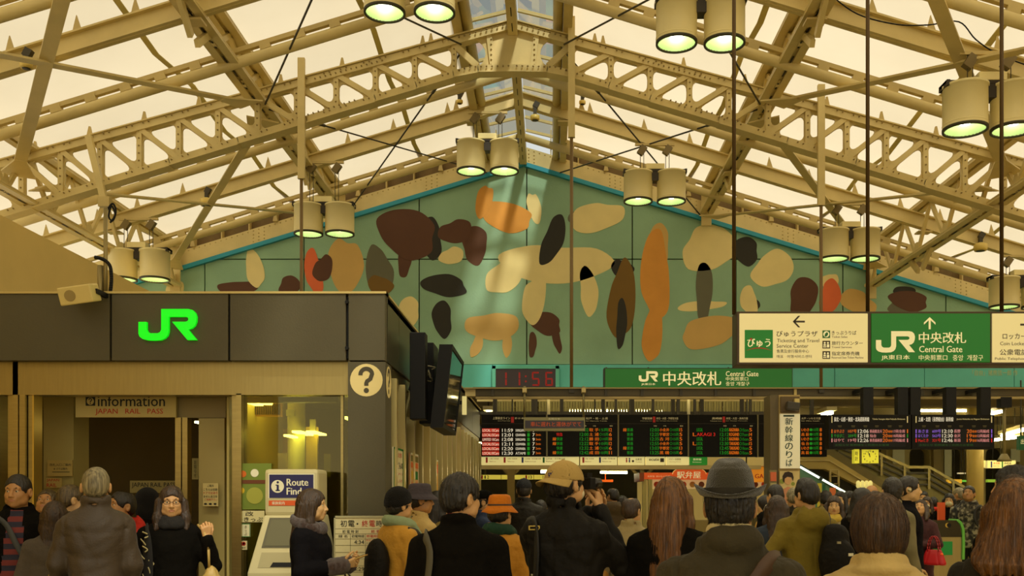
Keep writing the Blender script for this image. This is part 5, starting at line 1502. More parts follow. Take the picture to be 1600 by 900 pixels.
# orange and green small signs, dark backdrop kiosk
b = MB(); b.bb(PX(934, 27), PX(958, 27), 27, 27.1, PZ(753, 27), PZ(749.5, 27)); b.tube((PX(946, 27), 27.05, PZ(750, 27)), (PX(946, 27), 27.05, 3.945), 0.012, 6); tag(b.build('orange_lit_sign', LIT('orange_sign', (240, 100, 20), 0.7)), 'tiny orange lit sign in the dark concourse right of the tan cap', 'sign')

# lunch-box shop with orange fascia
sh = empty('lunch_shop', (0, 0, 0), label='lunch-box shop with arched orange fascia beyond the gates', cat='shop')
SH = 24.0
OR = LIT('shop_orange', (222, 88, 30), 0.35)
b = MB(); b.bb(PX(1005, SH), PX(1213, SH), SH, SH + 0.12, PZ(749, SH), PZ(738.5, SH)); b.build('fascia', OR, sh)
b = MB()
pts = [(PX(1050.5, SH), PZ(749.5, SH))] + [(PX(1076.5 - 26 * math.cos(math.pi * i / 14), SH), PZ(741 - 11.5 * math.sin(math.pi * i / 14), SH)) for i in range(15)] + [(PX(1102.5, SH), PZ(749.5, SH))]
b.plate(pts, [], SH - 0.06, SH); b.build('arched_sign', OR, sh)
b = MB(); pts2 = [(PX(1076.5 - 26.6 * math.cos(math.pi * i / 14), SH), PZ(741 - 12.2 * math.sin(math.pi * i / 14), SH)) for i in range(15)]
pts3 = [(PX(1076.5 - 25.8 * math.cos(math.pi * i / 14), SH), PZ(741 - 11.2 * math.sin(math.pi * i / 14), SH)) for i in range(15)]
b.plate(pts2 + pts3[::-1], [], SH - 0.07, SH - 0.01); b.build('arch_edge', LIT('arch_edge', (236, 190, 110), 0.5), sh)
b = MB(); b.bb(PX(999, SH), PX(1006, SH), SH - 0.05, SH + 1.5, PZ(752, SH), PZ(738.5, SH)); b.build('fascia_end', mat('fascia_end_brown', (150, 70, 30), 0.5), sh)
b = MB(); b.bb(PX(1174, SH), PX(1206, SH), SH - 0.03, SH, PZ(753.5, SH), PZ(729.5, SH)); b.build('garden_sign', LIT('garden_orange', (228, 140, 30), 0.4), sh)
b = MB(); b.bb(PX(1018, SH), PX(1213, SH), SH + 0.1, SH + 0.15, PZ(764, SH), PZ(749, SH)); b.build('photo_menu', LIT('menu_cream', (220, 190, 130), 0.3), sh)
b = MB(); b.bb(PX(1003, SH), PX(1215, SH), SH + 1.2, SH + 1.3, 0, PZ(749, SH)); b.build('shop_back', LIT('shop_inside', (200, 176, 100), 0.25), sh)
for px in (1007, 1016, 1110, 1212):
    b = MB(); b.bb(PX(px, SH) - 0.05, PX(px, SH) + 0.05, SH, SH + 0.1, 0, PZ(749, SH)); b.build('shop_post', mat('shop_post', (190, 176, 120), 0.4), sh)
b = MB(); b.bb(PX(1016, SH), PX(1213, SH), SH, SH + 0.5, 0, 1.0); b.build('shop_counter', mat('shop_counter', (170, 150, 100), 0.5), sh)
p = Print(front(SH - 0.06, 0.004)); p.text('駅弁屋', 1057.5, 736.5, 1095, 747.5, SGP, 0.03); p.build(sh)
p = Print(front(SH, 0.004)); p.text('お弁当  おいしい日本', 1012, 743, 1047, 745.5, SGP, 0.01)
p.build(sh)
p = Print(front(SH - 0.03, 0.004)); p.text('GARD', 1179.5, 740.5, 1206, 747.5, REDP, 0.03); p.build(sh)
p = Print(front(SH + 0.1, 0.004))
for i, x in enumerate(range(1022, 1205, 14)):
    p.disc(x + 4, 757, 4.6, (mat('food_red', (196, 70, 30)), mat('food_tan', (200, 150, 70)), mat('food_brown', (120, 60, 24)))[i % 3], 14)
p.build(sh, 'menu_pictures')
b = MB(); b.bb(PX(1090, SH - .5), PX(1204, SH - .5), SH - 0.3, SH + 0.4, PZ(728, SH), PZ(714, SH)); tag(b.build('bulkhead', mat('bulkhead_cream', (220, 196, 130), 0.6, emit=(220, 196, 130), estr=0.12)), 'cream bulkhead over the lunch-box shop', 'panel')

# escalator with teal glazed balustrade and light strip
es = empty('escalator', (0, 0, 0), label='escalator with teal side and bright handrail strip behind the sign column', cat='escalator')
ED = 21.5
e0, e1 = pp(1246, 727, ED), pp(1338, 781, ED)
b = MB(); b.plate([(PX(1235, ED), PZ(721, ED)), (PX(1340, ED), PZ(783, ED)), (PX(1340, ED), 0.0), (PX(1235, ED), 0.0)], [], ED, ED + 0.1); b.build('balustrade', mat('escalator_teal', (96, 146, 120), 0.3, 0, 0.04, 2), es)
b = MB(); b.bar(pp(1240, 722.5, ED - .03), pp(1340, 781.5, ED - .03), 0.10, 0.07, (0, 0, 1)); b.build('handrail', mat('handrail_navy', (38, 52, 64), 0.4), es)
for a_, c_ in (((1250, 729.5), (1280, 746.5)), ((1285, 749.5), (1320, 769)), ((1329, 774), (1336, 778))):
    b = MB(); b.bar(pp(*a_, ED - .08), pp(*c_, ED - .08), 0.03, 0.045); b.build('light_strip', mat('strip_light', (240, 255, 240), 0.4, emit=(236, 250, 226), estr=1.5), es)
b = MB(); b.plate([(PX(1235, ED + .9), PZ(721, ED + .9)), (PX(1340, ED + .9), PZ(783, ED + .9)), (PX(1340, ED + .9), 0.0), (PX(1235, ED + .9), 0.0)], [], ED + .9, ED + 1.0); b.build('far_balustrade', mat('escalator_teal', (96, 146, 120)), es)
# raised walkway parapet and stair above it
wk = empty('raised_walkway', (0, 0, 0), label='beige concrete walkway parapet sloping down behind the clock', cat='walkway')
WD = 24.5
CON = mat('parapet_beige', (186, 164, 104), 0.7, 0, 0.1, 1.5)
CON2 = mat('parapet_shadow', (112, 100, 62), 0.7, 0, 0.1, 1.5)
b = MB(); b.plate([(PX(1205, WD), PZ(711, WD)), (PX(1296, WD), PZ(711, WD)), (PX(1390, WD), PZ(770, WD)), (PX(1390, WD), PZ(783, WD)), (PX(1290, WD), PZ(733, WD)), (PX(1205, WD), PZ(732, WD))], [], WD, WD + 0.3); b.build('parapet', CON, wk)
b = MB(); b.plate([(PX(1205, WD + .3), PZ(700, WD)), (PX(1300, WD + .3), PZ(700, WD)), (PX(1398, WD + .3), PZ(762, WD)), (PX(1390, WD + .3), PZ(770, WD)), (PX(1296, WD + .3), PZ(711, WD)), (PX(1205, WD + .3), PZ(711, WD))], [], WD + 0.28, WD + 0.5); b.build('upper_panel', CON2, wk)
b = MB(); b.bar(pp(1205, 719.5, WD - .03), pp(1296, 719.5, WD - .03), 0.04, 0.03); b.bar(pp(1296, 719.5, WD - .03), pp(1390, 777, WD - .03), 0.04, 0.03); b.build('edge_rail', STEEL2, wk)
b = MB(); b.bb(PX(1300, WD + .6), PX(1330, WD + .6), WD + .6, WD + .8, 0, PZ(735, WD)); b.build('support', mat('support_dark', (60, 54, 34), 0.6), wk)
for px in (1294, 1307):
    b = MB(); b.bb(PX(px, WD) - .02, PX(px, WD) + .02, WD - .2, WD - .15, 0, PZ(735, WD)); b.build('rail_post', STEEL2, wk)
for py in (735, 745, 757):
    b = MB(); b.bb(PX(1294, WD), PX(1307, WD), WD - .2, WD - .16, PZ(py, WD), PZ(py - 1.5, WD)); b.build('rail_bar', STEEL2, wk)
st_ = empty('staircase', (0, 0, 0), label='olive metal staircase with dark handrails descending behind the far board', cat='staircase')
SDD = 26.0
OLV = mat('stair_olive', (122, 112, 58), 0.6, 0, 0.08, 2)
b = MB(); b.plate([(PX(1310, SDD), PZ(690, SDD)), (PX(1432, SDD), PZ(741, SDD)), (PX(1455, SDD), PZ(741, SDD)), (PX(1530, SDD), PZ(785, SDD)), (PX(1530, SDD), 0.0), (PX(1480, SDD), 0.0), (PX(1425, SDD), PZ(782, SDD)), (PX(1310, SDD), PZ(733, SDD))], [], SDD, SDD + 0.2); b.build('stringer', OLV, st_)
for dz, nm in ((0, 'handrail'), (9, 'guard_rail'), (18, 'guard_rail'), (27, 'guard_rail')):
    for a_, c_ in (((1310, 680), (1420, 730)), ((1420, 730), (1452, 730)), ((1452, 730), (1525, 772))):
        b = MB(); b.bar(pp(a_[0], a_[1] + dz, SDD - .05), pp(c_[0], c_[1] + dz, SDD - .05), 0.05, 0.045 if dz else 0.07); b.build(nm, mat('rail_dark', (58, 52, 30), 0.4, 0.2) if dz else mat('rail_steel', (150, 138, 92), 0.35, 0.5), st_)
for px, py in ((1376, 709), (1412, 727), (1450, 730), (1488, 750)):
    b = MB(); b.bb(PX(px, SDD) - .03, PX(px, SDD) + .03, SDD - .08, SDD - .02, PZ(py + 34, SDD), PZ(py, SDD)); b.build('rail_post', mat('rail_steel', (150, 138, 92)), st_)
# arched piers and round columns beyond
aw = empty('arched_wall', (0, 0, 0), label='pale arched wall with dark openings behind the staircase', cat='wall')
AD = 31.0
STN = mat('pier_stone', (176, 160, 104), 0.7, 0, 0.12, 1.5)
def arch_hole(x0, x1, ytop, ybot=None):
    r_ = (x1 - x0) * 0.32
    zb_ = 0.02
    pts = [(PX(x0, AD), zb_), (PX(x1, AD), zb_)]
    for i in range(6):
        t = math.pi / 2 * i / 5
        pts.append((PX(x1 - r_ + r_ * math.cos(t), AD), PZ(ytop + r_ - r_ * math.sin(t), AD)))
    for i in range(6):
        t = math.pi / 2 * i / 5
        pts.append((PX(x0 + r_ - r_ * math.sin(t), AD), PZ(ytop + r_ - r_ * math.cos(t), AD)))
    return pts
b = MB(); b.plate([(PX(1385, AD), 0), (PX(1700, AD), 0), (PX(1700, AD), 3.95), (PX(1385, AD), 3.95)], [arch_hole(1421, 1453, 700), arch_hole(1483, 1510, 700), arch_hole(1540, 1574, 700), arch_hole(1592, 1650, 704)], AD, AD + 0.5); b.build('arcade', STN, aw)
for x0, x1 in ((1455, 1468), (1467.5, 1470), (1588, 1598)):
    b = MB(); b.bb(PX(x0, AD), PX(x1, AD), AD - 0.2, AD, 0, PZ(702, AD)); b.build('pilaster', mat('pilaster_olive', (146, 128, 76), 0.7), aw)
for x0, x1, y0, y1 in ((1391, 1409, 702, 725), (1471, 1482, 703, 745), (1574, 1588, 702, 722)):
    b = MB(); b.bb(PX(x0, AD), PX(x1, AD), AD - 0.25, AD - 0.2, PZ(y1, AD), PZ(y0, AD)); b.build('pale_panel', mat('pale_panel', (196, 194, 160), 0.5), aw)
col_ = empty('round_column', (PX(1523.5, 22.5), 22.5, 0), label='thick round cream column behind the man in camouflage', cat='column')
b = MB(); b.tube((0, 0, 0), (0, 0, 3.95), 0.182, 28); b.build('shaft', mat('column_stone', (196, 170, 96), 0.6, 0, 0.08, 2), col_)
b = MB(); b.tube((0, 0, 3.75), (0, 0, 3.9), 0.24, 28); b.build('capital', mat('column_stone', (196, 170, 96)), col_)
PD = 14.28
pc = empty('speaker_pole', (PX(1569, PD), PD, 0), label='slim grey pole hung from the gantry with a loudspeaker dish, far right', cat='pole')
b = MB(); b.tube((0, 0, PZ(716, PD)), (0, 0, 3.07), 0.024, 10); b.build('pole_tube', mat('pole_olive', (140, 126, 80), 0.5), pc)
b = MB(); b.lathe([(0.001, 0.12), (0.04, 0.11), (0.08, 0.04), (0.105, 0.0), (0.001, 0.01)], (0, 0, PZ(721, PD)), 18); b.build('dish', mat('pole_olive', (140, 126, 80)), pc)
b = MB(); b.bb(-0.08, 0.08, -0.07, 0.07, PZ(637, PD), PZ(621, PD)); b.build('mount_box', BLACKM, pc)
for (x0, x1, y0, y1, D, c, lab) in ((1543, 1587, 719.5, 731.5, 24.0, (226, 212, 140), 'backlit platform sign behind the right edge head'), (1534, 1540, 719.5, 731, 24.2, (226, 212, 140), 'narrow backlit sign next to the round column'), (1543, 1562, 749, 753.5, 28, (150, 190, 50), 'green lit strip sign low behind the round column'),
                                    (1481, 1503, 749, 755, 28, (240, 180, 40), 'small amber lit sign under the arches'), (1504, 1512, 750, 753, 28, (110, 200, 60), 'small green lit sign under the arches'), (1498, 1509, 738.5, 740.5, 28.5, (240, 220, 170), 'thin white lit sign inside the arch')):
    b = MB(); b.bb(PX(x0, D), PX(x1, D), D, D + 0.12, PZ(y1, D), PZ(y0, D)); o = b.build('backlit_sign', LIT('backlit_%d_%d_%d' % c, c, 0.5)); tag(o, lab, 'sign')
    b = MB(); xm = PX((x0 + x1) / 2, D); b.tube((xm, D + .06, PZ(y0, D) - 0.01), (xm, D + .06, 3.945), 0.012, 6); b.build('drop_rod', DARKM, o)
    if x0 == 1543 and D == 24.0:
        p = Print(front(D, 0.004))
        for xx, m in ((1548, BLUEP), (1565, GREENP)): p.rect(xx, 721, xx + 2.2, 730.5, m)
        p.text('東北線', 1552, 722, 1562, 725.5, ORANGEP, .01); p.text('高崎線', 1569, 722, 1580, 725.5, GREYP, .01); p.text('Line 5 6', 1552, 727, 1561, 729, GREYP); p.text('Line 7 8', 1569, 727, 1579, 729, GREYP)
        p.build(o)
eg = empty('exit_sign', (0, 0, 0), label='dark green hanging sign cut by the right edge', cat='sign')
b = MB(); b.bb(PX(1592, 19.0), PX(1640, 19.0), 19.0, 19.1, PZ(703, 19.0), PZ(681, 19.0)); b.build('sign_face', LIT('exit_green', (16, 70, 34), 0.3), eg)
for px in (1597, 1630):
    b = MB(); b.tube((PX(px, 19.0), 19.05, PZ(681, 19.0)), (PX(px, 19.0), 19.05, 3.85), 0.015, 6); b.build('drop_rod', DARKM, eg)
p = Print(front(19.0, .004)); p.text('出口', 1595, 686, 1608, 694, SGP, .01); p.build(eg)

# square yellow clock hung under the bullet-train board
qc = empty('square_clock', (0, 0, 0), label='square yellow two-faced clock hanging under the bullet-train board', cat='clock')
QD = 13.64
YC = LIT('clock_yellow', (214, 206, 50), 0.55)
b = MB(); b.bb(PX(1345, QD), PX(1373.5, QD), QD, QD + 0.12, PZ(725, QD), PZ(701.5, QD)); b.build('case', mat('clock_case', (110, 100, 60), 0.4, 0.4), qc)
b = MB(); b.bb(PX(1346.5, QD), PX(1372.2, QD), QD - 0.01, QD + 0.02, PZ(723.8, QD), PZ(702.5, QD)); b.build('dial', YC, qc)
b = MB(); b.bb(PX(1334.5, QD), PX(1342, QD), QD - 0.02, QD + 0.1, PZ(724, QD), PZ(702, QD)); b.build('side_sign', YC, qc)
b = MB(); b.bb(PX(1333, QD), PX(1374, QD), QD + 0.02, QD + 0.1, PZ(702.5, QD), PZ(700.0, QD)); b.build('mount', DARKM, qc)
p = Print(front(QD - 0.01, 0.003))
cx_, cy_ = 1359.3, 713.2
for n_ in range(12):
    t = 2 * math.pi * n_ / 12
    x, y = cx_ + 9.6 * math.sin(t), cy_ - 8.6 * math.cos(t)
    p.text(str(n_ or 12), x - (1.0 if n_ not in (0, 10, 11) else 1.7), y - 1.2, x + (1.0 if n_ not in (0, 10, 11) else 1.7), y + 1.2, SGK, .03)
p.line((cx_, cy_ + 1), (cx_ - 3.2, cy_ - 7.5), 0.8, SGK, .001); p.line((cx_, cy_ + 1), (cx_ - 1.0, cy_ - 5.0), 1.2, SGK, .001)
p.build(qc)
p = Print(front(QD - 0.02, 0.003)); p.text('時\n計', 1336, 705, 1340.5, 720, SGK, .005); p.build(qc)

# ticket gate machines
def gate(px, D, lab, w=0.22, L=1.6):
    r = empty('ticket_gate', (PX(px, D), D, 0), label=lab, cat='gate', group='ticket gates')
    H = 1.28
    prof = [(-L / 2, 0.05), (-L / 2, H - 0.3), (-L / 2 + 0.05, H - 0.12), (-L / 2 + 0.16, H - 0.02), (-L / 2 + 0.3, H), (L / 2, H), (L / 2, 0.05)]
    b = MB(); b.plate([(p_[0], p_[1]) for p_ in prof], [], -w / 2, w / 2, 'x'); b.build('body', STAINH, r)
    b = MB(); b.bb(-w / 2 - 0.005, w / 2 + 0.005, -L / 2 + 0.28, L / 2, H, H + 0.03); b.build('top', mat('gate_top_black', (20, 20, 18), 0.1, spec=0.8), r)
    gp = [(-L / 2 - 0.02, 0.3)] + prof[1:5]
    b = MB()
    for a_, c_ in zip(prof[0:4], prof[1:5]):
        b.bar((0, a_[0], a_[1]), (0, c_[0], c_[1]), w + 0.02, 0.05)
    b.build('green_edge', LIT('gate_green', (96, 170, 60), 0.08), r)
    return r
EOF_GATES = True
# the gate in clear view stands broadside at the right
gr = empty('ticket_gate', (PX(1480, 14.0), 14.0, 0), math.radians(0), label='stainless ticket gate with black top and green rounded end, beside the red bag', cat='gate')
w = PX(1512, 14.0) - PX(1452, 14.0)
H = PZ(814, 14.0)
b = MB()
xl, xr = PX(1450, 14.0) - PX(1480, 14.0), PX(1503, 14.0) - PX(1480, 14.0)
rc = 0.06
b.plate([(xl, 0.0), (xr, 0.0), (xr, H - 0.22), (xr - 0.02, H - 0.08), (xr - 0.08, H), (xl, H)], [], 0, 0.3); b.build('body', STAINH, gr)
b = MB(); b.plate([(xl, H - 0.23), (xr - 0.005, H - 0.23), (xr - 0.03, H - 0.07), (xr - 0.08, H + 0.01), (xl, H + 0.01)], [], -0.012, 0.31); b.build('top_cover', mat('gate_top_black', (20, 20, 18), 0.1, spec=0.8), gr)
b = MB()
arcp = [(xr - 0.07, H + 0.012), (xr - 0.02, H - 0.03), (xr + 0.01, H - 0.12), (xr + 0.015, H - 0.32), (xr + 0.01, H - 0.55)]
for a_, c_ in zip(arcp[:-1], arcp[1:]):
    b.bar((a_[0], 0.14, a_[1]), (c_[0], 0.14, c_[1]), 0.34, 0.035, (1, 0, 0))
b.build('green_edge', LIT('gate_green', (96, 170, 60), 0.08), gr)
b = MB(); b.bb(xl - 0.05, PX(1487, 14.0) - PX(1480, 14.0), -0.03, -0.005, PZ(867, 14.0), PZ(846, 14.0)); b.build('flap', LIT('gate_flap_green', (10, 130, 50), 0.12), gr)
b = MB(); b.bb(xr + 0.03, xr + 0.10, 0.3, 0.9, 0, H - 0.1); b.build('side_light', LIT('gate_lime', (120, 190, 70), 0.1), gr)
p = Print(lambda x, z, l: (x, -0.016 - l, z)); p.disc(PX(1480, 14.0) - PX(1480, 14.0), H - 0.06, 0.035, mat('gate_mark', (196, 160, 50), 0.5), 16); p.disc(0.02, H - 0.06, 0.032, BLACKM, 16, 0.002); p.build(gr)
for px, lab in ((1204, 'ticket gate behind the woman in tan, left of the sign column'),):
    gate(px, 14.6, lab)
for (x0, x1, y0, y1, D, c, lab) in ((1466, 1477, 785, 812, 15.5, (222, 90, 40), 'orange notice panel behind the masked passengers'), (1297, 1306, 762, 776, 16.0, (214, 110, 50), 'orange poster panel by the escalator foot'), (1278, 1284, 755, 800, 15.0, (206, 186, 40), 'yellow vertical banner beside the parka man'), (1286, 1290, 757, 767, 16, (20, 90, 50), 'small dark green sign by the escalator')):
    r = empty('notice_stand', (0, 0, 0), label=lab, cat='notice')
    b = MB(); b.bb(PX(x0, D), PX(x1, D), D, D + 0.04, PZ(y1, D), PZ(y0, D)); b.build('panel', LIT('stand_%d' % x0, c, 0.15), r)
    b = MB(); b.bb(PX((x0 + x1) / 2, D) - .015, PX((x0 + x1) / 2, D) + .015, D + 0.01, D + 0.03, 0, PZ(y1, D)); b.bb(PX(x0, D), PX(x1, D), D - 0.1, D + 0.15, 0, 0.02); b.build('stand', DARKM, r)
# pedestal globe lights along the walkway foot
for i, (px, py) in enumerate(((1341, 757), (1347.5, 757), (1354, 757), (1360, 757), (1430, 757))):
    D = 20.5
    r = empty('railing_lamp', (PX(px, D), D, PZ(py, D)), label=('leftmost small glass lantern by the stair foot', 'second small glass lantern by the stair foot', 'third small glass lantern by the stair foot', 'fourth small glass lantern by the stair foot, nearest the tweed coat', 'small glass lantern beside the man with earphone')[i], cat='lamp', group='small lanterns at the stair foot' if i < 4 else None)
    b = MB(); b.tube((0, 0, -PZ(py, D)), (0, 0, -0.08), 0.012, 6); b.build('stem', DARKM, r)
    b = MB(); b.lathe([(0.02, -0.08), (0.045, -0.05), (0.045, 0.05), (0.02, 0.08), (0.001, 0.085)], (0, 0, 0), 12); b.build('globe', mat('lantern_glass', (230, 220, 150), 0.3, emit=(230, 214, 130), estr=0.5), r)
# ================================================================== people: implicit surfaces meshed with surface nets
class Vol:
    """smooth union / difference of rounded solids sampled on a grid, meshed by surface nets"""
    def __init__(s, h):
        s.h, s.ops = h, []
        s.disp = []

    def _p(s, f, lo, hi, k, sgn):
        s.ops.append((f, np.array(lo, float), np.array(hi, float), k, sgn))
        return s

    def ell(s, c, r, k=0.02, sgn=1, R=None):
        c, r = np.array(c, float), np.array(r, float)
        rm = r.max()
        if R is None:
            def f(X, Y, Z):
                a, b, d = (X - c[0]) / r[0], (Y - c[1]) / r[1], (Z - c[2]) / r[2]
                k0 = np.sqrt(a * a + b * b + d * d)
                k1 = np.sqrt((a / r[0]) ** 2 + (b / r[1]) ** 2 + (d / r[2]) ** 2) + 1e-9
                return k0 * (k0 - 1) / k1
            e = r
        else:
            M = np.array(R)
            def f(X, Y, Z):
                x, y, z = X - c[0], Y - c[1], Z - c[2]
                a = (M[0, 0] * x + M[1, 0] * y + M[2, 0] * z) / r[0]
                b = (M[0, 1] * x + M[1, 1] * y + M[2, 1] * z) / r[1]
                d = (M[0, 2] * x + M[1, 2] * y + M[2, 2] * z) / r[2]
                k0 = np.sqrt(a * a + b * b + d * d)
                k1 = np.sqrt((a / r[0]) ** 2 + (b / r[1]) ** 2 + (d / r[2]) ** 2) + 1e-9
                return k0 * (k0 - 1) / k1
            e = np.array([rm] * 3)
        return s._p(f, c - e, c + e, k, sgn)

    def cone(s, a, b, ra, rb, k=0.02, sgn=1):
        a, b = np.array(a, float), np.array(b, float)
        ba = b - a
        L2 = max(1e-9, float(ba @ ba))
        def f(X, Y, Z):
            x, y, z = X - a[0], Y - a[1], Z - a[2]
            t = np.clip((x * ba[0] + y * ba[1] + z * ba[2]) / L2, 0, 1)
            return np.sqrt((x - t * ba[0]) ** 2 + (y - t * ba[1]) ** 2 + (z - t * ba[2]) ** 2) - (ra + (rb - ra) * t)
        r = max(ra, rb)
        return s._p(f, np.minimum(a, b) - r, np.maximum(a, b) + r, k, sgn)

    def chain(s, pts, rs, k=0.02, sgn=1):
        for i in range(len(pts) - 1):
            s.cone(pts[i], pts[i + 1], rs[i], rs[i + 1], k, sgn)
        return s

    def loft(s, zs, rx, ry, yc, k=0.03, p=2.4, sgn=1):
        zs, rx, ry, yc = [np.array(q, float) for q in (zs, rx, ry, yc)]
        def f(X, Y, Z):
            a, b, c = np.interp(Z, zs, rx), np.interp(Z, zs, ry), np.interp(Z, zs, yc)
            q = (np.abs(X / a) ** p + np.abs((Y - c) / b) ** p) ** (1 / p)
            d = (q - 1) * np.minimum(a, b)
            return np.maximum(d, np.maximum(zs[0] - Z, Z - zs[-1]))
        return s._p(f, (-rx.max(), (yc - ry).min(), zs[0]), (rx.max(), (yc + ry).max(), zs[-1]), k, sgn)

    def ring(s, c, rx, ry, r, tilt=0.0, k=0.015, hz=1.0):
        """elliptical tube round the neck; tilt lowers the front"""
        c = np.array(c, float)
        def f(X, Y, Z):
            x, y = X - c[0], Y - c[1]
            q = np.sqrt((x / rx) ** 2 + (y / ry) ** 2) + 1e-9
            dr = (q - 1) * min(rx, ry)
            dz = (Z - c[2] + tilt * y) / hz
            return np.sqrt(dr * dr + dz * dz) - r
        m = max(rx, ry) + r
        return s._p(f, (c[0] - m, c[1] - m, c[2] - r * hz - abs(tilt) * m), (c[0] + m, c[1] + m, c[2] + r * hz + abs(tilt) * m), k, 1)

    def cut(s, nx, ny, nz, d):
        """keep the side where n.p < d"""
        s.ops.append((lambda X, Y, Z: nx * X + ny * Y + nz * Z - d, None, None, 0, 0))
        return s

    def mesh(s):
        h = s.h
        adds = [o for o in s.ops if o[4] == 1]
        lo = np.min([o[1] for o in adds], 0) - 3 * h - 0.03
        hi = np.max([o[2] for o in adds], 0) + 3 * h + 0.03
        n = np.ceil((hi - lo) / h).astype(int) + 1
        F = np.full(n, 9.0, np.float32)
        ax = [lo[i] + h * np.arange(n[i]) for i in range(3)]
        for f, a, b, k, sgn in s.ops:
            if sgn == 0:
                F = np.maximum(F, f(ax[0][:, None, None], ax[1][None, :, None], ax[2][None, None, :]).astype(np.float32))
                continue
            i0 = np.maximum(0, np.floor((a - k - 2 * h - 0.01 - lo) / h).astype(int))
            i1 = np.minimum(n, np.ceil((b + k + 2 * h + 0.01 - lo) / h).astype(int) + 1)
            if (i1 <= i0).any():
                continue
            sl = tuple(slice(p, q) for p, q in zip(i0, i1))
            d = f(ax[0][sl[0]][:, None, None], ax[1][sl[1]][None, :, None], ax[2][sl[2]][None, None, :]).astype(np.float32)
            G = F[sl]
            if sgn == 1:
                if k > 0:
                    hh = np.maximum(k - np.abs(G - d), 0) / k
                    F[sl] = np.minimum(G, d) - hh * hh * k * 0.25
                else:
                    F[sl] = np.minimum(G, d)
            else:
                d = -d
                if k > 0:
                    hh = np.maximum(k - np.abs(G - d), 0) / k
                    F[sl] = np.maximum(G, d) + hh * hh * k * 0.25
                else:
                    F[sl] = np.maximum(G, d)
        if s.disp:
            m = np.abs(F) < 0.06
            I = np.nonzero(m)
            P = [ax[i][I[i]] for i in range(3)]
            for g in s.disp:
                F[I] += g(*P).astype(np.float32)
        F[0], F[-1] = 1, 1
        F[:, 0], F[:, -1] = 1, 1
        F[:, :, 0], F[:, :, -1] = 1, 1
        return nets(F, lo, h)

def nets(F, lo, h):
    S = F < 0
    c = np.zeros(np.array(S.shape) - 1, np.int8)
    for i in (0, 1):
        for j in (0, 1):
            for k in (0, 1):
                c += S[i:S.shape[0] - 1 + i, j:S.shape[1] - 1 + j, k:S.shape[2] - 1 + k]
    act = (c > 0) & (c < 8)
    I = np.stack(np.nonzero(act), 1)
    idx = np.full(act.shape, -1, np.int64)
    idx[tuple(I.T)] = np.arange(len(I))
    off = np.array([(i, j, k) for i in (0, 1) for j in (0, 1) for k in (0, 1)])
    V = np.stack([F[tuple((I + o).T)] for o in off], 1)
    acc = np.zeros((len(I), 3))
    cnt = np.zeros(len(I))
    for a in range(8):
        for b in range(a + 1, 8):
            if np.abs(off[a] - off[b]).sum() != 1:
                continue
            va, vb = V[:, a], V[:, b]
            m = (va < 0) != (vb < 0)
            t = va[m] / (va[m] - vb[m])
            acc[m] += off[a] + t[:, None] * (off[b] - off[a])
            cnt[m] += 1
    pos = lo + h * (I + acc / cnt[:, None])
    faces = []
    for ax_ in range(3):
        u, v = (ax_ + 1) % 3, (ax_ + 2) % 3
        A = [slice(None)] * 3
        B = [slice(None)] * 3
        A[ax_] = slice(0, -1)
        B[ax_] = slice(1, None)
        A[u] = B[u] = slice(1, -1)
        A[v] = B[v] = slice(1, -1)
        a, b = S[tuple(A)], S[tuple(B)]
        for flip, m in ((False, a & ~b), (True, ~a & b)):
            J = np.stack(np.nonzero(m), 1)
            if not len(J):
                continue
            J[:, u] += 1
            J[:, v] += 1
            eu, ev = np.zeros(3, int), np.zeros(3, int)
            eu[u], ev[v] = 1, 1
            q = [idx[tuple((J - eu - ev).T)], idx[tuple((J - ev).T)], idx[tuple(J.T)], idx[tuple((J - eu).T)]]
            Q = np.stack(q if not flip else q[::-1], 1)
            faces.append(Q)
    return pos, np.concatenate(faces)

def np_mesh(name, parts, mats, parent=None, smooth=True):
    """parts: list of (verts, quads, material index)"""
    if not isinstance(mats, (list, tuple)):
        mats = [mats]
    n = 0
    V, Q, Mi = [], [], []
    for v, q, mi in parts:
        V.append(v); Q.append(q + n); Mi.append(np.broadcast_to(np.asarray(mi, np.int32), (len(q),))); n += len(v)
    V, Q, Mi = np.concatenate(V), np.concatenate(Q), np.concatenate(Mi)
    me = bpy.data.meshes.new(name)
    me.vertices.add(len(V))
    me.vertices.foreach_set('co', V.astype(np.float32).ravel())
    me.loops.add(len(Q) * 4)
    me.loops.foreach_set('vertex_index', Q.astype(np.int32).ravel())
    me.polygons.add(len(Q))
    me.polygons.foreach_set('loop_start', np.arange(0, len(Q) * 4, 4, dtype=np.int32))
    me.polygons.foreach_set('loop_total', np.full(len(Q), 4, np.int32))
    me.update(calc_edges=True)
    for m in mats:
        me.materials.append(m)
    me.polygons.foreach_set('material_index', Mi.astype(np.int32))
    me.polygons.foreach_set('use_smooth', np.full(len(Q), smooth, bool))
    me.update()
    return link(name, me, parent)

def folds(seed, amp, f=14.0, squash=0.45):
    """cloth creases: warped crossing waves"""
    r = np.random.RandomState(seed)
    ks = r.normal(size=(5, 3)) * f
    ks[:, 2] *= squash + 0.6 * r.rand(5)
    ph = r.rand(5) * 6.28
    def g(x, y, z):
        w = 1.6 * np.sin(4.1 * x + 3.3 * z + ph[0]) + 1.3 * np.sin(5.3 * y - 4.7 * z + ph[1])
        t = 0
        for i in range(5):
            q = np.sin(ks[i, 0] * x + ks[i, 1] * y + ks[i, 2] * z + w * (1 + 0.3 * i) + ph[i])
            t = t + (1 - np.abs(q)) ** 2 - 0.3
        return amp * t * 0.4
    return g

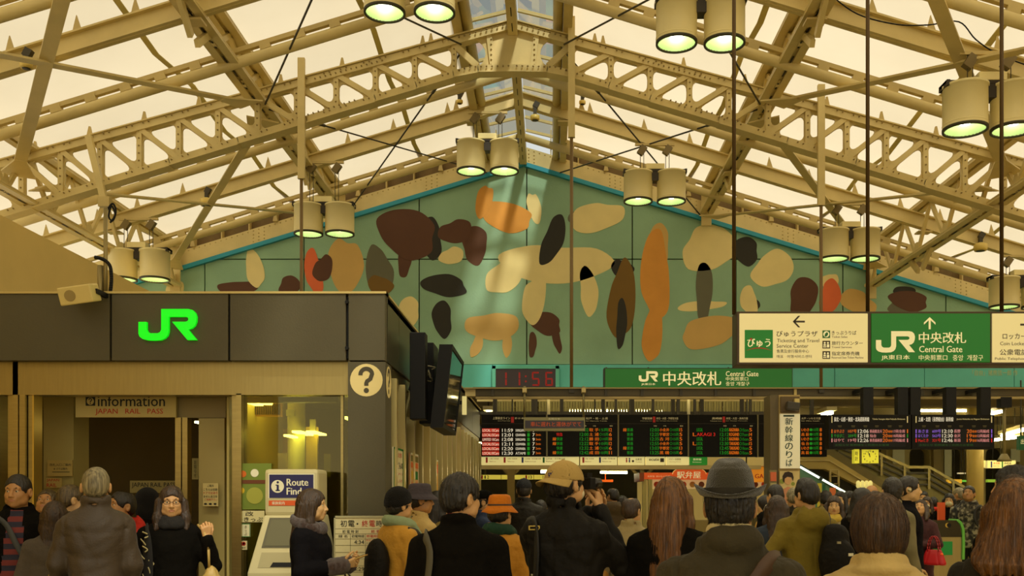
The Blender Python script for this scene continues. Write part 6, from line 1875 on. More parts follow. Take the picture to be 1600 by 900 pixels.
def strands(seed, amp, n=46, c=(0.0, -0.01)):
    """combed hair: ridges that follow the fall of the hair"""
    r = np.random.RandomState(seed)
    p = r.rand(6) * 6.28
    def g(x, y, z):
        t = np.arctan2(x - c[0], y - c[1])
        w = 0.5 * np.sin(3 * t + 9 * z + p[0]) + 0.35 * np.sin(7 * t - 14 * z + p[1])
        return amp * (0.55 * np.sin(n * t + 3 * w + p[2]) + 0.35 * np.sin(n * 2.3 * t + 4 * w + p[3]) + 0.6 * np.sin(9 * t + 5 * w + 20 * z + p[4]))
    return g

# ------------------------------------------------------------------ materials of people
SKINS = {'a': mat('skin_warm', (212, 164, 118), 0.5, 0, 0.07, 14, 0.08, 90), 'b': mat('skin_tan', (186, 136, 90), 0.5, 0, 0.08, 14, 0.08, 90), 'c': mat('skin_fair', (222, 180, 134), 0.48, 0, 0.06, 14, 0.08, 90)}
LIPS = mat('lip_skin', (180, 118, 88), 0.45)
EYEW = mat('eye_white', (226, 214, 196), 0.25)
IRIS = mat('eye_dark_iris', (30, 20, 14), 0.15)
def hairmat(name, c, c2):
    m = mat(name, c, 0.42, 0, 0.25, 70, 0.4, 160, (1, 1, 0.07), col2=c2, spec=0.6)
    return m
HAIRS = {'k': hairmat('hair_black', (40, 32, 24), (22, 17, 12)), 'd': hairmat('hair_dark_brown', (68, 46, 26), (42, 28, 16)), 'r': hairmat('hair_auburn', (126, 80, 24), (80, 48, 12)),
         'g': hairmat('hair_grey', (160, 148, 120), (90, 82, 64)), 'l': hairmat('hair_greying', (110, 92, 62), (52, 42, 28)), 'm': hairmat('hair_brown', (92, 62, 32), (58, 37, 18))}
def cloth(name, c, rough=0.85, var=0.12, b=0.5, bs=24, sheen=0.06, spec=0.25):
    return mat('cloth_' + name, c, rough, 0, var, 7, b, bs, sheen=sheen, spec=spec)

# ------------------------------------------------------------------ building blocks (canonical height 1.72 m, the person looks along +Y)
NECK = Vector((0, -0.01, 1.47))

def head_vol(h, face=True, neck=True, jaw=1.0, age=0):
    v = Vol(h)
    v.ell((0, -0.002, 1.628), (0.076, 0.095, 0.090))
    v.ell((0, -0.030, 1.600), (0.070, 0.066, 0.075), 0.03)
    v.ell((0, 0.030, 1.565), (0.060 * jaw, 0.062, 0.082), 0.03)
    v.ell((0, 0.070, 1.508), (0.026 * jaw, 0.022, 0.020), 0.03)
    for s in (-1, 1):
        v.ell((s * 0.036, 0.062, 1.568), (0.027, 0.028, 0.028), 0.02)
        v.ell((s * 0.050, 0.030, 1.530), (0.022 * jaw, 0.034, 0.026), 0.025)
        v.ell((s * 0.084, -0.010, 1.590), (0.012, 0.019, 0.033), 0.008)
        v.ell((s * 0.092, -0.002, 1.592), (0.008, 0.010, 0.018), 0.006, -1)
    if face:
        v.cone((-0.040, 0.080, 1.622), (0.040, 0.080, 1.622), 0.011, 0.011, 0.016)
        for s in (-1, 1):
            v.ell((s * 0.031, 0.098, 1.603), (0.018, 0.017, 0.011), 0.014, -1)
        v.cone((0, 0.090, 1.612), (0, 0.112, 1.570), 0.007, 0.011, 0.014)
        v.ell((0, 0.108, 1.566), (0.014, 0.013, 0.010), 0.008)
        for s in (-1, 1):
            v.ell((s * 0.013, 0.100, 1.564), (0.008, 0.010, 0.008), 0.006)
        v.ell((0, 0.086, 1.540), (0.026, 0.014, 0.020), 0.02)
        v.ell((0, 0.099, 1.5415), (0.021, 0.007, 0.0052), 0.004)
        v.ell((0, 0.098, 1.5315), (0.018, 0.007, 0.0062), 0.004)
        v.ell((0, 0.106, 1.5365), (0.020, 0.006, 0.0022), 0.003, -1)
        for s in (-1, 1):   # upper lids
            v.ell((s * 0.031, 0.081, 1.6092), (0.0175, 0.0120, 0.0052), 0.003)
            v.ell((s * 0.031, 0.080, 1.5928), (0.0165, 0.0112, 0.0036), 0.003)
    if neck:
        v.cone((0, -0.012, 1.56), (0, -0.032, 1.40), 0.052, 0.056, 0.03)
    return v

def hand_vol(v, wrist, d, nrm, side, curl=(0.5, 0.5, 0.4), spread=0.10, thumb=(0.55, 0.5), sc=1.0, fan=None):
    """palm and five fingers as tapered chains. d: wrist to knuckles, nrm: out of the back of the hand, side +1: thumb on d x nrm side"""
    d = Vector(d).normalized()
    n_ = Vector(nrm)
    n_ = (n_ - d * n_.dot(d)).normalized()
    t = d.cross(n_) * side
    w = Vector(wrist)
    P = lambda a, b, c: w + (t * a + d * b + n_ * c) * sc
    xs = [0.030, 0.011, -0.009, -0.027]
    ln = [(0.042, 0.026, 0.021), (0.046, 0.029, 0.022), (0.042, 0.027, 0.021), (0.033, 0.020, 0.018)]
    for i in range(4):
        kn = P(xs[i], 0.088 - 0.005 * abs(i - 1), 0.002)
        v.cone(P(xs[i] * 0.55, 0.012, 0), kn, 0.0150 * sc, 0.0125 * sc, 0.010)
        a, p = 0.0, kn
        sp = spread * (1.3 - i * 0.9)
        for j in range(3):
            c_ = curl[j] if fan is None else fan[i][j]
            a += c_
            dirv = d * math.cos(a) * math.cos(sp) + t * math.sin(sp) * math.cos(a) - n_ * math.sin(a)
            q = p + dirv * ln[i][j] * sc
            v.cone(p, q, (0.0088 - 0.0007 * j) * sc, (0.0083 - 0.0009 * j) * sc, 0.0035)
            p = q
    b0 = P(0.026, 0.022, -0.006)
    b1 = b0 + (t * math.sin(thumb[0] + 0.35) + d * math.cos(thumb[0] + 0.35) - n_ * thumb[1] * 0.6).normalized() * 0.044 * sc
    b2 = b1 + (t * math.sin(thumb[0]) * 0.7 + d * math.cos(thumb[0] * 0.6) - n_ * thumb[1]).normalized() * 0.033 * sc
    b3 = b2 + (t * math.sin(thumb[0]) * 0.2 + d * 1.0 - n_ * thumb[1] * 1.2).normalized() * 0.026 * sc
    v.chain([P(0.010, 0.008, 0), b0, b1, b2, b3], [0.016 * sc, 0.0145 * sc, 0.0105 * sc, 0.0098 * sc, 0.0075 * sc], 0.006)
    return v

def torso_prof(w=1.0, hem=0.80, flare=1.0, d=1.0, belly=0.0, neck=True, slope=0.0):
    zs = [hem, 0.92, 1.05, 1.16, 1.28, 1.35, 1.395, 1.43, 1.455, 1.485]
    rx = [0.190 * flare, 0.184, 0.172, 0.182, 0.204, 0.212, 0.200, 0.150, 0.106, 0.066]
    ry = [0.150 * flare, 0.146 + belly, 0.138 + belly, 0.140 + belly * .7, 0.142, 0.128, 0.108, 0.088, 0.074, 0.060]
    yc = [0.0, 0.0, 0.0, 0.0, -0.004, -0.012, -0.018, -0.022, -0.026, -0.028]
    if hem > 0.9:
        zs[1] = hem + 0.05
    return zs, [q * w for q in rx[:7]] + rx[7:], [q * d for q in ry[:7]] + ry[7:], yc

ARM_L = 0.30, 0.26
def arm(spec, side):
    """spec: (elbow, wrist) offsets from the canonical rest, or absolute tuples"""
    sh = Vector((side * 0.172, -0.015, 1.345))
    e, w = spec
    return sh, Vector(e), Vector(w)

REST = {1: ((0.246, -0.035, 1.09), (0.246, 0.05, 0.85)), -1: ((-0.246, -0.035, 1.09), (-0.246, 0.05, 0.85))}

_TR = {}
def trousers(m, h=0.02):
    k = m.name
    if k not in _TR:
        v = Vol(h)
        v.ell((0, 0, 0.93), (0.165, 0.118, 0.12))
        for s in (-1, 1):
            v.chain([(s * 0.085, 0, 0.88), (s * 0.10, 0.005, 0.48), (s * 0.105, -0.015, 0.09)], [0.095, 0.068, 0.06], 0.04)
        v.disp.append(folds(11, 0.006, 16, 1.0))
        a, q = v.mesh()
        o = np_mesh('trousers', [(a, q, 0)], m)
        _TR[k] = o.data
        bpy.data.objects.remove(o)
    return _TR[k]
_SH = {}
def shoe_mesh():
    if not _SH:
        v = Vol(0.014)
        v.ell((0, 0.06, 0.035), (0.045, 0.13, 0.04)); v.cone((0, -0.02, 0.05), (0, -0.02, 0.12), 0.045, 0.045, 0.03)
        v.cut(0, 0, -1, -0.002)
        a, q = v.mesh()
        o = np_mesh('shoe', [(a, q, 0)], mat('shoe_leather', (30, 24, 20), 0.4))
        _SH[0] = o.data
        bpy.data.objects.remove(o)
    return _SH[0]

def rot_head(parts_v, turn, pitch, roll=0.0):
    M = (Matrix.Translation(NECK) @ Matrix.Rotation(math.radians(turn), 4, 'Z') @ Matrix.Rotation(math.radians(-pitch), 4, 'X') @ Matrix.Rotation(math.radians(roll), 4, 'Y') @ Matrix.Translation(-NECK))
    A = np.array(M)
    return parts_v @ A[:3, :3].T + A[:3, 3], M

def hair_vol(style, h, seed):
    v = Vol(h)
    amp, n = 0.0032, 34
    if style in ('short', 'thin', 'crop', 'tuft', 'side'):
        t = 0.009 if style != 'crop' else 0.005
        v.ell((0, -0.006, 1.630), (0.078 + t, 0.097 + t, 0.092 + t))
        v.ell((0, -0.042, 1.590), (0.070 + t * 0.8, 0.064 + t * 0.8, 0.072), 0.02)
        if style == 'tuft':
            v.ell((0.01, 0.03, 1.70), (0.06, 0.06, 0.035), 0.03)
        v.ell((0, 0.115, 1.590), (0.071, 0.070, 0.072), 0.012, -1)
        for s in (-1, 1):
            v.ell((s * 0.098, 0.004, 1.584), (0.032, 0.034, 0.046), 0.006, -1)
            v.ell((s * 0.06, 0.07, 1.545), (0.05, 0.055, 0.05), 0.006, -1)
        v.cut(0, 0.35, -1, -1.528)
        if style == 'thin':
            v.ell((0.0, -0.015, 1.735), (0.050, 0.062, 0.034), 0.012, -1)
        amp = 0.0036 if style in ('short', 'tuft', 'side') else 0.0015
        v.disp.append(strands(seed, amp, n))
        v.disp.append(folds(seed, amp * 1.3, 42, 0.9))
        return v
    if style == 'bob':
        v.ell((0, -0.010, 1.632), (0.098, 0.118, 0.104))
        v.ell((0, -0.030, 1.585), (0.104, 0.098, 0.092), 0.03)
        v.ell((0, -0.040, 1.535), (0.088, 0.080, 0.060), 0.03)
        v.ell((0, 0.120, 1.575), (0.060, 0.080, 0.080), 0.015, -1)
        v.cut(0, 0.15, -1, -1.490)
        v.disp.append(strands(seed, 0.0022, 60))
        return v
    ln = {'long': 1.24, 'mid': 1.36, 'vlong': 1.12, 'full': 1.37}[style]
    v.ell((0, -0.006, 1.632), (0.087, 0.108, 0.098))
    v.ell((0, -0.028, 1.585), (0.091, 0.086, 0.095), 0.03)
    wide = 0.102 if style != 'full' else 0.15
    v.loft([ln, ln + min(0.10, (1.45 - ln) * 0.6), 1.45, 1.54, 1.60], [wide * 0.78, wide, wide * 0.98, 0.102, 0.09], [0.038, 0.055, 0.066, 0.082, 0.07], [-0.120, -0.105, -0.075, -0.045, -0.03], 0.03)
    for s in (-1, 1):     # locks in front of the shoulders
        if style in ('mid', 'full'):
            v.chain([(s * 0.088, 0.02, 1.60), (s * 0.098, 0.035, 1.48), (s * 0.105, 0.07, 1.37 if style == 'full' else 1.40)], [0.03, 0.034, 0.024], 0.03)
        else:
            v.chain([(s * 0.086, 0.015, 1.60), (s * 0.096, 0.0, 1.47), (s * 0.09, -0.04, 1.36)], [0.03, 0.032, 0.03], 0.03)
    v.ell((0, 0.120, 1.575), (0.058, 0.082, 0.078), 0.015, -1)
    v.disp.append(strands(seed, 0.0026, 54, (0.0, -0.03)))
    def split(x, y, z):     # ragged ends
        return np.where(z < ln + 0.07, 0.012 * (0.5 + 0.5 * np.sin(np.arctan2(x, y + 0.06) * 24)) * np.clip((ln + 0.07 - z) / 0.07, 0, 1), 0)
    v.disp.append(split)
    return v

from mathutils.bvhtree import BVHTree
def strand_curves(V, Q, root, m, seed, n, short, zmax):
    """loose hairs laid along the fall of the hair, one object"""
    r = random.Random(seed)
    bv = BVHTree.FromPolygons([tuple(p) for p in V], [tuple(f) for f in Q])
    c = bpy.data.curves.new('hair_strands', 'CURVE')
    c.dimensions = '3D'
    c.bevel_depth = 0.0007
    c.bevel_resolution = 0
    zlo, zhi = V[:, 2].min(), V[:, 2].max()
    for _ in range(n):
        p = Vector(V[r.randrange(len(V))])
        if p.z > zmax or (p.z < zlo + 0.03 and short):
            continue
        d = Vector((r.uniform(-.5, .5), r.uniform(-.7, .2), -0.25))
        pts = []
        lift = r.uniform(0.0008, 0.0035)
        for k in range(5 if short else 13):
            loc, nr, _, _ = bv.find_nearest(p)
            if loc is None:
                break
            pts.append(loc + nr * (lift + (0.0016 * k if short else 0)))
            g = Vector((r.uniform(-.12, .12), r.uniform(-.12, .12), -1.0)) * (0.4 if nr.z > 0.6 else 1.0) + d * (0.8 if nr.z > 0.4 else 0.15)
            g = g - nr * g.dot(nr)
            if g.length < 1e-4:
                break
            p = loc + g.normalized() * (0.010 if short else 0.026)
            if p.z < zlo + 0.004:
                break
        if len(pts) < 3:
            continue
        sp = c.splines.new('POLY')
        sp.points.add(len(pts) - 1)
        sp.points.foreach_set('co', [u for q_ in pts for u in (*q_, 1.0)])
        sp.points.foreach_set('radius', [max(0.25, 1.0 - 0.75 * i / (len(pts) - 1)) for i in range(len(pts))])
    c.materials.append(m)
    o = bpy.data.objects.new('hair_strands', c)
    COL.objects.link(o)
    o.parent = root
    o['kind'] = 'stuff'

PEOPLE = []
def person(px, top, D, yaw, label, coat, hair=('short', 'k'), skin='a', turn=0, pitch=0, hem=0.80, w=1.0, face=False, arms=None, hands=(False, False), collar='fold', hat=None, glasses=False, mask=False,
           scarf=None, puff=0, pants=None, seed=1, coat2=None, open_front=None, hatH=0.0, belly=0.0, lean=0.0, X=None, flare=1.0, jaw=1.0, cuff=None, seams=False, fine=None, handspec=None, H=None, fold=0.010, depth=1.0):
    """one standing person whose crown is seen at (px, top) from the camera when standing at distance D"""
    Hc = PZ(top, D) - hatH if H is None else H
    s = Hc / 1.72
    x = PX(px, D) if X is None else X
    yaw = yaw + math.degrees(math.atan2(-x, D))      # angles are given against the line of sight
    h = fine or (0.009 if D < 4 else 0.011 if D < 6 else 0.014 if D < 7.5 else 0.018 if D < 10 else 0.024)
    hh = 0.0042 if D < 5 else 0.0052 if D < 7.5 else 0.0065 if D < 10 else 0.0085
    sm = SKINS[skin]
    # ---- body: head, neck and hands are the skin that shows, one mesh with the hidden trunk and limbs
    hv, hq = head_vol(hh, face, True, jaw).mesh()
    hv0 = hv.copy()
    fm = 0
    if face:
        cen = hv0[hq].mean(1)
        fm = (((np.abs(cen[:, 0]) / 0.0225) ** 2 + ((cen[:, 2] - 1.5362) / 0.0105) ** 2 < 1) & (cen[:, 1] > 0.086)).astype(np.int32)
    hv, HM = rot_head(hv, turn, pitch)
    parts = [(hv, hq, fm)]
    arms = arms or {}
    A = {}
    for sd_ in (1, -1):
        e, w_ = arms.get(sd_, REST[sd_])
        A[sd_] = arm((e, w_), sd_)
    tv = Vol(0.03)
    zs, rx, ry, yc = torso_prof(w * 0.86, 0.80, 1.0, 0.84)
    tv.loft(zs, [q * (0.84 if i < 7 else 0.72) for i, q in enumerate(rx)], [q * (0.84 if i < 7 else 0.66) for i, q in enumerate(ry)], yc, 0.03)
    for sd_ in (1, -1):
        a, e, w_ = A[sd_]
        tv.chain([a, e, w_], [0.045, 0.036, 0.026], 0.03)
        tv.chain([(sd_ * 0.085, 0, 0.86), (sd_ * 0.1, 0, 0.48), (sd_ * 0.105, -0.015, 0.1)], [0.075, 0.052, 0.04], 0.03)
    parts.append((*tv.mesh(), 0))
    for i, sd_ in enumerate((1, -1)):
        if hands[i] or D < 12:
            a, e, w_ = A[sd_]
            d = (w_ - e).normalized()
            hs_ = (handspec or {}).get(sd_, {})
            vv = Vol(0.0042 if hands[i] and D < 9 else 0.0075)
            vv.cone(w_ - d * 0.09, w_ + d * 0.012, 0.031, 0.026, 0.01)
            hand_vol(vv, w_ + d * 0.0, hs_.get('d', d), hs_.get('n', (sd_ * 1.0, 0.1, 0.2)), hs_.get('side', -sd_), hs_.get('curl', (0.35, 0.5, 0.4)), 0.06, hs_.get('thumb', (0.5, 0.4)), 1.0, hs_.get('fan'))
            parts.append((*vv.mesh(), 0))
    root = np_mesh('person', parts, [sm, LIPS])
    tag(root, label, 'person')
    root.location = (x, D, 0)
    root.scale = (s, s, s)
    root.rotation_euler = (math.radians(-lean), 0, math.radians(yaw))
    if lean:
        root.rotation_mode = 'ZXY' if False else 'XYZ'
    # ---- coat
    cv = Vol(h)
    zs, rx, ry, yc = torso_prof(w, hem, flare, depth, belly)
    cv.loft(zs, rx, ry, yc, 0.03)
    for sd_ in (1, -1):
        a, e, w_ = A[sd_]
        a2 = Vector((a.x * w, a.y, a.z))
        d = (w_ - e).normalized()
        cv.cone(a2, e, 0.070, 0.057, 0.035)
        cv.cone(e, w_ - d * 0.005, 0.057, 0.045, 0.02)
    if collar == 'fold':
        cv.ring((0, -0.022, 1.478), 0.076, 0.074, 0.013, 0.30, 0.010, 2.0)
    elif collar == 'stand':
        cv.ring((0, -0.022, 1.500), 0.078, 0.078, 0.012, 0.16, 0.012, 2.6)
    elif collar == 'hood':
        cv.ring((0, -0.025, 1.460), 0.090, 0.085, 0.030, 0.30, 0.02, 1.5)
        cv.ell((0, -0.125, 1.415), (0.130, 0.070, 0.100), 0.03)
        cv.ell((0, -0.085, 1.500), (0.066, 0.060, 0.050), 0.02, -1)
    elif collar == 'high':
        cv.ring((0, -0.022, 1.487), 0.082, 0.079, 0.013, 0.20, 0.012, 2.0)
        cv.ring((0, -0.026, 1.455), 0.100, 0.088, 0.018, 0.22, 0.016, 2.0)
    elif collar == 'wide':
        cv.ring((0, -0.022, 1.460), 0.086, 0.080, 0.018, 0.30, 0.014, 2.0)
        cv.ring((0, -0.026, 1.430), 0.118, 0.094, 0.016, 0.20, 0.014, 1.2)
    if collar in ('fold', 'stand', 'wide', 'high'):
        cv.loft([1.476, 1.62], [0.062, 0.062], [0.063, 0.063], [-0.020, -0.014], 0.004, 2.0, -1)
    if puff:
        pz = 0.062 if puff == 1 else 0.045
        cv.disp.append(lambda X_, Y_, Z_: -0.010 * np.abs(np.sin(np.pi * (Z_ + 0.25 * np.abs(X_)) / pz)) + 0.006 if puff == 1 else -0.008 * np.abs(np.sin(np.pi * (Z_ + X_) / 0.07)) * np.abs(np.sin(np.pi * (Z_ - X_) / 0.07)) + 0.003)
    cv.disp.append(folds(seed, fold, 15))
    if seams:
        def sm_(X_, Y_, Z_):
            g = 0.005 * np.exp(-((X_) / 0.008) ** 2) * (Z_ < 1.32) + 0.005 * np.exp(-((Z_ - 1.325 + 0.03 * np.cos(X_ * 9)) / 0.008) ** 2) * (np.abs(X_) < 0.19) + 0.006 * np.exp(-((np.abs(X_) - 0.178 + 0.03 * (1.42 - Z_)) / 0.008) ** 2) * (Z_ > 1.22)
            return g * (Y_ < 0)
        cv.disp.append(sm_)
    a, q = cv.mesh()
    mi = 0
    mats_ = [coat]
    if open_front is not None:
        cen = a[q].mean(1)
        opw = 0.040 + 0.055 * np.clip((1.46 - cen[:, 2]) / 0.5, 0, 1)
        mi = ((np.abs(cen[:, 0]) < opw) & (cen[:, 1] > 0.02) & (cen[:, 2] < 1.47)).astype(np.int32)
        mats_ = [coat, open_front]
    np_mesh('coat', [(a, q, mi)], mats_, root)
    if cuff is not None:
        for sd_ in (1, -1):
            _, e, w_ = A[sd_]
            d = (w_ - e).normalized()
            fv = Vol(0.009); fv.cone(w_ - d * 0.075, w_ - d * 0.005, 0.066, 0.066, 0.01); fv.disp.append(folds(seed + 3, 0.010, 70, 1.0))
            np_mesh('fur_cuff', [(*fv.mesh(), 0)], cuff, root)
    # ---- legs
    link('trousers', trousers(pants or cloth('trouser_dark', (38, 34, 32))), root)
    for sd_ in (1, -1):
        o = link('shoe', shoe_mesh(), root)
        o.location = (sd_ * 0.105, -0.02, 0)
    # ---- hair and face
    if hair and hair[0] != 'none':
        hv_ = hair_vol(hair[0], hh * 1.1, seed)
        if hat and hair[0] in ('short', 'crop', 'side'):
            hv_.cut(0, 0, 1, getattr(hat, 'cz', 1.64))
        a, q = hv_.mesh()
        a, _ = rot_head(a, turn, pitch)
        np_mesh('hair', [(a, q, 0)], HAIRS[hair[1]], root)
        if D < 6.3:
            strand_curves(a, q, root, HAIRS[hair[1]], seed, 900 if D < 4 else 520, hair[0] in ('short', 'crop', 'tuft', 'side', 'thin'), 1.64 if hat else 9)
    def headpart(nm, mb, m, **kw):
        A_ = np.array(HM)
        mb.v = [tuple(np.array(p) @ A_[:3, :3].T + A_[:3, 3]) for p in mb.v]
        return mb.build(nm, m, root, **kw)
    if face:
        for sd_ in (1, -1):
            b = MB(); b.smooth = True
            b.lathe([(0.0116 * math.sin(t), 0.0116 * math.cos(t)) for t in np.linspace(0.05, 3.09, 9)], (sd_ * 0.031, 0.0800, 1.6005), 14)
            headpart('eye', b, EYEW, fix=False)
            b = MB(); b.smooth = True
            n_ = 10
            c = Vector((sd_ * 0.031, 0.0800, 1.6005)); 
            g_ = 0.0
            vv = [(c.x + g_, c.y + 0.0120, c.z)] + [(c.x + 0.0058 * math.cos(6.283 * i / n_), c.y + 0.0107, c.z + 0.0058 * math.sin(6.283 * i / n_)) for i in range(n_)]
            b.add(vv, [(0, 1 + i, 1 + (i + 1) % n_) for i in range(n_)])
            headpart('iris', b, IRIS)
            bv = Vol(0.003)
            bv.chain([(sd_ * 0.014, 0.092, 1.620), (sd_ * 0.032, 0.091, 1.6255), (sd_ * 0.048, 0.078, 1.620)], [0.0035, 0.0036, 0.002], 0.004)
            a, q = bv.mesh(); a, _ = rot_head(a, turn, pitch)
            np_mesh('eyebrow', [(a, q, 0)], HAIRS['k' if not hair or hair[1] in 'kgl' else 'd'], root)
    if glasses:
        b = MB(); b.smooth = True
        for sd_ in (1, -1):
            pts = [Vector((sd_ * (0.033 + 0.023 * math.cos(t)), 0.111 - 0.004 * abs(math.cos(t)), 1.600 + 0.015 * math.sin(t))) for t in np.linspace(0, 6.2832, 17)]
            b.path(pts, 0.0018, 5)
            b.path([Vector((sd_ * 0.056, 0.108, 1.604)), Vector((sd_ * 0.079, 0.05, 1.606)), Vector((sd_ * 0.080, -0.01, 1.602))], 0.0016, 5)
        b.path([Vector((-0.010, 0.112, 1.602)), Vector((0.010, 0.112, 1.602))], 0.0018, 5)
        headpart('glasses', b, mat('glasses_black', (26, 22, 20), 0.3))
    if mask:
        mv = Vol(0.005)
        mv.ell((0, 0.048, 1.545), (0.066, 0.070, 0.048)); mv.ell((0, 0.098, 1.556), (0.028, 0.026, 0.026), 0.02)
        mv.ell((0, 0.02, 1.545), (0.062, 0.066, 0.06), 0.0, -1)
        mv.cut(0, -1, 0, -0.035)
        for sd_ in (1, -1):
            mv.chain([(sd_ * 0.064, 0.05, 1.555), (sd_ * 0.081, 0.0, 1.600)], [0.0035, 0.0035], 0.002)
        a, q = mv.mesh(); a, _ = rot_head(a, turn, pitch)
        np_mesh('face_mask', [(a, q, 0)], mat('mask_white', (232, 224, 200), 0.8), root)
    if scarf is not None:
        sv = Vol(h * 0.8)
        sv.ring((0, -0.015, 1.478), 0.086, 0.088, 0.030, 0.16, 0.02, 1.1)
        sv.ring((0.0, -0.010, 1.455), 0.104, 0.100, 0.030, 0.22, 0.02, 1.2)
        if scarf[1]:
            sv.chain([(0.06, 0.09, 1.44), (0.085, 0.13, 1.34), (0.08, 0.15, 1.20)], [0.032, 0.034, 0.030], 0.03)
        sv.disp.append(folds(seed + 9, 0.009, 24))
        np_mesh('scarf', [(*sv.mesh(), 0)], scarf[0], root)
    if hat:
        hat(root, headpart, turn, pitch, hh)
    root['h'] = Hc
    del root['h']
    return root, A, s

# ------------------------------------------------------------------ hats
def hat_fedora(m, band):
    def f(root, hp, turn, pitch, hh):
        v = Vol(0.005)
        v.loft([1.628, 1.66, 1.70, 1.725], [0.092, 0.088, 0.078, 0.068], [0.112, 0.107, 0.096, 0.084], [0.0, 0.0, 0.0, 0.0], 0.01, 2.1)
        v.ell((0, 0.0, 1.700), (0.074, 0.092, 0.082), 0.02)
        v.ell((0, -0.030, 1.786), (0.026, 0.050, 0.026), 0.030, -1)
        for s in (-1, 1):
            v.ell((s * 0.085, 0.075, 1.755), (0.030, 0.04, 0.04), 0.03, -1)
        v.ell((0, 0, 1.640), (0.080, 0.100, 0.05), 0.01, -1)
        a, q = v.mesh(); a, _ = rot_head(a, turn, pitch)
        np_mesh('hat_crown', [(a, q, 0)], m, root)
        b = MB()
        def wp(p, t, r):
            k = (r - 0.08) / 0.05
            return (p[0], p[1], p[2] + max(0, k) ** 2 * (0.030 * math.cos(t) ** 2 - 0.008 * math.sin(t) ** 2))
        b.lathe([(0.080, 1.641), (0.095, 1.638), (0.110, 1.637), (0.122, 1.642), (0.130, 1.650), (0.132, 1.647), (0.123, 1.637), (0.110, 1.630), (0.095, 1.631), (0.080, 1.634)], (0, 0, 0), 48, 0.97, 1.14, wp)
        hp('hat_brim', b, m, fix=False)
        b = MB(); b.lathe([(0.0945, 1.636), (0.0935, 1.664), (0.0915, 1.666)], (0, 0, 0), 40, 1.0, 1.21); hp('hat_band', b, band, fix=False)
    f.cz = 1.632
    return f

def hat_bucket(m, band=None):
    def f(root, hp, turn, pitch, hh):
        b = MB()
        def wp(p, t, r):
            k = max(0, (r - 0.088) / 0.06)
            return (p[0], p[1], p[2] - 0.006 * k * math.sin(3 * t) - 0.004 * k * math.cos(5 * t + 1))
        b.lathe([(0.001, 1.742), (0.05, 1.742), (0.074, 1.734), (0.082, 1.715), (0.087, 1.675), (0.090, 1.656), (0.112, 1.632), (0.137, 1.606), (0.136, 1.603), (0.110, 1.627), (0.086, 1.652)], (0, -0.002, 0), 44, 1.0, 1.17, wp)
        hp('hat_shell', b, m, fix=False)
        b = MB(); b.lathe([(0.0905, 1.655), (0.0895, 1.668), (0.0885, 1.669)], (0, -0.002, 0), 40, 1.0, 1.17); hp('hat_band', b, band or m, fix=False)
    f.cz = 1.650
    return f

def hat_cap(m, emblem=None, back=False):
    def f(root, hp0, turn, pitch, hh):
        FL = -1 if back else 1
        def hp(nm, b, m_, **kw):
            b.v = [(FL * p[0], FL * (p[1] + 0.006) - 0.006, p[2] - (0.022 if back else 0)) for p in b.v]
            return hp0(nm, b, m_, **kw)
        v = Vol(0.0055)
        v.ell((0, -0.006, 1.640), (0.095, 0.115, 0.106)); v.ell((0, -0.006, 1.640), (0.088, 0.108, 0.098), 0.0, -1)
        v.cut(0, 0.10, -1, -1.640)
        v.ell((0, -0.006, 1.746), (0.010, 0.010, 0.006), 0.004)
        v.disp.append(lambda X_, Y_, Z_: 0.0016 * np.exp(-(np.sin(3 * np.arctan2(X_, Y_ + 0.006)) / 0.09) ** 2))
        a, q = v.mesh(); a = a * np.array([FL, FL, 1.0]) - np.array([0, 0.012 if back else 0, 0.022 if back else 0]); a, _ = rot_head(a, turn, pitch)
        np_mesh('cap_crown', [(a, q, 0)], m, root)
        b = MB(); b.smooth = True
        n_, mrow = 14, 6
        vv = []
        for lay in (0, -0.005):
            for j in range(mrow + 1):
                for i in range(n_ + 1):
                    t = math.pi * (0.10 + 0.80 * i / n_)
                    e = 1 + 0.0 * j
                    x_ = math.cos(t) * (0.094 + 0.006 * j / mrow)
                    y_ = -0.006 + math.sin(t) * 0.110 + (j / mrow) * 0.072 * math.sin(t) ** 0.6
                    z_ = 1.650 + 0.012 * math.sin(t) - 0.014 * (j / mrow) - 0.030 * (math.cos(t) ** 2) * (0.3 + 0.7 * j / mrow) + lay
                    vv.append((x_, y_, z_))
        W = n_ + 1
        T = W * (mrow + 1)
        fs = [(j * W + i, j * W + i + 1, (j + 1) * W + i + 1, (j + 1) * W + i) for j in range(mrow) for i in range(n_)]
        fs += [tuple(k + T for k in q_[::-1]) for q_ in fs]
        edge = [i for i in range(W)] + [j * W + n_ for j in range(1, mrow + 1)] + [mrow * W + i for i in range(n_ - 1, -1, -1)] + [j * W for j in range(mrow - 1, 0, -1)]
        fs += [(edge[i], edge[i] + T, edge[(i + 1) % len(edge)] + T, edge[(i + 1) % len(edge)]) for i in range(len(edge))]
        b.add(vv, fs)
        hp('cap_peak', b, m)
        if emblem:
            b = MB()
            for pl in emblem:
                pts = []
                for (ax_, z_) in pl:
                    t = math.pi / 2 - ax_
                    zz = (z_ - 1.640) / 0.105
                    rr_ = math.sqrt(max(0.05, 1 - zz * zz))
                    pts.append((math.cos(t) * 0.0975 * rr_, -0.006 + math.sin(t) * 0.1175 * rr_, z_))
                b.add(pts, [tuple(range(len(pts)))])
            hp('cap_emblem', b, NAVYP, fix=False)
    f.cz = 1.612 if back else 1.634
    return f

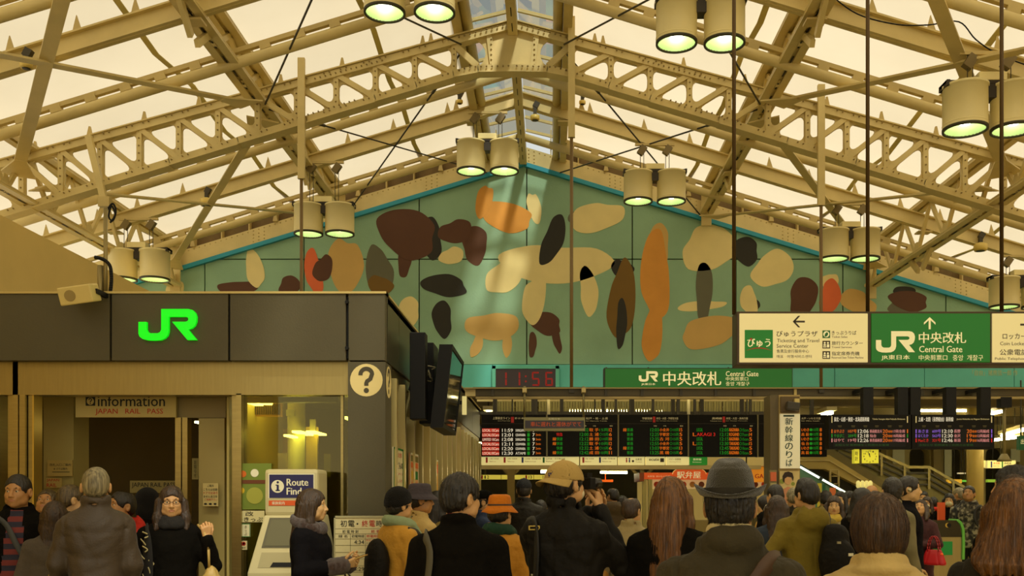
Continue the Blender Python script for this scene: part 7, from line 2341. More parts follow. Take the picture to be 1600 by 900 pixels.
def hat_beanie(m):
    def f(root, hp, turn, pitch, hh):
        v = Vol(0.0055)
        v.ell((0, -0.010, 1.655), (0.094, 0.112, 0.105)); v.ell((0, -0.03, 1.62), (0.092, 0.092, 0.080), 0.03)
        v.cut(0, 0.28, -1, -1.602)
        v.disp.append(lambda X_, Y_, Z_: 0.0035 * np.sin(46 * np.arctan2(X_, Y_)) * np.sin(Z_ * 420))
        a, q = v.mesh(); a, _ = rot_head(a, turn, pitch)
        np_mesh('beanie', [(a, q, 0)], m, root)
        b = MB()
        b.lathe([(0.099, 1.612), (0.103, 1.620), (0.103, 1.650), (0.098, 1.658)], (0, -0.015, 0), 40, 1.0, 1.13, lambda p, t, r: (p[0], p[1], p[2] + 0.28 * p[1] * 0.6))
        hp('beanie_cuff', b, m, fix=False)
    f.cz = 1.600
    return f

def hat_hood(m):
    def f(root, hp, turn, pitch, hh):
        v = Vol(0.007)
        v.ell((0, -0.012, 1.630), (0.102, 0.120, 0.112)); v.ell((0, -0.03, 1.53), (0.105, 0.10, 0.11), 0.04)
        v.ell((0, 0.10, 1.585), (0.060, 0.09, 0.080), 0.02, -1)
        v.disp.append(folds(5, 0.005, 20))
        a, q = v.mesh(); a, _ = rot_head(a, turn, pitch)
        np_mesh('hood', [(a, q, 0)], m, root)
    f.cz = 9
    return f

# ------------------------------------------------------------------ bags and straps (things of their own, carried)
def world_pt(root, s, p):
    M = Matrix.Translation(root.location) @ root.rotation_euler.to_matrix().to_4x4() @ Matrix.Scale(s, 4)
    return M @ Vector(p)

def surf(th, z, w=1.0, off=0.012, hem=0.8, d=1.0, belly=0.0, flare=1.0):
    """point just outside the coat: th measured from straight ahead towards the wearer's right"""
    zs, rx, ry, yc = torso_prof(w, hem, flare, d, belly)
    a, b, c = np.interp(z, zs, rx), np.interp(z, zs, ry), np.interp(z, zs, yc)
    t = math.radians(th)
    p = 2.4
    u, v = math.sin(t), math.cos(t)
    k = (abs(u / a) ** p + abs(v / b) ** p) ** (-1 / p)
    return Vector((u * (k + off), c + v * (k + off), z))

def ribbon(mb, pts, width, thick, up=None):
    """flat strap through pts"""
    P = [Vector(p) for p in pts]
    Q = []
    for i in range(len(P) - 1):
        p0, p1, p2, p3 = P[max(0, i - 1)], P[i], P[i + 1], P[min(len(P) - 1, i + 2)]
        for j in range(5):
            t = j / 5
            Q.append(0.5 * ((2 * p1) + (-p0 + p2) * t + (2 * p0 - 5 * p1 + 4 * p2 - p3) * t * t + (-p0 + 3 * p1 - 3 * p2 + p3) * t ** 3))
    Q.append(P[-1])
    c = sum(Q, Vector()) / len(Q)
    vv = []
    for i, q in enumerate(Q):
        d = (Q[min(i + 1, len(Q) - 1)] - Q[max(i - 1, 0)]).normalized()
        o = (q - Vector((0, -0.01, q.z)))
        o.z = 0.25 * o.length if q.z > 1.38 else 0
        o = (o - d * o.dot(d)).normalized()
        sd_ = d.cross(o).normalized()
        for (u, v) in ((-1, 0), (1, 0), (1, 1), (-1, 1)):
            vv.append(q + sd_ * u * width / 2 + o * v * thick)
    fs = []
    n = len(Q)
    for i in range(n - 1):
        for k in range(4):
            fs.append((i * 4 + k, i * 4 + (k + 1) % 4, (i + 1) * 4 + (k + 1) % 4, (i + 1) * 4 + k))
    fs += [(3, 2, 1, 0), ((n - 1) * 4, (n - 1) * 4 + 1, (n - 1) * 4 + 2, (n - 1) * 4 + 3)]
    mb.smooth = True
    mb.add(vv, fs)

def carried(name, root, s, label, cat):
    o = empty(name, root.location, 0, label, cat)
    o.rotation_euler = root.rotation_euler
    o.scale = root.scale
    return o
# ================================================================== the crowd
BLK = cloth('black_wool', (19, 17, 15), 0.95, spec=0.08, sheen=0)
BLK2 = cloth('black_nylon', (25, 22, 18), 0.7, 0.1, 0.5, 24, 0.0, 0.2)
CHC = cloth('charcoal', (46, 42, 36), 0.85, spec=0.12)
BRNJ = cloth('brown_nylon', (68, 55, 42), 0.5, 0.1, 0.2, 100, 0.1, 0.45)
OLIVEJ = cloth('olive_grey', (60, 53, 36), 0.8)
PARKA = cloth('green_parka', (128, 112, 40), 0.8)
TAN = cloth('tan_cotton', (206, 154, 62), 0.8)
TAN2 = cloth('tan_cotton_deep', (196, 138, 50), 0.8)
BEIGE = cloth('beige_coat', (206, 178, 122), 0.8)
GREYQ = cloth('grey_quilt', (166, 150, 112), 0.6)
GREYC = cloth('grey_tweed', (132, 124, 96), 0.9, 0.2, 0.3, 220)
NAVY = cloth('navy_wool', (22, 21, 28), 0.95, spec=0.08, sheen=0)
DENIM = cloth('denim_blue', (52, 62, 84), 0.85)
PLUM = cloth('plum_coat', (74, 44, 50), 0.8)
REDJ = cloth('red_jacket', (204, 44, 30), 0.7)
GREYJ = cloth('grey_violet_knit', (88, 80, 76), 0.9)
MINT = cloth('mint_scarf', (156, 176, 148), 0.9, 0.1, 0.4, 220)
YSC = cloth('yellow_scarf', (214, 186, 90), 0.9)
FUR = mat('brown_fur', (72, 42, 26), 0.95, 0, 0.5, 60, 0.9, 240, sheen=0.5)
FELT = cloth('grey_felt', (64, 61, 54), 0.95, 0.2, 0.5, 240, 0.5)
KHAKI = cloth('khaki_cap', (190, 160, 100), 0.85, 0.08, 0.3, 260)
ORHAT = cloth('orange_hat', (204, 118, 26), 0.85)
BLUEHAT = cloth('slate_blue_hat', (76, 70, 84), 0.9)
KNITK = cloth('black_knit', (26, 24, 24), 0.95, 0.2, 0.6, 200)
STRAPB = mat('strap_brown', (76, 52, 34), 0.6)
STRAPK = mat('strap_black', (34, 32, 28), 0.6)
STRAPG = mat('strap_grey', (92, 88, 78), 0.7)
BRASS = mat('brass_fitting', (210, 180, 96), 0.3, 0.9)
SILVER = mat('silver_fitting', (200, 194, 170), 0.3, 0.9)

def stripes_mat():
    m = bpy.data.materials.new('striped_shirt')
    m.use_nodes = True
    nt = m.node_tree
    b = nt.nodes['Principled BSDF']
    tc = nt.nodes.new('ShaderNodeTexCoord')
    sp_ = nt.nodes.new('ShaderNodeSeparateXYZ')
    ma = nt.nodes.new('ShaderNodeMath'); ma.operation = 'MULTIPLY'; ma.inputs[1].default_value = 13.0
    fr = nt.nodes.new('ShaderNodeMath'); fr.operation = 'FRACT'
    r = nt.nodes.new('ShaderNodeValToRGB')
    r.color_ramp.interpolation = 'CONSTANT'
    r.color_ramp.elements[0].color = rgb(118, 50, 44)
    r.color_ramp.elements[1].position = 0.5
    r.color_ramp.elements[1].color = rgb(44, 42, 56)
    nt.links.new(tc.outputs['Object'], sp_.inputs[0]); nt.links.new(sp_.outputs['Z'], ma.inputs[0]); nt.links.new(ma.outputs[0], fr.inputs[0]); nt.links.new(fr.outputs[0], r.inputs[0]); nt.links.new(r.outputs[0], b.inputs['Base Color'])
    b.inputs['Roughness'].default_value = 0.9
    return m
def camo_mat():
    m = bpy.data.materials.new('camouflage')
    m.use_nodes = True
    nt = m.node_tree
    b = nt.nodes['Principled BSDF']
    tc = nt.nodes.new('ShaderNodeTexCoord')
    n = nt.nodes.new('ShaderNodeTexNoise'); n.inputs['Scale'].default_value = 16; n.inputs['Detail'].default_value = 3
    r = nt.nodes.new('ShaderNodeValToRGB'); r.color_ramp.interpolation = 'CONSTANT'
    r.color_ramp.elements[0].color = rgb(36, 32, 26)
    r.color_ramp.elements[1].position = 0.46; r.color_ramp.elements[1].color = rgb(84, 76, 58)
    e = r.color_ramp.elements.new(0.56); e.color = rgb(150, 140, 112)
    nt.links.new(tc.outputs['Object'], n.inputs['Vector']); nt.links.new(n.outputs['Fac'], r.inputs[0]); nt.links.new(r.outputs[0], b.inputs['Base Color'])
    b.inputs['Roughness'].default_value = 0.85
    return m
STRIPE, CAMO = stripes_mat(), camo_mat()

# --- left group before the information office (all feet on the floor; x is given by the bearing)
p1, A1, s1 = person(29, 742, 7.2, 168, 'man in black jacket over a red and navy striped shirt, pointing up at left', BLK, ('crop', 'k'), 'b', turn=-14, hem=0.72, face=True, open_front=STRIPE, seed=2,
                    arms={1: ((0.345, 0.12, 1.27), (0.30, 0.30, 1.55)), -1: REST[-1]}, hands=(True, False), handspec={1: {'n': (0.2, 0.9, 0.3), 'fan': [(0.05, 0.05, 0.05), (1.2, 1.4, 1.0), (1.3, 1.4, 1.0), (1.3, 1.4, 1.0)], 'thumb': (0.3, 0.8)}}, collar='wide')
b_ = carried('shoulder_bag', p1, s1, 'dark shoulder bag with grey strap across the striped shirt', 'bag')
mb = MB(); ribbon(mb, [surf(60, 1.42), surf(20, 1.36, off=0.014), surf(-8, 1.22, off=0.014), surf(-40, 1.05, off=0.016), surf(-80, 0.92, off=0.03)], 0.038, 0.004); mb.build('strap', mat('strap_slate', (70, 72, 78), 0.7), b_)
v = Vol(0.014); v.ell((-0.235, 0.06, 0.82), (0.055, 0.14, 0.11)); np_mesh('bag_body', [(*v.mesh(), 0)], BLK2, b_)

p2, A2, s2 = person(88, 783, 7.05, -12, 'woman seen from behind in grey knit with pale shoulder strap, bending forward', GREYJ, ('mid', 'd'), 'a', hem=0.8, seed=3, lean=0, collar='none', pitch=-18, w=1.02)
b_ = carried('shoulder_bag', p2, s2, 'dark bag on a wide pale strap over the grey knit back', 'bag')
mb = MB(); ribbon(mb, [surf(125, 1.43), surf(150, 1.37), surf(170, 1.25), surf(190, 1.08, off=0.016), surf(205, 0.96, off=0.03)], 0.034, 0.004); mb.build('strap', mat('strap_pale', (206, 176, 96), 0.6), b_)
v = Vol(0.014); v.ell((-0.05, -0.24, 0.86), (0.13, 0.06, 0.10)); np_mesh('bag_body', [(*v.mesh(), 0)], BLK2, b_)
mb = MB(); mb.path([surf(150, z, off=0.03) for z in np.linspace(0.86, 1.15, 12)], 0.006, 6); mb.build('chain', BRASS, b_)

p3, A3, s3 = person(150, 731, 6.6, -4, 'grey-haired man seen from behind in a brown zip jacket', BRNJ, ('crop', 'g'), 'a', hem=0.70, seed=4, collar='stand', seams=True, w=0.93, fold=0.012, arms={1: ((0.222, -0.02, 1.09), (0.20, 0.10, 0.88)), -1: ((-0.23, -0.02, 1.10), (-0.20, 0.12, 0.92))})
p4, _, _ = person(111, 758, 7.75, -70, 'fair-haired man in profile wearing glasses, half behind the grey-haired man', BLK2, ('crop', 'l'), 'c', face=True, glasses=True, seed=5)
p4b, _, _ = person(70, 764, 8.1, 160, 'dark-haired person half hidden behind the striped-shirt man', BLK, ('short', 'l'), 'b', face=True, seed=6, pitch=-25)
p5, _, _ = person(187, 768, 7.55, 118, 'balding man in a red jacket with grey hood, facing left', REDJ, ('thin', 'k'), 'b', face=True, seed=7, collar='hood', pitch=-8)
p6, _, _ = person(229, 765, 8.4, 20, 'person in a black hood and coat in the office doorway', BLK, ('short', 'k'), 'b', hat=hat_hood(KNITK), seed=8, face=True)
SCF = mat('patterned_scarf', (40, 40, 44), 0.9, 0, 0.0)
p7, A7, s7 = person(268, 760, 7.2, 178, 'woman in glasses and black coat facing the camera, one hand raised to her bag strap', BLK, ('mid', 'd'), 'a', face=True, glasses=True, seed=9, hem=0.6, w=1.04, jaw=1.08, turn=2, scarf=(cloth('dark_scarf', (40, 38, 40)), False),
                    arms={-1: ((-0.30, 0.08, 1.12), (-0.255, 0.20, 1.33)), 1: ((0.27, -0.02, 1.10), (0.20, 0.16, 0.92))}, hands=(False, True), handspec={-1: {'d': (0.1, 0.15, 1), 'n': (-0.2, 0.9, -0.1), 'curl': (0.9, 1.0, 0.7), 'side': 1, 'thumb': (0.3, 0.9)}}, collar='wide')
b_ = carried('tote_bag', p7, s7, 'gathered cream handbag at the side of the woman with glasses', 'bag')
v = Vol(0.012); v.ell((-0.285, 0.16, 0.99), (0.085, 0.09, 0.075)); v.ell((-0.285, 0.16, 1.06), (0.045, 0.05, 0.06), 0.03); v.disp.append(folds(8, 0.014, 40, 0.4)); np_mesh('bag_body', [(*v.mesh(), 0)], mat('cream_leather', (200, 170, 104), 0.5, 0, 0.1, 8), b_)
mb = MB(); mb.smooth = True; mb.path([Vector((-0.27, 0.17, 1.10)), Vector((-0.265, 0.21, 1.25)), Vector((-0.235, 0.22, 1.38)), Vector((-0.19, 0.12, 1.43))], 0.010, 6); mb.build('strap', mat('cream_leather', (200, 170, 104)), b_)
sc2 = carried('hanging_scarf', p7, s7, 'black and white patterned scarf hanging from the shoulder of the woman with glasses', 'scarf')
mb = MB(); ribbon(mb, [surf(75, 1.41), surf(55, 1.33, off=0.02), surf(50, 1.2, off=0.03), surf(52, 1.05, off=0.03), surf(55, 0.9, off=0.03)], 0.10, 0.008); mb.build('scarf_cloth', mat('scarf_black', (34, 32, 32), 0.9), sc2)
rr = random.Random(4)
for i in range(9):
    mb = MB(); z = 0.92 + i * 0.052; th = 47 + rr.uniform(-6, 10); ribbon(mb, [surf(th, z, off=0.041), surf(th + rr.uniform(-10, 10), z + 0.02, off=0.041), surf(th + rr.uniform(0, 14), z + 0.045, off=0.041)], 0.010, 0.003); mb.build('scarf_mark', mat('scarf_white', (206, 194, 150), 0.9), sc2)

p8, A8, s8 = person(487, 765, 7.1, -112, 'young woman in navy coat with brown fur cuffs looking away from her phone', NAVY, ('long', 'd'), 'c', face=True, seed=10, hem=0.5, turn=14, collar='fold', cuff=FUR, fold=0.007, w=0.92,
                    arms={-1: ((-0.235, 0.03, 1.12), (-0.06, 0.27, 1.15)), 1: ((0.235, 0.02, 1.12), (0.05, 0.26, 1.15))}, hands=(True, True),
                    handspec={-1: {'d': (0.35, 0.9, 0.25), 'n': (-0.7, 0.2, -0.5), 'curl': (0.7, 0.8, 0.5), 'side': 1}, 1: {'d': (-0.35, 0.9, 0.25), 'n': (0.7, 0.2, -0.5), 'curl': (0.6, 0.8, 0.5), 'side': -1}})
v = Vol(0.010); v.ring((0, -0.02, 1.455), 0.105, 0.10, 0.038, 0.3, 0.02, 1.2); v.disp.append(folds(3, 0.012, 60, 1.0)); np_mesh('fur_collar', [(*v.mesh(), 0)], FUR, p8)
ph = carried('mobile_phone', p8, s8, 'gold-edged phone in the hands of the young woman in navy', 'phone')
mb = MB(); mb.box((0.0, 0.365, 1.205), (0.068, 0.14, 0.010), Matrix.Rotation(0.35, 3, 'X')); mb.build('phone_body', mat('phone_gold', (210, 180, 120), 0.3, 0.6), ph, bevel=0.003)
mb = MB(); mb.box((0.0, 0.363, 1.2115), (0.06, 0.125, 0.002), Matrix.Rotation(0.35, 3, 'X')); mb.build('phone_screen', mat('phone_screen', (40, 40, 44), 0.1), ph)
hb = carried('handbag', p8, s8, 'black leather handbag hanging under the phone of the young woman in navy', 'bag')
v = Vol(0.012); v.ell((0.02, 0.31, 0.92), (0.07, 0.10, 0.11)); v.ell((0.02, 0.31, 1.0), (0.05, 0.07, 0.06), 0.04); v.disp.append(folds(2, 0.008, 25)); np_mesh('bag_body', [(*v.mesh(), 0)], mat('black_leather', (38, 34, 28), 0.35), hb)
mb = MB(); mb.smooth = True; mb.path([Vector((0.02, 0.28, 1.03)), Vector((0.05, 0.27, 1.14)), Vector((0.02, 0.34, 1.03))], 0.007, 6); mb.build('handle', mat('black_leather', (38, 34, 28)), hb)

# --- people along the finned side of the office
p9, A9, s9 = person(624, 761, 7.6, -58, 'person in tan coat, black knit hat and mint scarf, facing right', TAN, ('short', 'k'), 'a', hat=hat_beanie(KNITK), hatH=0.03, scarf=(MINT, True), hem=0.5, seed=12, face=True, w=0.95, fold=0.012)
b_ = carried('backpack', p9, s9, 'black backpack on the back of the person in the mint scarf', 'bag')
v = Vol(0.013); v.ell((0, -0.21, 1.13), (0.13, 0.085, 0.21)); v.ell((0, -0.25, 1.03), (0.10, 0.06, 0.10), 0.03); v.disp.append(folds(6, 0.006)); np_mesh('bag_body', [(*v.mesh(), 0)], BLK2, b_)
for sd_ in (1, -1):
    mb = MB(); ribbon(mb, [surf(sd_ * 95, 1.41, 0.95), surf(sd_ * 60, 1.37, 0.95), surf(sd_ * 62, 1.2, 0.95), surf(sd_ * 100, 1.08, 0.95, 0.02)], 0.045, 0.008); mb.build('strap', STRAPK, b_)
p10, _, _ = person(656, 755, 8.1, -62, 'man in a slate blue bucket hat and beige coat, in profile', BEIGE, ('short', 'k'), 'b', hat=hat_bucket(BLUEHAT), hatH=0.022, face=True, seed=13, turn=-15)
p11, _, _ = person(684, 768, 8.95, -35, 'woman with long black hair in a khaki coat, behind the bucket-hat man', cloth('khaki_coat', (160, 140, 84)), ('long', 'k'), 'c', seed=14, face=True, turn=-30)
p12, A12, s12 = person(718, 742, 5.0, -16, 'heavy man in a black wool coat with a shoulder strap, head turned right', BLK, ('short', 'k'), 'a', seed=15, hem=0.55, turn=-34, face=True, w=1.10, belly=0.03, collar='fold', fold=0.006, seams=True, jaw=1.1)
v = Vol(0.008); v.ring((0, -0.02, 1.497), 0.063, 0.064, 0.010, 0.15, 0.01, 2.0); np_mesh('shirt_collar', [(*v.mesh(), 0)], cloth('maroon', (112, 32, 26)), p12)
b_ = carried('shoulder_bag', p12, s12, 'black strap and bag on the left shoulder of the heavy man in black wool', 'bag')
mb = MB(); ribbon(mb, [surf(-70, 1.40, 1.1), surf(-115, 1.415, 1.1), surf(-140, 1.33, 1.1), surf(-138, 1.18, 1.1, .02), surf(-125, 1.0, 1.1, .035), surf(-115, 0.85, 1.1, 0.06)], 0.052, 0.006); mb.build('strap', STRAPG, b_)
c = surf(-126, 1.03, 1.1, 0.05); mb = MB(); mb.box(c, (0.02, 0.075, 0.035), Matrix.Rotation(math.radians(40), 3, 'Z')); mb.build('buckle', mat('buckle_dark', (110, 104, 88), 0.3, 0.8), b_)
v = Vol(0.014); v.ell((-0.30, -0.10, 0.72), (0.07, 0.15, 0.13)); np_mesh('bag_body', [(*v.mesh(), 0)], BLK2, b_)
p13, A13, s13 = person(781, 772, 6.9, -25, 'person in an orange bucket hat and tan coat, seen from behind', TAN2, ('short', 'k'), 'a', hat=hat_bucket(ORHAT, mat('hat_cord', (60, 40, 20), 0.6)), hatH=0.022, scarf=(cloth('green_scarf', (34, 66, 54)), False), seed=16, hem=0.55, fold=0.013, w=1.0, seams=True)
b_ = carried('shoulder_bag', p13, s13, 'brown crossbody strap over the tan coat under the orange hat', 'bag')
mb = MB(); ribbon(mb, [surf(-110, 1.41), surf(-150, 1.30), surf(178, 1.12, off=0.016), surf(150, 0.98, off=0.02), surf(125, 0.86, off=.04)], 0.032, 0.005); mb.build('strap', STRAPB, b_)
v = Vol(0.014); v.ell((0.22, -0.14, 0.80), (0.06, 0.12, 0.10)); np_mesh('bag_body', [(*v.mesh(), 0)], BLK2, b_)
p14, _, _ = person(757, 766, 10.8, -75, 'man in a blue jacket and dark cap, seen past the heavy man in black', cloth('blue_jacket', (54, 66, 104)), ('short', 'k'), 'a', hat=hat_cap(BLK), hatH=0.02, face=True, seed=17, turn=-20)
p15, _, _ = person(819, 748, 12.2, -14, 'man in a navy cap and black quilted jacket, seen from behind', cloth('black_puffer', (38, 34, 28), 0.5), ('short', 'k'), 'a', hat=hat_cap(cloth('navy_cap', (44, 46, 56))), hatH=0.02, puff=1, seed=18, w=1.05, turn=12)
p15b, _, _ = person(845, 782, 12.6, 4, 'small person holding a phone up in front of the gates', BLK, ('short', 'k'), 'a', seed=19, arms={1: ((0.26, 0.12, 1.25), (0.09, 0.28, 1.52)), -1: ((-0.26, 0.12, 1.25), (-0.07, 0.28, 1.52))}, hands=(True, True))

# --- photographer in a tan cap
EMB = [[(-0.20, 1.700), (-0.10, 1.684), (-0.02, 1.688), (-0.02, 1.680), (-0.12, 1.676)], [(0.20, 1.700), (0.12, 1.676), (0.02, 1.680), (0.02, 1.688), (0.10, 1.684)], [(-0.07, 1.676), (0.07, 1.676), (0.04, 1.664), (0.0, 1.671), (-0.04, 1.664)], [(-0.03, 1.662), (0.03, 1.662), (0.0, 1.654)]]
p16, A16, s16 = person(884, 716, 5.3, -28, 'man in a tan cap and black jacket raising a camera to his eye', BLK2, ('short', 'k'), 'a', turn=-14, pitch=-4, hem=0.60, seed=20, face=True, mask=True, hat=hat_cap(KHAKI, EMB, True), hatH=0.015, w=1.05, collar='stand', fold=0.017, seams=True,
                       arms={1: ((0.245, 0.17, 1.17), (0.105, 0.19, 1.465)), -1: ((-0.25, 0.13, 1.20), (0.02, 0.22, 1.44))}, hands=(True, True),
                       handspec={1: {'d': (-0.25, 0.25, 1.0), 'n': (0.85, 0.15, 0.2), 'curl': (0.9, 0.9, 0.5), 'side': -1, 'thumb': (0.4, 0.5)}, -1: {'d': (0.5, 0.6, 0.6), 'n': (-0.3, 0.6, -0.8), 'curl': (0.6, 0.7, 0.4), 'side': 1}})
E3 = [MB() for _ in range(1)]
cam_ = carried('compact_camera', p16, s16, 'black camera held to the eye of the man in the tan cap', 'camera')
Rc = Matrix.Rotation(math.radians(-22), 3, 'Z')
cc_ = Vector((0.05, 0.145, 1.605))
mb = MB(); mb.box(cc_, (0.100, 0.040, 0.062), Rc); mb.build('camera_body', BLACKM, cam_, bevel=0.006)
mb = MB(); mb.tube(cc_ + Rc @ Vector((0, 0.02, 0)), cc_ + Rc @ Vector((0, 0.085, 0)), 0.030, 20); mb.build('lens', mat('lens_black', (26, 26, 26), 0.25), cam_)
mb = MB(); mb.box(cc_ + Vector((0, 0, 0.045)), (0.045, 0.035, 0.022), Rc); mb.build('viewfinder', BLACKM, cam_)
b_ = carried('shoulder_bag', p16, s16, 'black camera bag with metal clips on the left shoulder of the tan-cap man', 'bag')
mb = MB(); ribbon(mb, [surf(-90, 1.40, 1.12), surf(-130, 1.405, 1.12), surf(-150, 1.28, 1.12), surf(-148, 1.1, 1.12, .025), surf(-140, 0.95, 1.12, .04)], 0.045, 0.006); mb.build('strap', STRAPK, b_)
for th, z in ((-140, 1.375), ):
    c = surf(th, z, 1.12, 0.022); 
    for dz in (-0.009, 0.009):
        mb = MB(); mb.box(c + Vector((0, 0, dz)), (0.055, 0.008, 0.005), Matrix.Rotation(math.radians(-140 + 90 + 90), 3, 'Z')); mb.build('metal_loop', BRASS, b_)
    for dx in (-0.026, 0.026):
        mb = MB(); mb.box(c + Matrix.Rotation(math.radians(40), 3, 'Z') @ Vector((dx, 0, 0)), (0.006, 0.008, 0.022), Matrix.Rotation(math.radians(40), 3, 'Z')); mb.build('metal_loop', BRASS, b_)
mb = MB(); mb.smooth = True; mb.path([surf(-149, z, 1.12, 0.042) + Vector((0.006 * math.sin(i * 1.7), 0, 0)) for i, z in enumerate(np.linspace(1.04, 1.14, 8))], 0.006, 6); mb.build('swivel_clip', SILVER, b_)
v = Vol(0.014); v.ell((-0.20, -0.24, 0.84), (0.14, 0.08, 0.13)); np_mesh('bag_body', [(*v.mesh(), 0)], BLK2, b_)
for i in range(7):
    mb = MB(); mb.box((-0.27 + i * 0.025, -0.30, 0.945 + 0.01 * (i % 2)), (0.018, 0.02, 0.012)); mb.build('zip_fitting', SILVER, b_)

p17, _, _ = person(958, 763, 15.4, 8, 'balding man in a brown puffer jacket beyond the gates', cloth('brown_puffer', (84, 68, 46), 0.5), ('thin', 'k'), 'b', puff=1, seed=21, w=1.12, collar='hood', turn=30)
p17b, _, _ = person(973, 775, 16.0, -40, 'dark-haired person half hidden behind the brown puffer jacket', BLK, ('short', 'k'), 'a', seed=22, face=True)
p18, A18, s18 = person(986, 778, 8.3, -10, 'elderly woman in a pale grey quilted coat with a brown bag strap', GREYQ, ('thin', 'd'), 'a', puff=2, seed=23, hem=0.55, w=1.02, collar='fold', turn=-18, flare=1.08, fold=0.015)
b_ = carried('shoulder_bag', p18, s18, 'tan shoulder bag on a brown strap over the pale quilted coat', 'bag')
mb = MB(); ribbon(mb, [surf(95, 1.41), surf(135, 1.35), surf(165, 1.22, off=.02), surf(195, 1.1, off=.022), surf(225, 0.98, off=.03)], 0.03, 0.005); mb.build('strap', STRAPB, b_)
v = Vol(0.013); v.ell((-0.23, -0.13, 0.93), (0.06, 0.12, 0.13)); np_mesh('bag_body', [(*v.mesh(), 0)], mat('tan_bag', (160, 112, 44), 0.5), b_)

# --- foreground backs
p19, A19, s19 = person(1048, 747, 5.3, -6, 'woman with long straight auburn hair, seen from behind', BLK, ('vlong', 'r'), 'c', seed=24, hem=0.7, turn=-10, w=0.98, collar='none')
p20, A20, s20 = person(1141, 712, 3.4, -3, 'man in a grey felt hat and dark olive jacket, seen from behind', OLIVEJ, ('short', 'k'), 'b', seed=25, hem=0.6, hat=hat_fedora(FELT, cloth('hat_band', (48, 44, 38))), hatH=0.058, w=1.08, collar='high', seams=True, fold=0.012, scarf=None)
v = Vol(0.006); v.ring((0, -0.018, 1.512), 0.070, 0.070, 0.013, 0.12, 0.01, 1.8); v.disp.append(folds(4, 0.004, 50)); np_mesh('scarf', [(*v.mesh(), 0)], cloth('cream_scarf', (206, 190, 150)), p20)
b_ = carried('crossbody_bag', p20, s20, 'broad brown crossbody strap over the dark olive jacket', 'bag')
mb = MB(); ribbon(mb, [surf(70, 1.41, 1.08), surf(120, 1.415, 1.08), surf(150, 1.33, 1.08), surf(175, 1.2, 1.08, .016), surf(200, 1.06, 1.08, .018), surf(225, 0.93, 1.08, .03)], 0.058, 0.006); mb.build('strap', STRAPB, b_)
v = Vol(0.016); v.ell((-0.26, -0.12, 0.80), (0.07, 0.15, 0.14)); np_mesh('bag_body', [(*v.mesh(), 0)], mat('bag_brown', (70, 48, 32), 0.5), b_)
p25, A25, s25 = person(1373, 776, 3.5, 4, 'woman with a short brown bob and beige coat, large at the bottom right', BEIGE, ('bob', 'm'), 'a', seed=26, hem=0.6, w=0.98, collar='wide', seams=True, turn=6, fold=0.007)
p31, A31, s31 = person(1588, 751, 3.5, -10, 'woman with thick auburn hair and dark jacket, cut by the right edge', CHC, ('full', 'r'), 'c', seed=27, hem=0.7, w=0.95, turn=8, collar='none', fold=0.012, seams=True)
p32, _, _ = person(1583, 729, 6.0, 60, 'tall man with dark hair behind the auburn-haired woman, facing left', BLK, ('side', 'k'), 'a', seed=28, face=True, turn=15, w=0.85)
p33, _, _ = person(1584, 744, 5.2, 10, 'dark-haired head between the tall man and the auburn-haired woman', BLK, ('short', 'd'), 'a', seed=29, w=0.8, arms={1: ((0.19, -0.03, 1.09), (0.19, 0.05, 0.85)), -1: ((-0.17, -0.03, 1.09), (-0.17, 0.05, 0.85))})

# --- middle right
p22, A22, s22 = person(1261, 750, 7.8, 22, 'man in an olive green hooded parka with a black backpack, seen from behind', PARKA, ('tuft', 'k'), 'a', seed=30, hem=0.45, collar='hood', w=1.05, turn=18, fold=0.013, seams=True, flare=1.1,
                       arms={-1: ((-0.33, -0.04, 1.13), (-0.24, 0.12, 0.95)), 1: REST[1]})
b_ = carried('backpack', p22, s22, 'large black backpack with a white mark, slung on the right of the olive parka', 'bag')
v = Vol(0.011); v.ell((0.13, -0.25, 1.10), (0.13, 0.11, 0.24)); v.ell((0.15, -0.34, 1.10), (0.10, 0.06, 0.15), 0.03); v.ell((0.13, -0.24, 1.30), (0.10, 0.08, 0.08), 0.04)
v.disp.append(lambda X_, Y_, Z_: 0.004 * np.exp(-(np.sin(Z_ * 34 + X_ * 8) / 0.12) ** 2)); v.disp.append(folds(13, 0.006)); np_mesh('bag_body', [(*v.mesh(), 0)], BLK2, b_)
mb = MB(); mb.box((0.185, -0.398, 1.15), (0.045, 0.006, 0.022), Matrix.Rotation(0.3, 3, 'Z')); mb.build('white_patch', WHITEP, b_)
for z in (1.24, 1.02):
    mb = MB(); mb.box((0.10 + (1.24 - z) * .1, -0.375, z), (0.03, 0.012, 0.018)); mb.build('zip_pull', SILVER, b_)
mb = MB(); ribbon(mb, [surf(150, 1.32, 1.05, .03), surf(110, 1.425, 1.05), surf(70, 1.40, 1.05), surf(60, 1.25, 1.05), surf(90, 1.08, 1.05, .02)], 0.055, 0.010); mb.build('strap', STRAPK, b_)

p21a, _, _ = person(1196, 775, 11.6, 75, 'woman with a black bob in a tan coat, left of the sign column', TAN, ('bob', 'k'), 'c', seed=31, face=True, hem=0.6, turn=10)
p21b, _, _ = person(1214, 775, 8.6, 6, 'woman with straight dark auburn hair and denim jacket, beside the olive parka', DENIM, ('long', 'd'), 'a', seed=32)
p21c, _, _ = person(1211, 758, 11.2, 40, 'dark-haired man with a white hood under the portrait poster', BLK, ('short', 'k'), 'a', seed=33, scarf=(cloth('white_hood', (226, 214, 186)), False))
p21d, _, _ = person(1240, 763, 12.0, 15, 'grey-haired man behind the olive parka', CHC, ('short', 'g'), 'a', seed=34)
p23, _, _ = person(1303, 775, 11.2, 172, 'woman facing the camera with a yellow scarf and pale coat, mouth open', cloth('pale_grey_coat', (176, 164, 128)), ('mid', 'd'), 'c', seed=35, face=True, scarf=(YSC, True), turn=8)
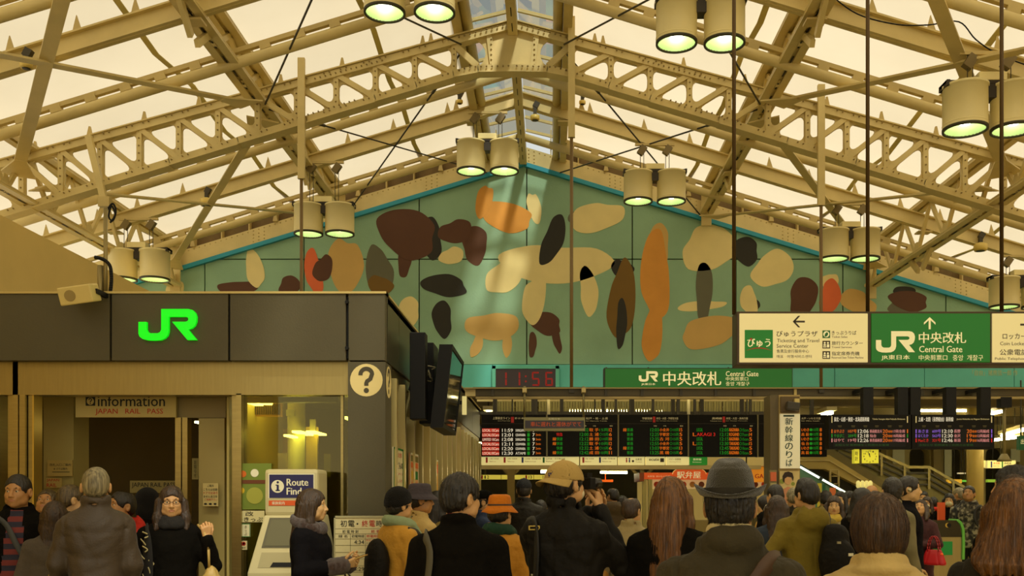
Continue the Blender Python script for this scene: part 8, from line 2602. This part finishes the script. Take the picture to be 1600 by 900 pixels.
p23b, _, _ = person(1313, 768, 14.0, 165, 'smiling woman with long dark hair behind the yellow-scarf woman', BLK, ('mid', 'k'), 'c', seed=36, face=True)
p23c, _, _ = person(1290, 767, 13.2, 10, 'dark-haired person in a charcoal coat just right of the olive parka', CHC, ('short', 'k'), 'a', seed=37)
p23d, _, _ = person(1326, 768, 14.6, 100, 'person in black before the escalator foot', BLK, ('short', 'k'), 'a', seed=38, face=True)
p24, _, _ = person(1347, 763, 10.0, -38, 'woman with straight black hair just behind the brown bob', BLK, ('mid', 'k'), 'c', seed=39, face=True, turn=-20)
p24b, _, _ = person(1362, 758, 12.2, -20, 'man with a bald crown behind the grey tweed coat', CHC, ('none', 'k'), 'b', seed=40)
p24c, _, _ = person(1367, 768, 11.2, 5, 'person with cropped brown hair under the bald crown', BLK, ('short', 'd'), 'a', seed=41)
p26a, A26, s26 = person(1396, 747, 9.1, -48, 'tall man in a long grey tweed coat, seen from behind at right', GREYC, ('short', 'k'), 'a', seed=42, hem=0.42, w=1.05, collar='stand', turn=62, fold=0.006, hands=(True, False), face=True)
p26b, _, _ = person(1420, 745, 9.9, -84, 'man in profile with a silver earphone and navy collar', NAVY, ('short', 'k'), 'c', seed=43, face=True, hem=0.6, w=0.9, depth=0.9, turn=-4)
mb = MB(); mb.smooth = True; mb.lathe([(0.001, 0.010), (0.018, 0.008), (0.022, 0.0), (0.018, -0.006)], (0, 0, 0), 16)
mb.v = [(0.088 + z, -0.002 + y, 1.592 + x) for (x, y, z) in mb.v]; mb.build('earphone', SILVER, p26b)
p27, A27, s27 = person(1437, 780, 12.3, 158, 'woman in a plum coat looking down at her phone, red handbag on her arm', PLUM, ('mid', 'd'), 'a', seed=44, face=True, pitch=-24, hem=0.55, w=0.98, hands=(True, True), turn=10,
                      arms={1: ((0.25, 0.02, 1.12), (0.07, 0.26, 1.27)), -1: ((-0.27, 0.02, 1.10), (-0.06, 0.24, 1.10))}, handspec={1: {'d': (-0.3, 0.4, 0.9), 'n': (0.5, 0.6, -0.4), 'curl': (0.7, 0.8, 0.5), 'side': -1}})
ph = carried('mobile_phone', p27, s27, 'gold phone raised by the woman in the plum coat', 'phone')
mb = MB(); mb.box((0.04, 0.315, 1.375), (0.075, 0.012, 0.15), Matrix.Rotation(-0.35, 3, 'X')); mb.build('phone_body', mat('phone_gold', (210, 180, 120)), ph, bevel=0.003)
rb = carried('red_handbag', p27, s27, 'bright red handbag hanging from the arm of the woman in plum', 'bag')
v = Vol(0.010)
v.loft([0.83, 0.86, 0.98, 1.04], [0.155, 0.165, 0.125, 0.10], [0.07, 0.075, 0.05, 0.03], [0.0, 0.0, 0.0, 0.0], 0.02, 2.6)
v.disp.append(lambda X_, Y_, Z_: 0.006 * np.exp(-((np.abs(X_) - 0.05 - 0.2 * (1.04 - Z_)) / 0.012) ** 2))
a_, q_ = v.mesh()
a_ = a_ + np.array([-0.27, 0.19, 0.0])
np_mesh('bag_body', [(a_, q_, 0)], mat('red_leather', (196, 22, 34), 0.4, 0, 0.08, 8), rb)
for dy in (0.035, -0.035):
    mb = MB(); mb.smooth = True; mb.path([Vector((-0.27 + 0.075 * math.cos(t), 0.19 + dy, 1.02 + 0.20 * math.sin(t))) for t in np.linspace(0, math.pi, 12)], 0.009, 6); mb.build('handle', mat('red_leather_dark', (160, 18, 28), 0.4), rb)
b_ = MB(); b_.smooth = True; b_.lathe([(0.001, 0.02), (0.018, 0.012), (0.02, 0), (0.001, -0.014)], (-0.40, 0.25, 0.98), 12); b_.build('charm', mat('charm_orange', (226, 90, 30), 0.5, emit=(226, 80, 20), estr=0.3), rb)

p28a, _, _ = person(1443, 768, 18.4, 176, 'masked man in dark clothes far beyond the plum coat', BLK, ('short', 'k'), 'a', seed=45, face=True, mask=True)
p28b, _, _ = person(1448, 776, 17.2, 172, 'masked woman with a beige scarf behind the ticket gate', BLK, ('mid', 'd'), 'a', seed=46, face=True, mask=True, scarf=(cloth('beige_scarf', (150, 132, 92)), False))
p28c, _, _ = person(1458, 777, 18.0, 20, 'person in a black jacket and red collar beside the masked pair', BLK, ('short', 'k'), 'a', seed=47, scarf=(REDJ, False))
p30, _, _ = person(1483, 771, 16.2, 176, 'masked woman in black with dark hair left of the camouflage jacket', BLK, ('long', 'k'), 'c', seed=48, face=True, mask=True)
p29, A29, s29 = person(1513, 759, 14.9, 164, 'man in a camouflage jacket with backpack straps looking down', CAMO, ('short', 'k'), 'b', seed=49, face=True, pitch=-18, w=1.12, collar='hood', turn=6)
b_ = carried('backpack', p29, s29, 'black backpack worn by the man in the camouflage jacket', 'bag')
v = Vol(0.018); v.ell((0, -0.22, 1.15), (0.14, 0.09, 0.22)); np_mesh('bag_body', [(*v.mesh(), 0)], BLK2, b_)
for sd_ in (1, -1):
    mb = MB(); ribbon(mb, [surf(sd_ * 120, 1.40, 1.12), surf(sd_ * 70, 1.41, 1.12), surf(sd_ * 45, 1.33, 1.12), surf(sd_ * 50, 1.18, 1.12), surf(sd_ * 95, 1.05, 1.12, .02)], 0.05, 0.010); mb.build('strap', STRAPK, b_)
p29b, _, _ = person(1498, 762, 17.0, 60, 'grey-haired man with a flushed face behind the camouflage jacket', CHC, ('crop', 'g'), 'b', seed=50, face=True)
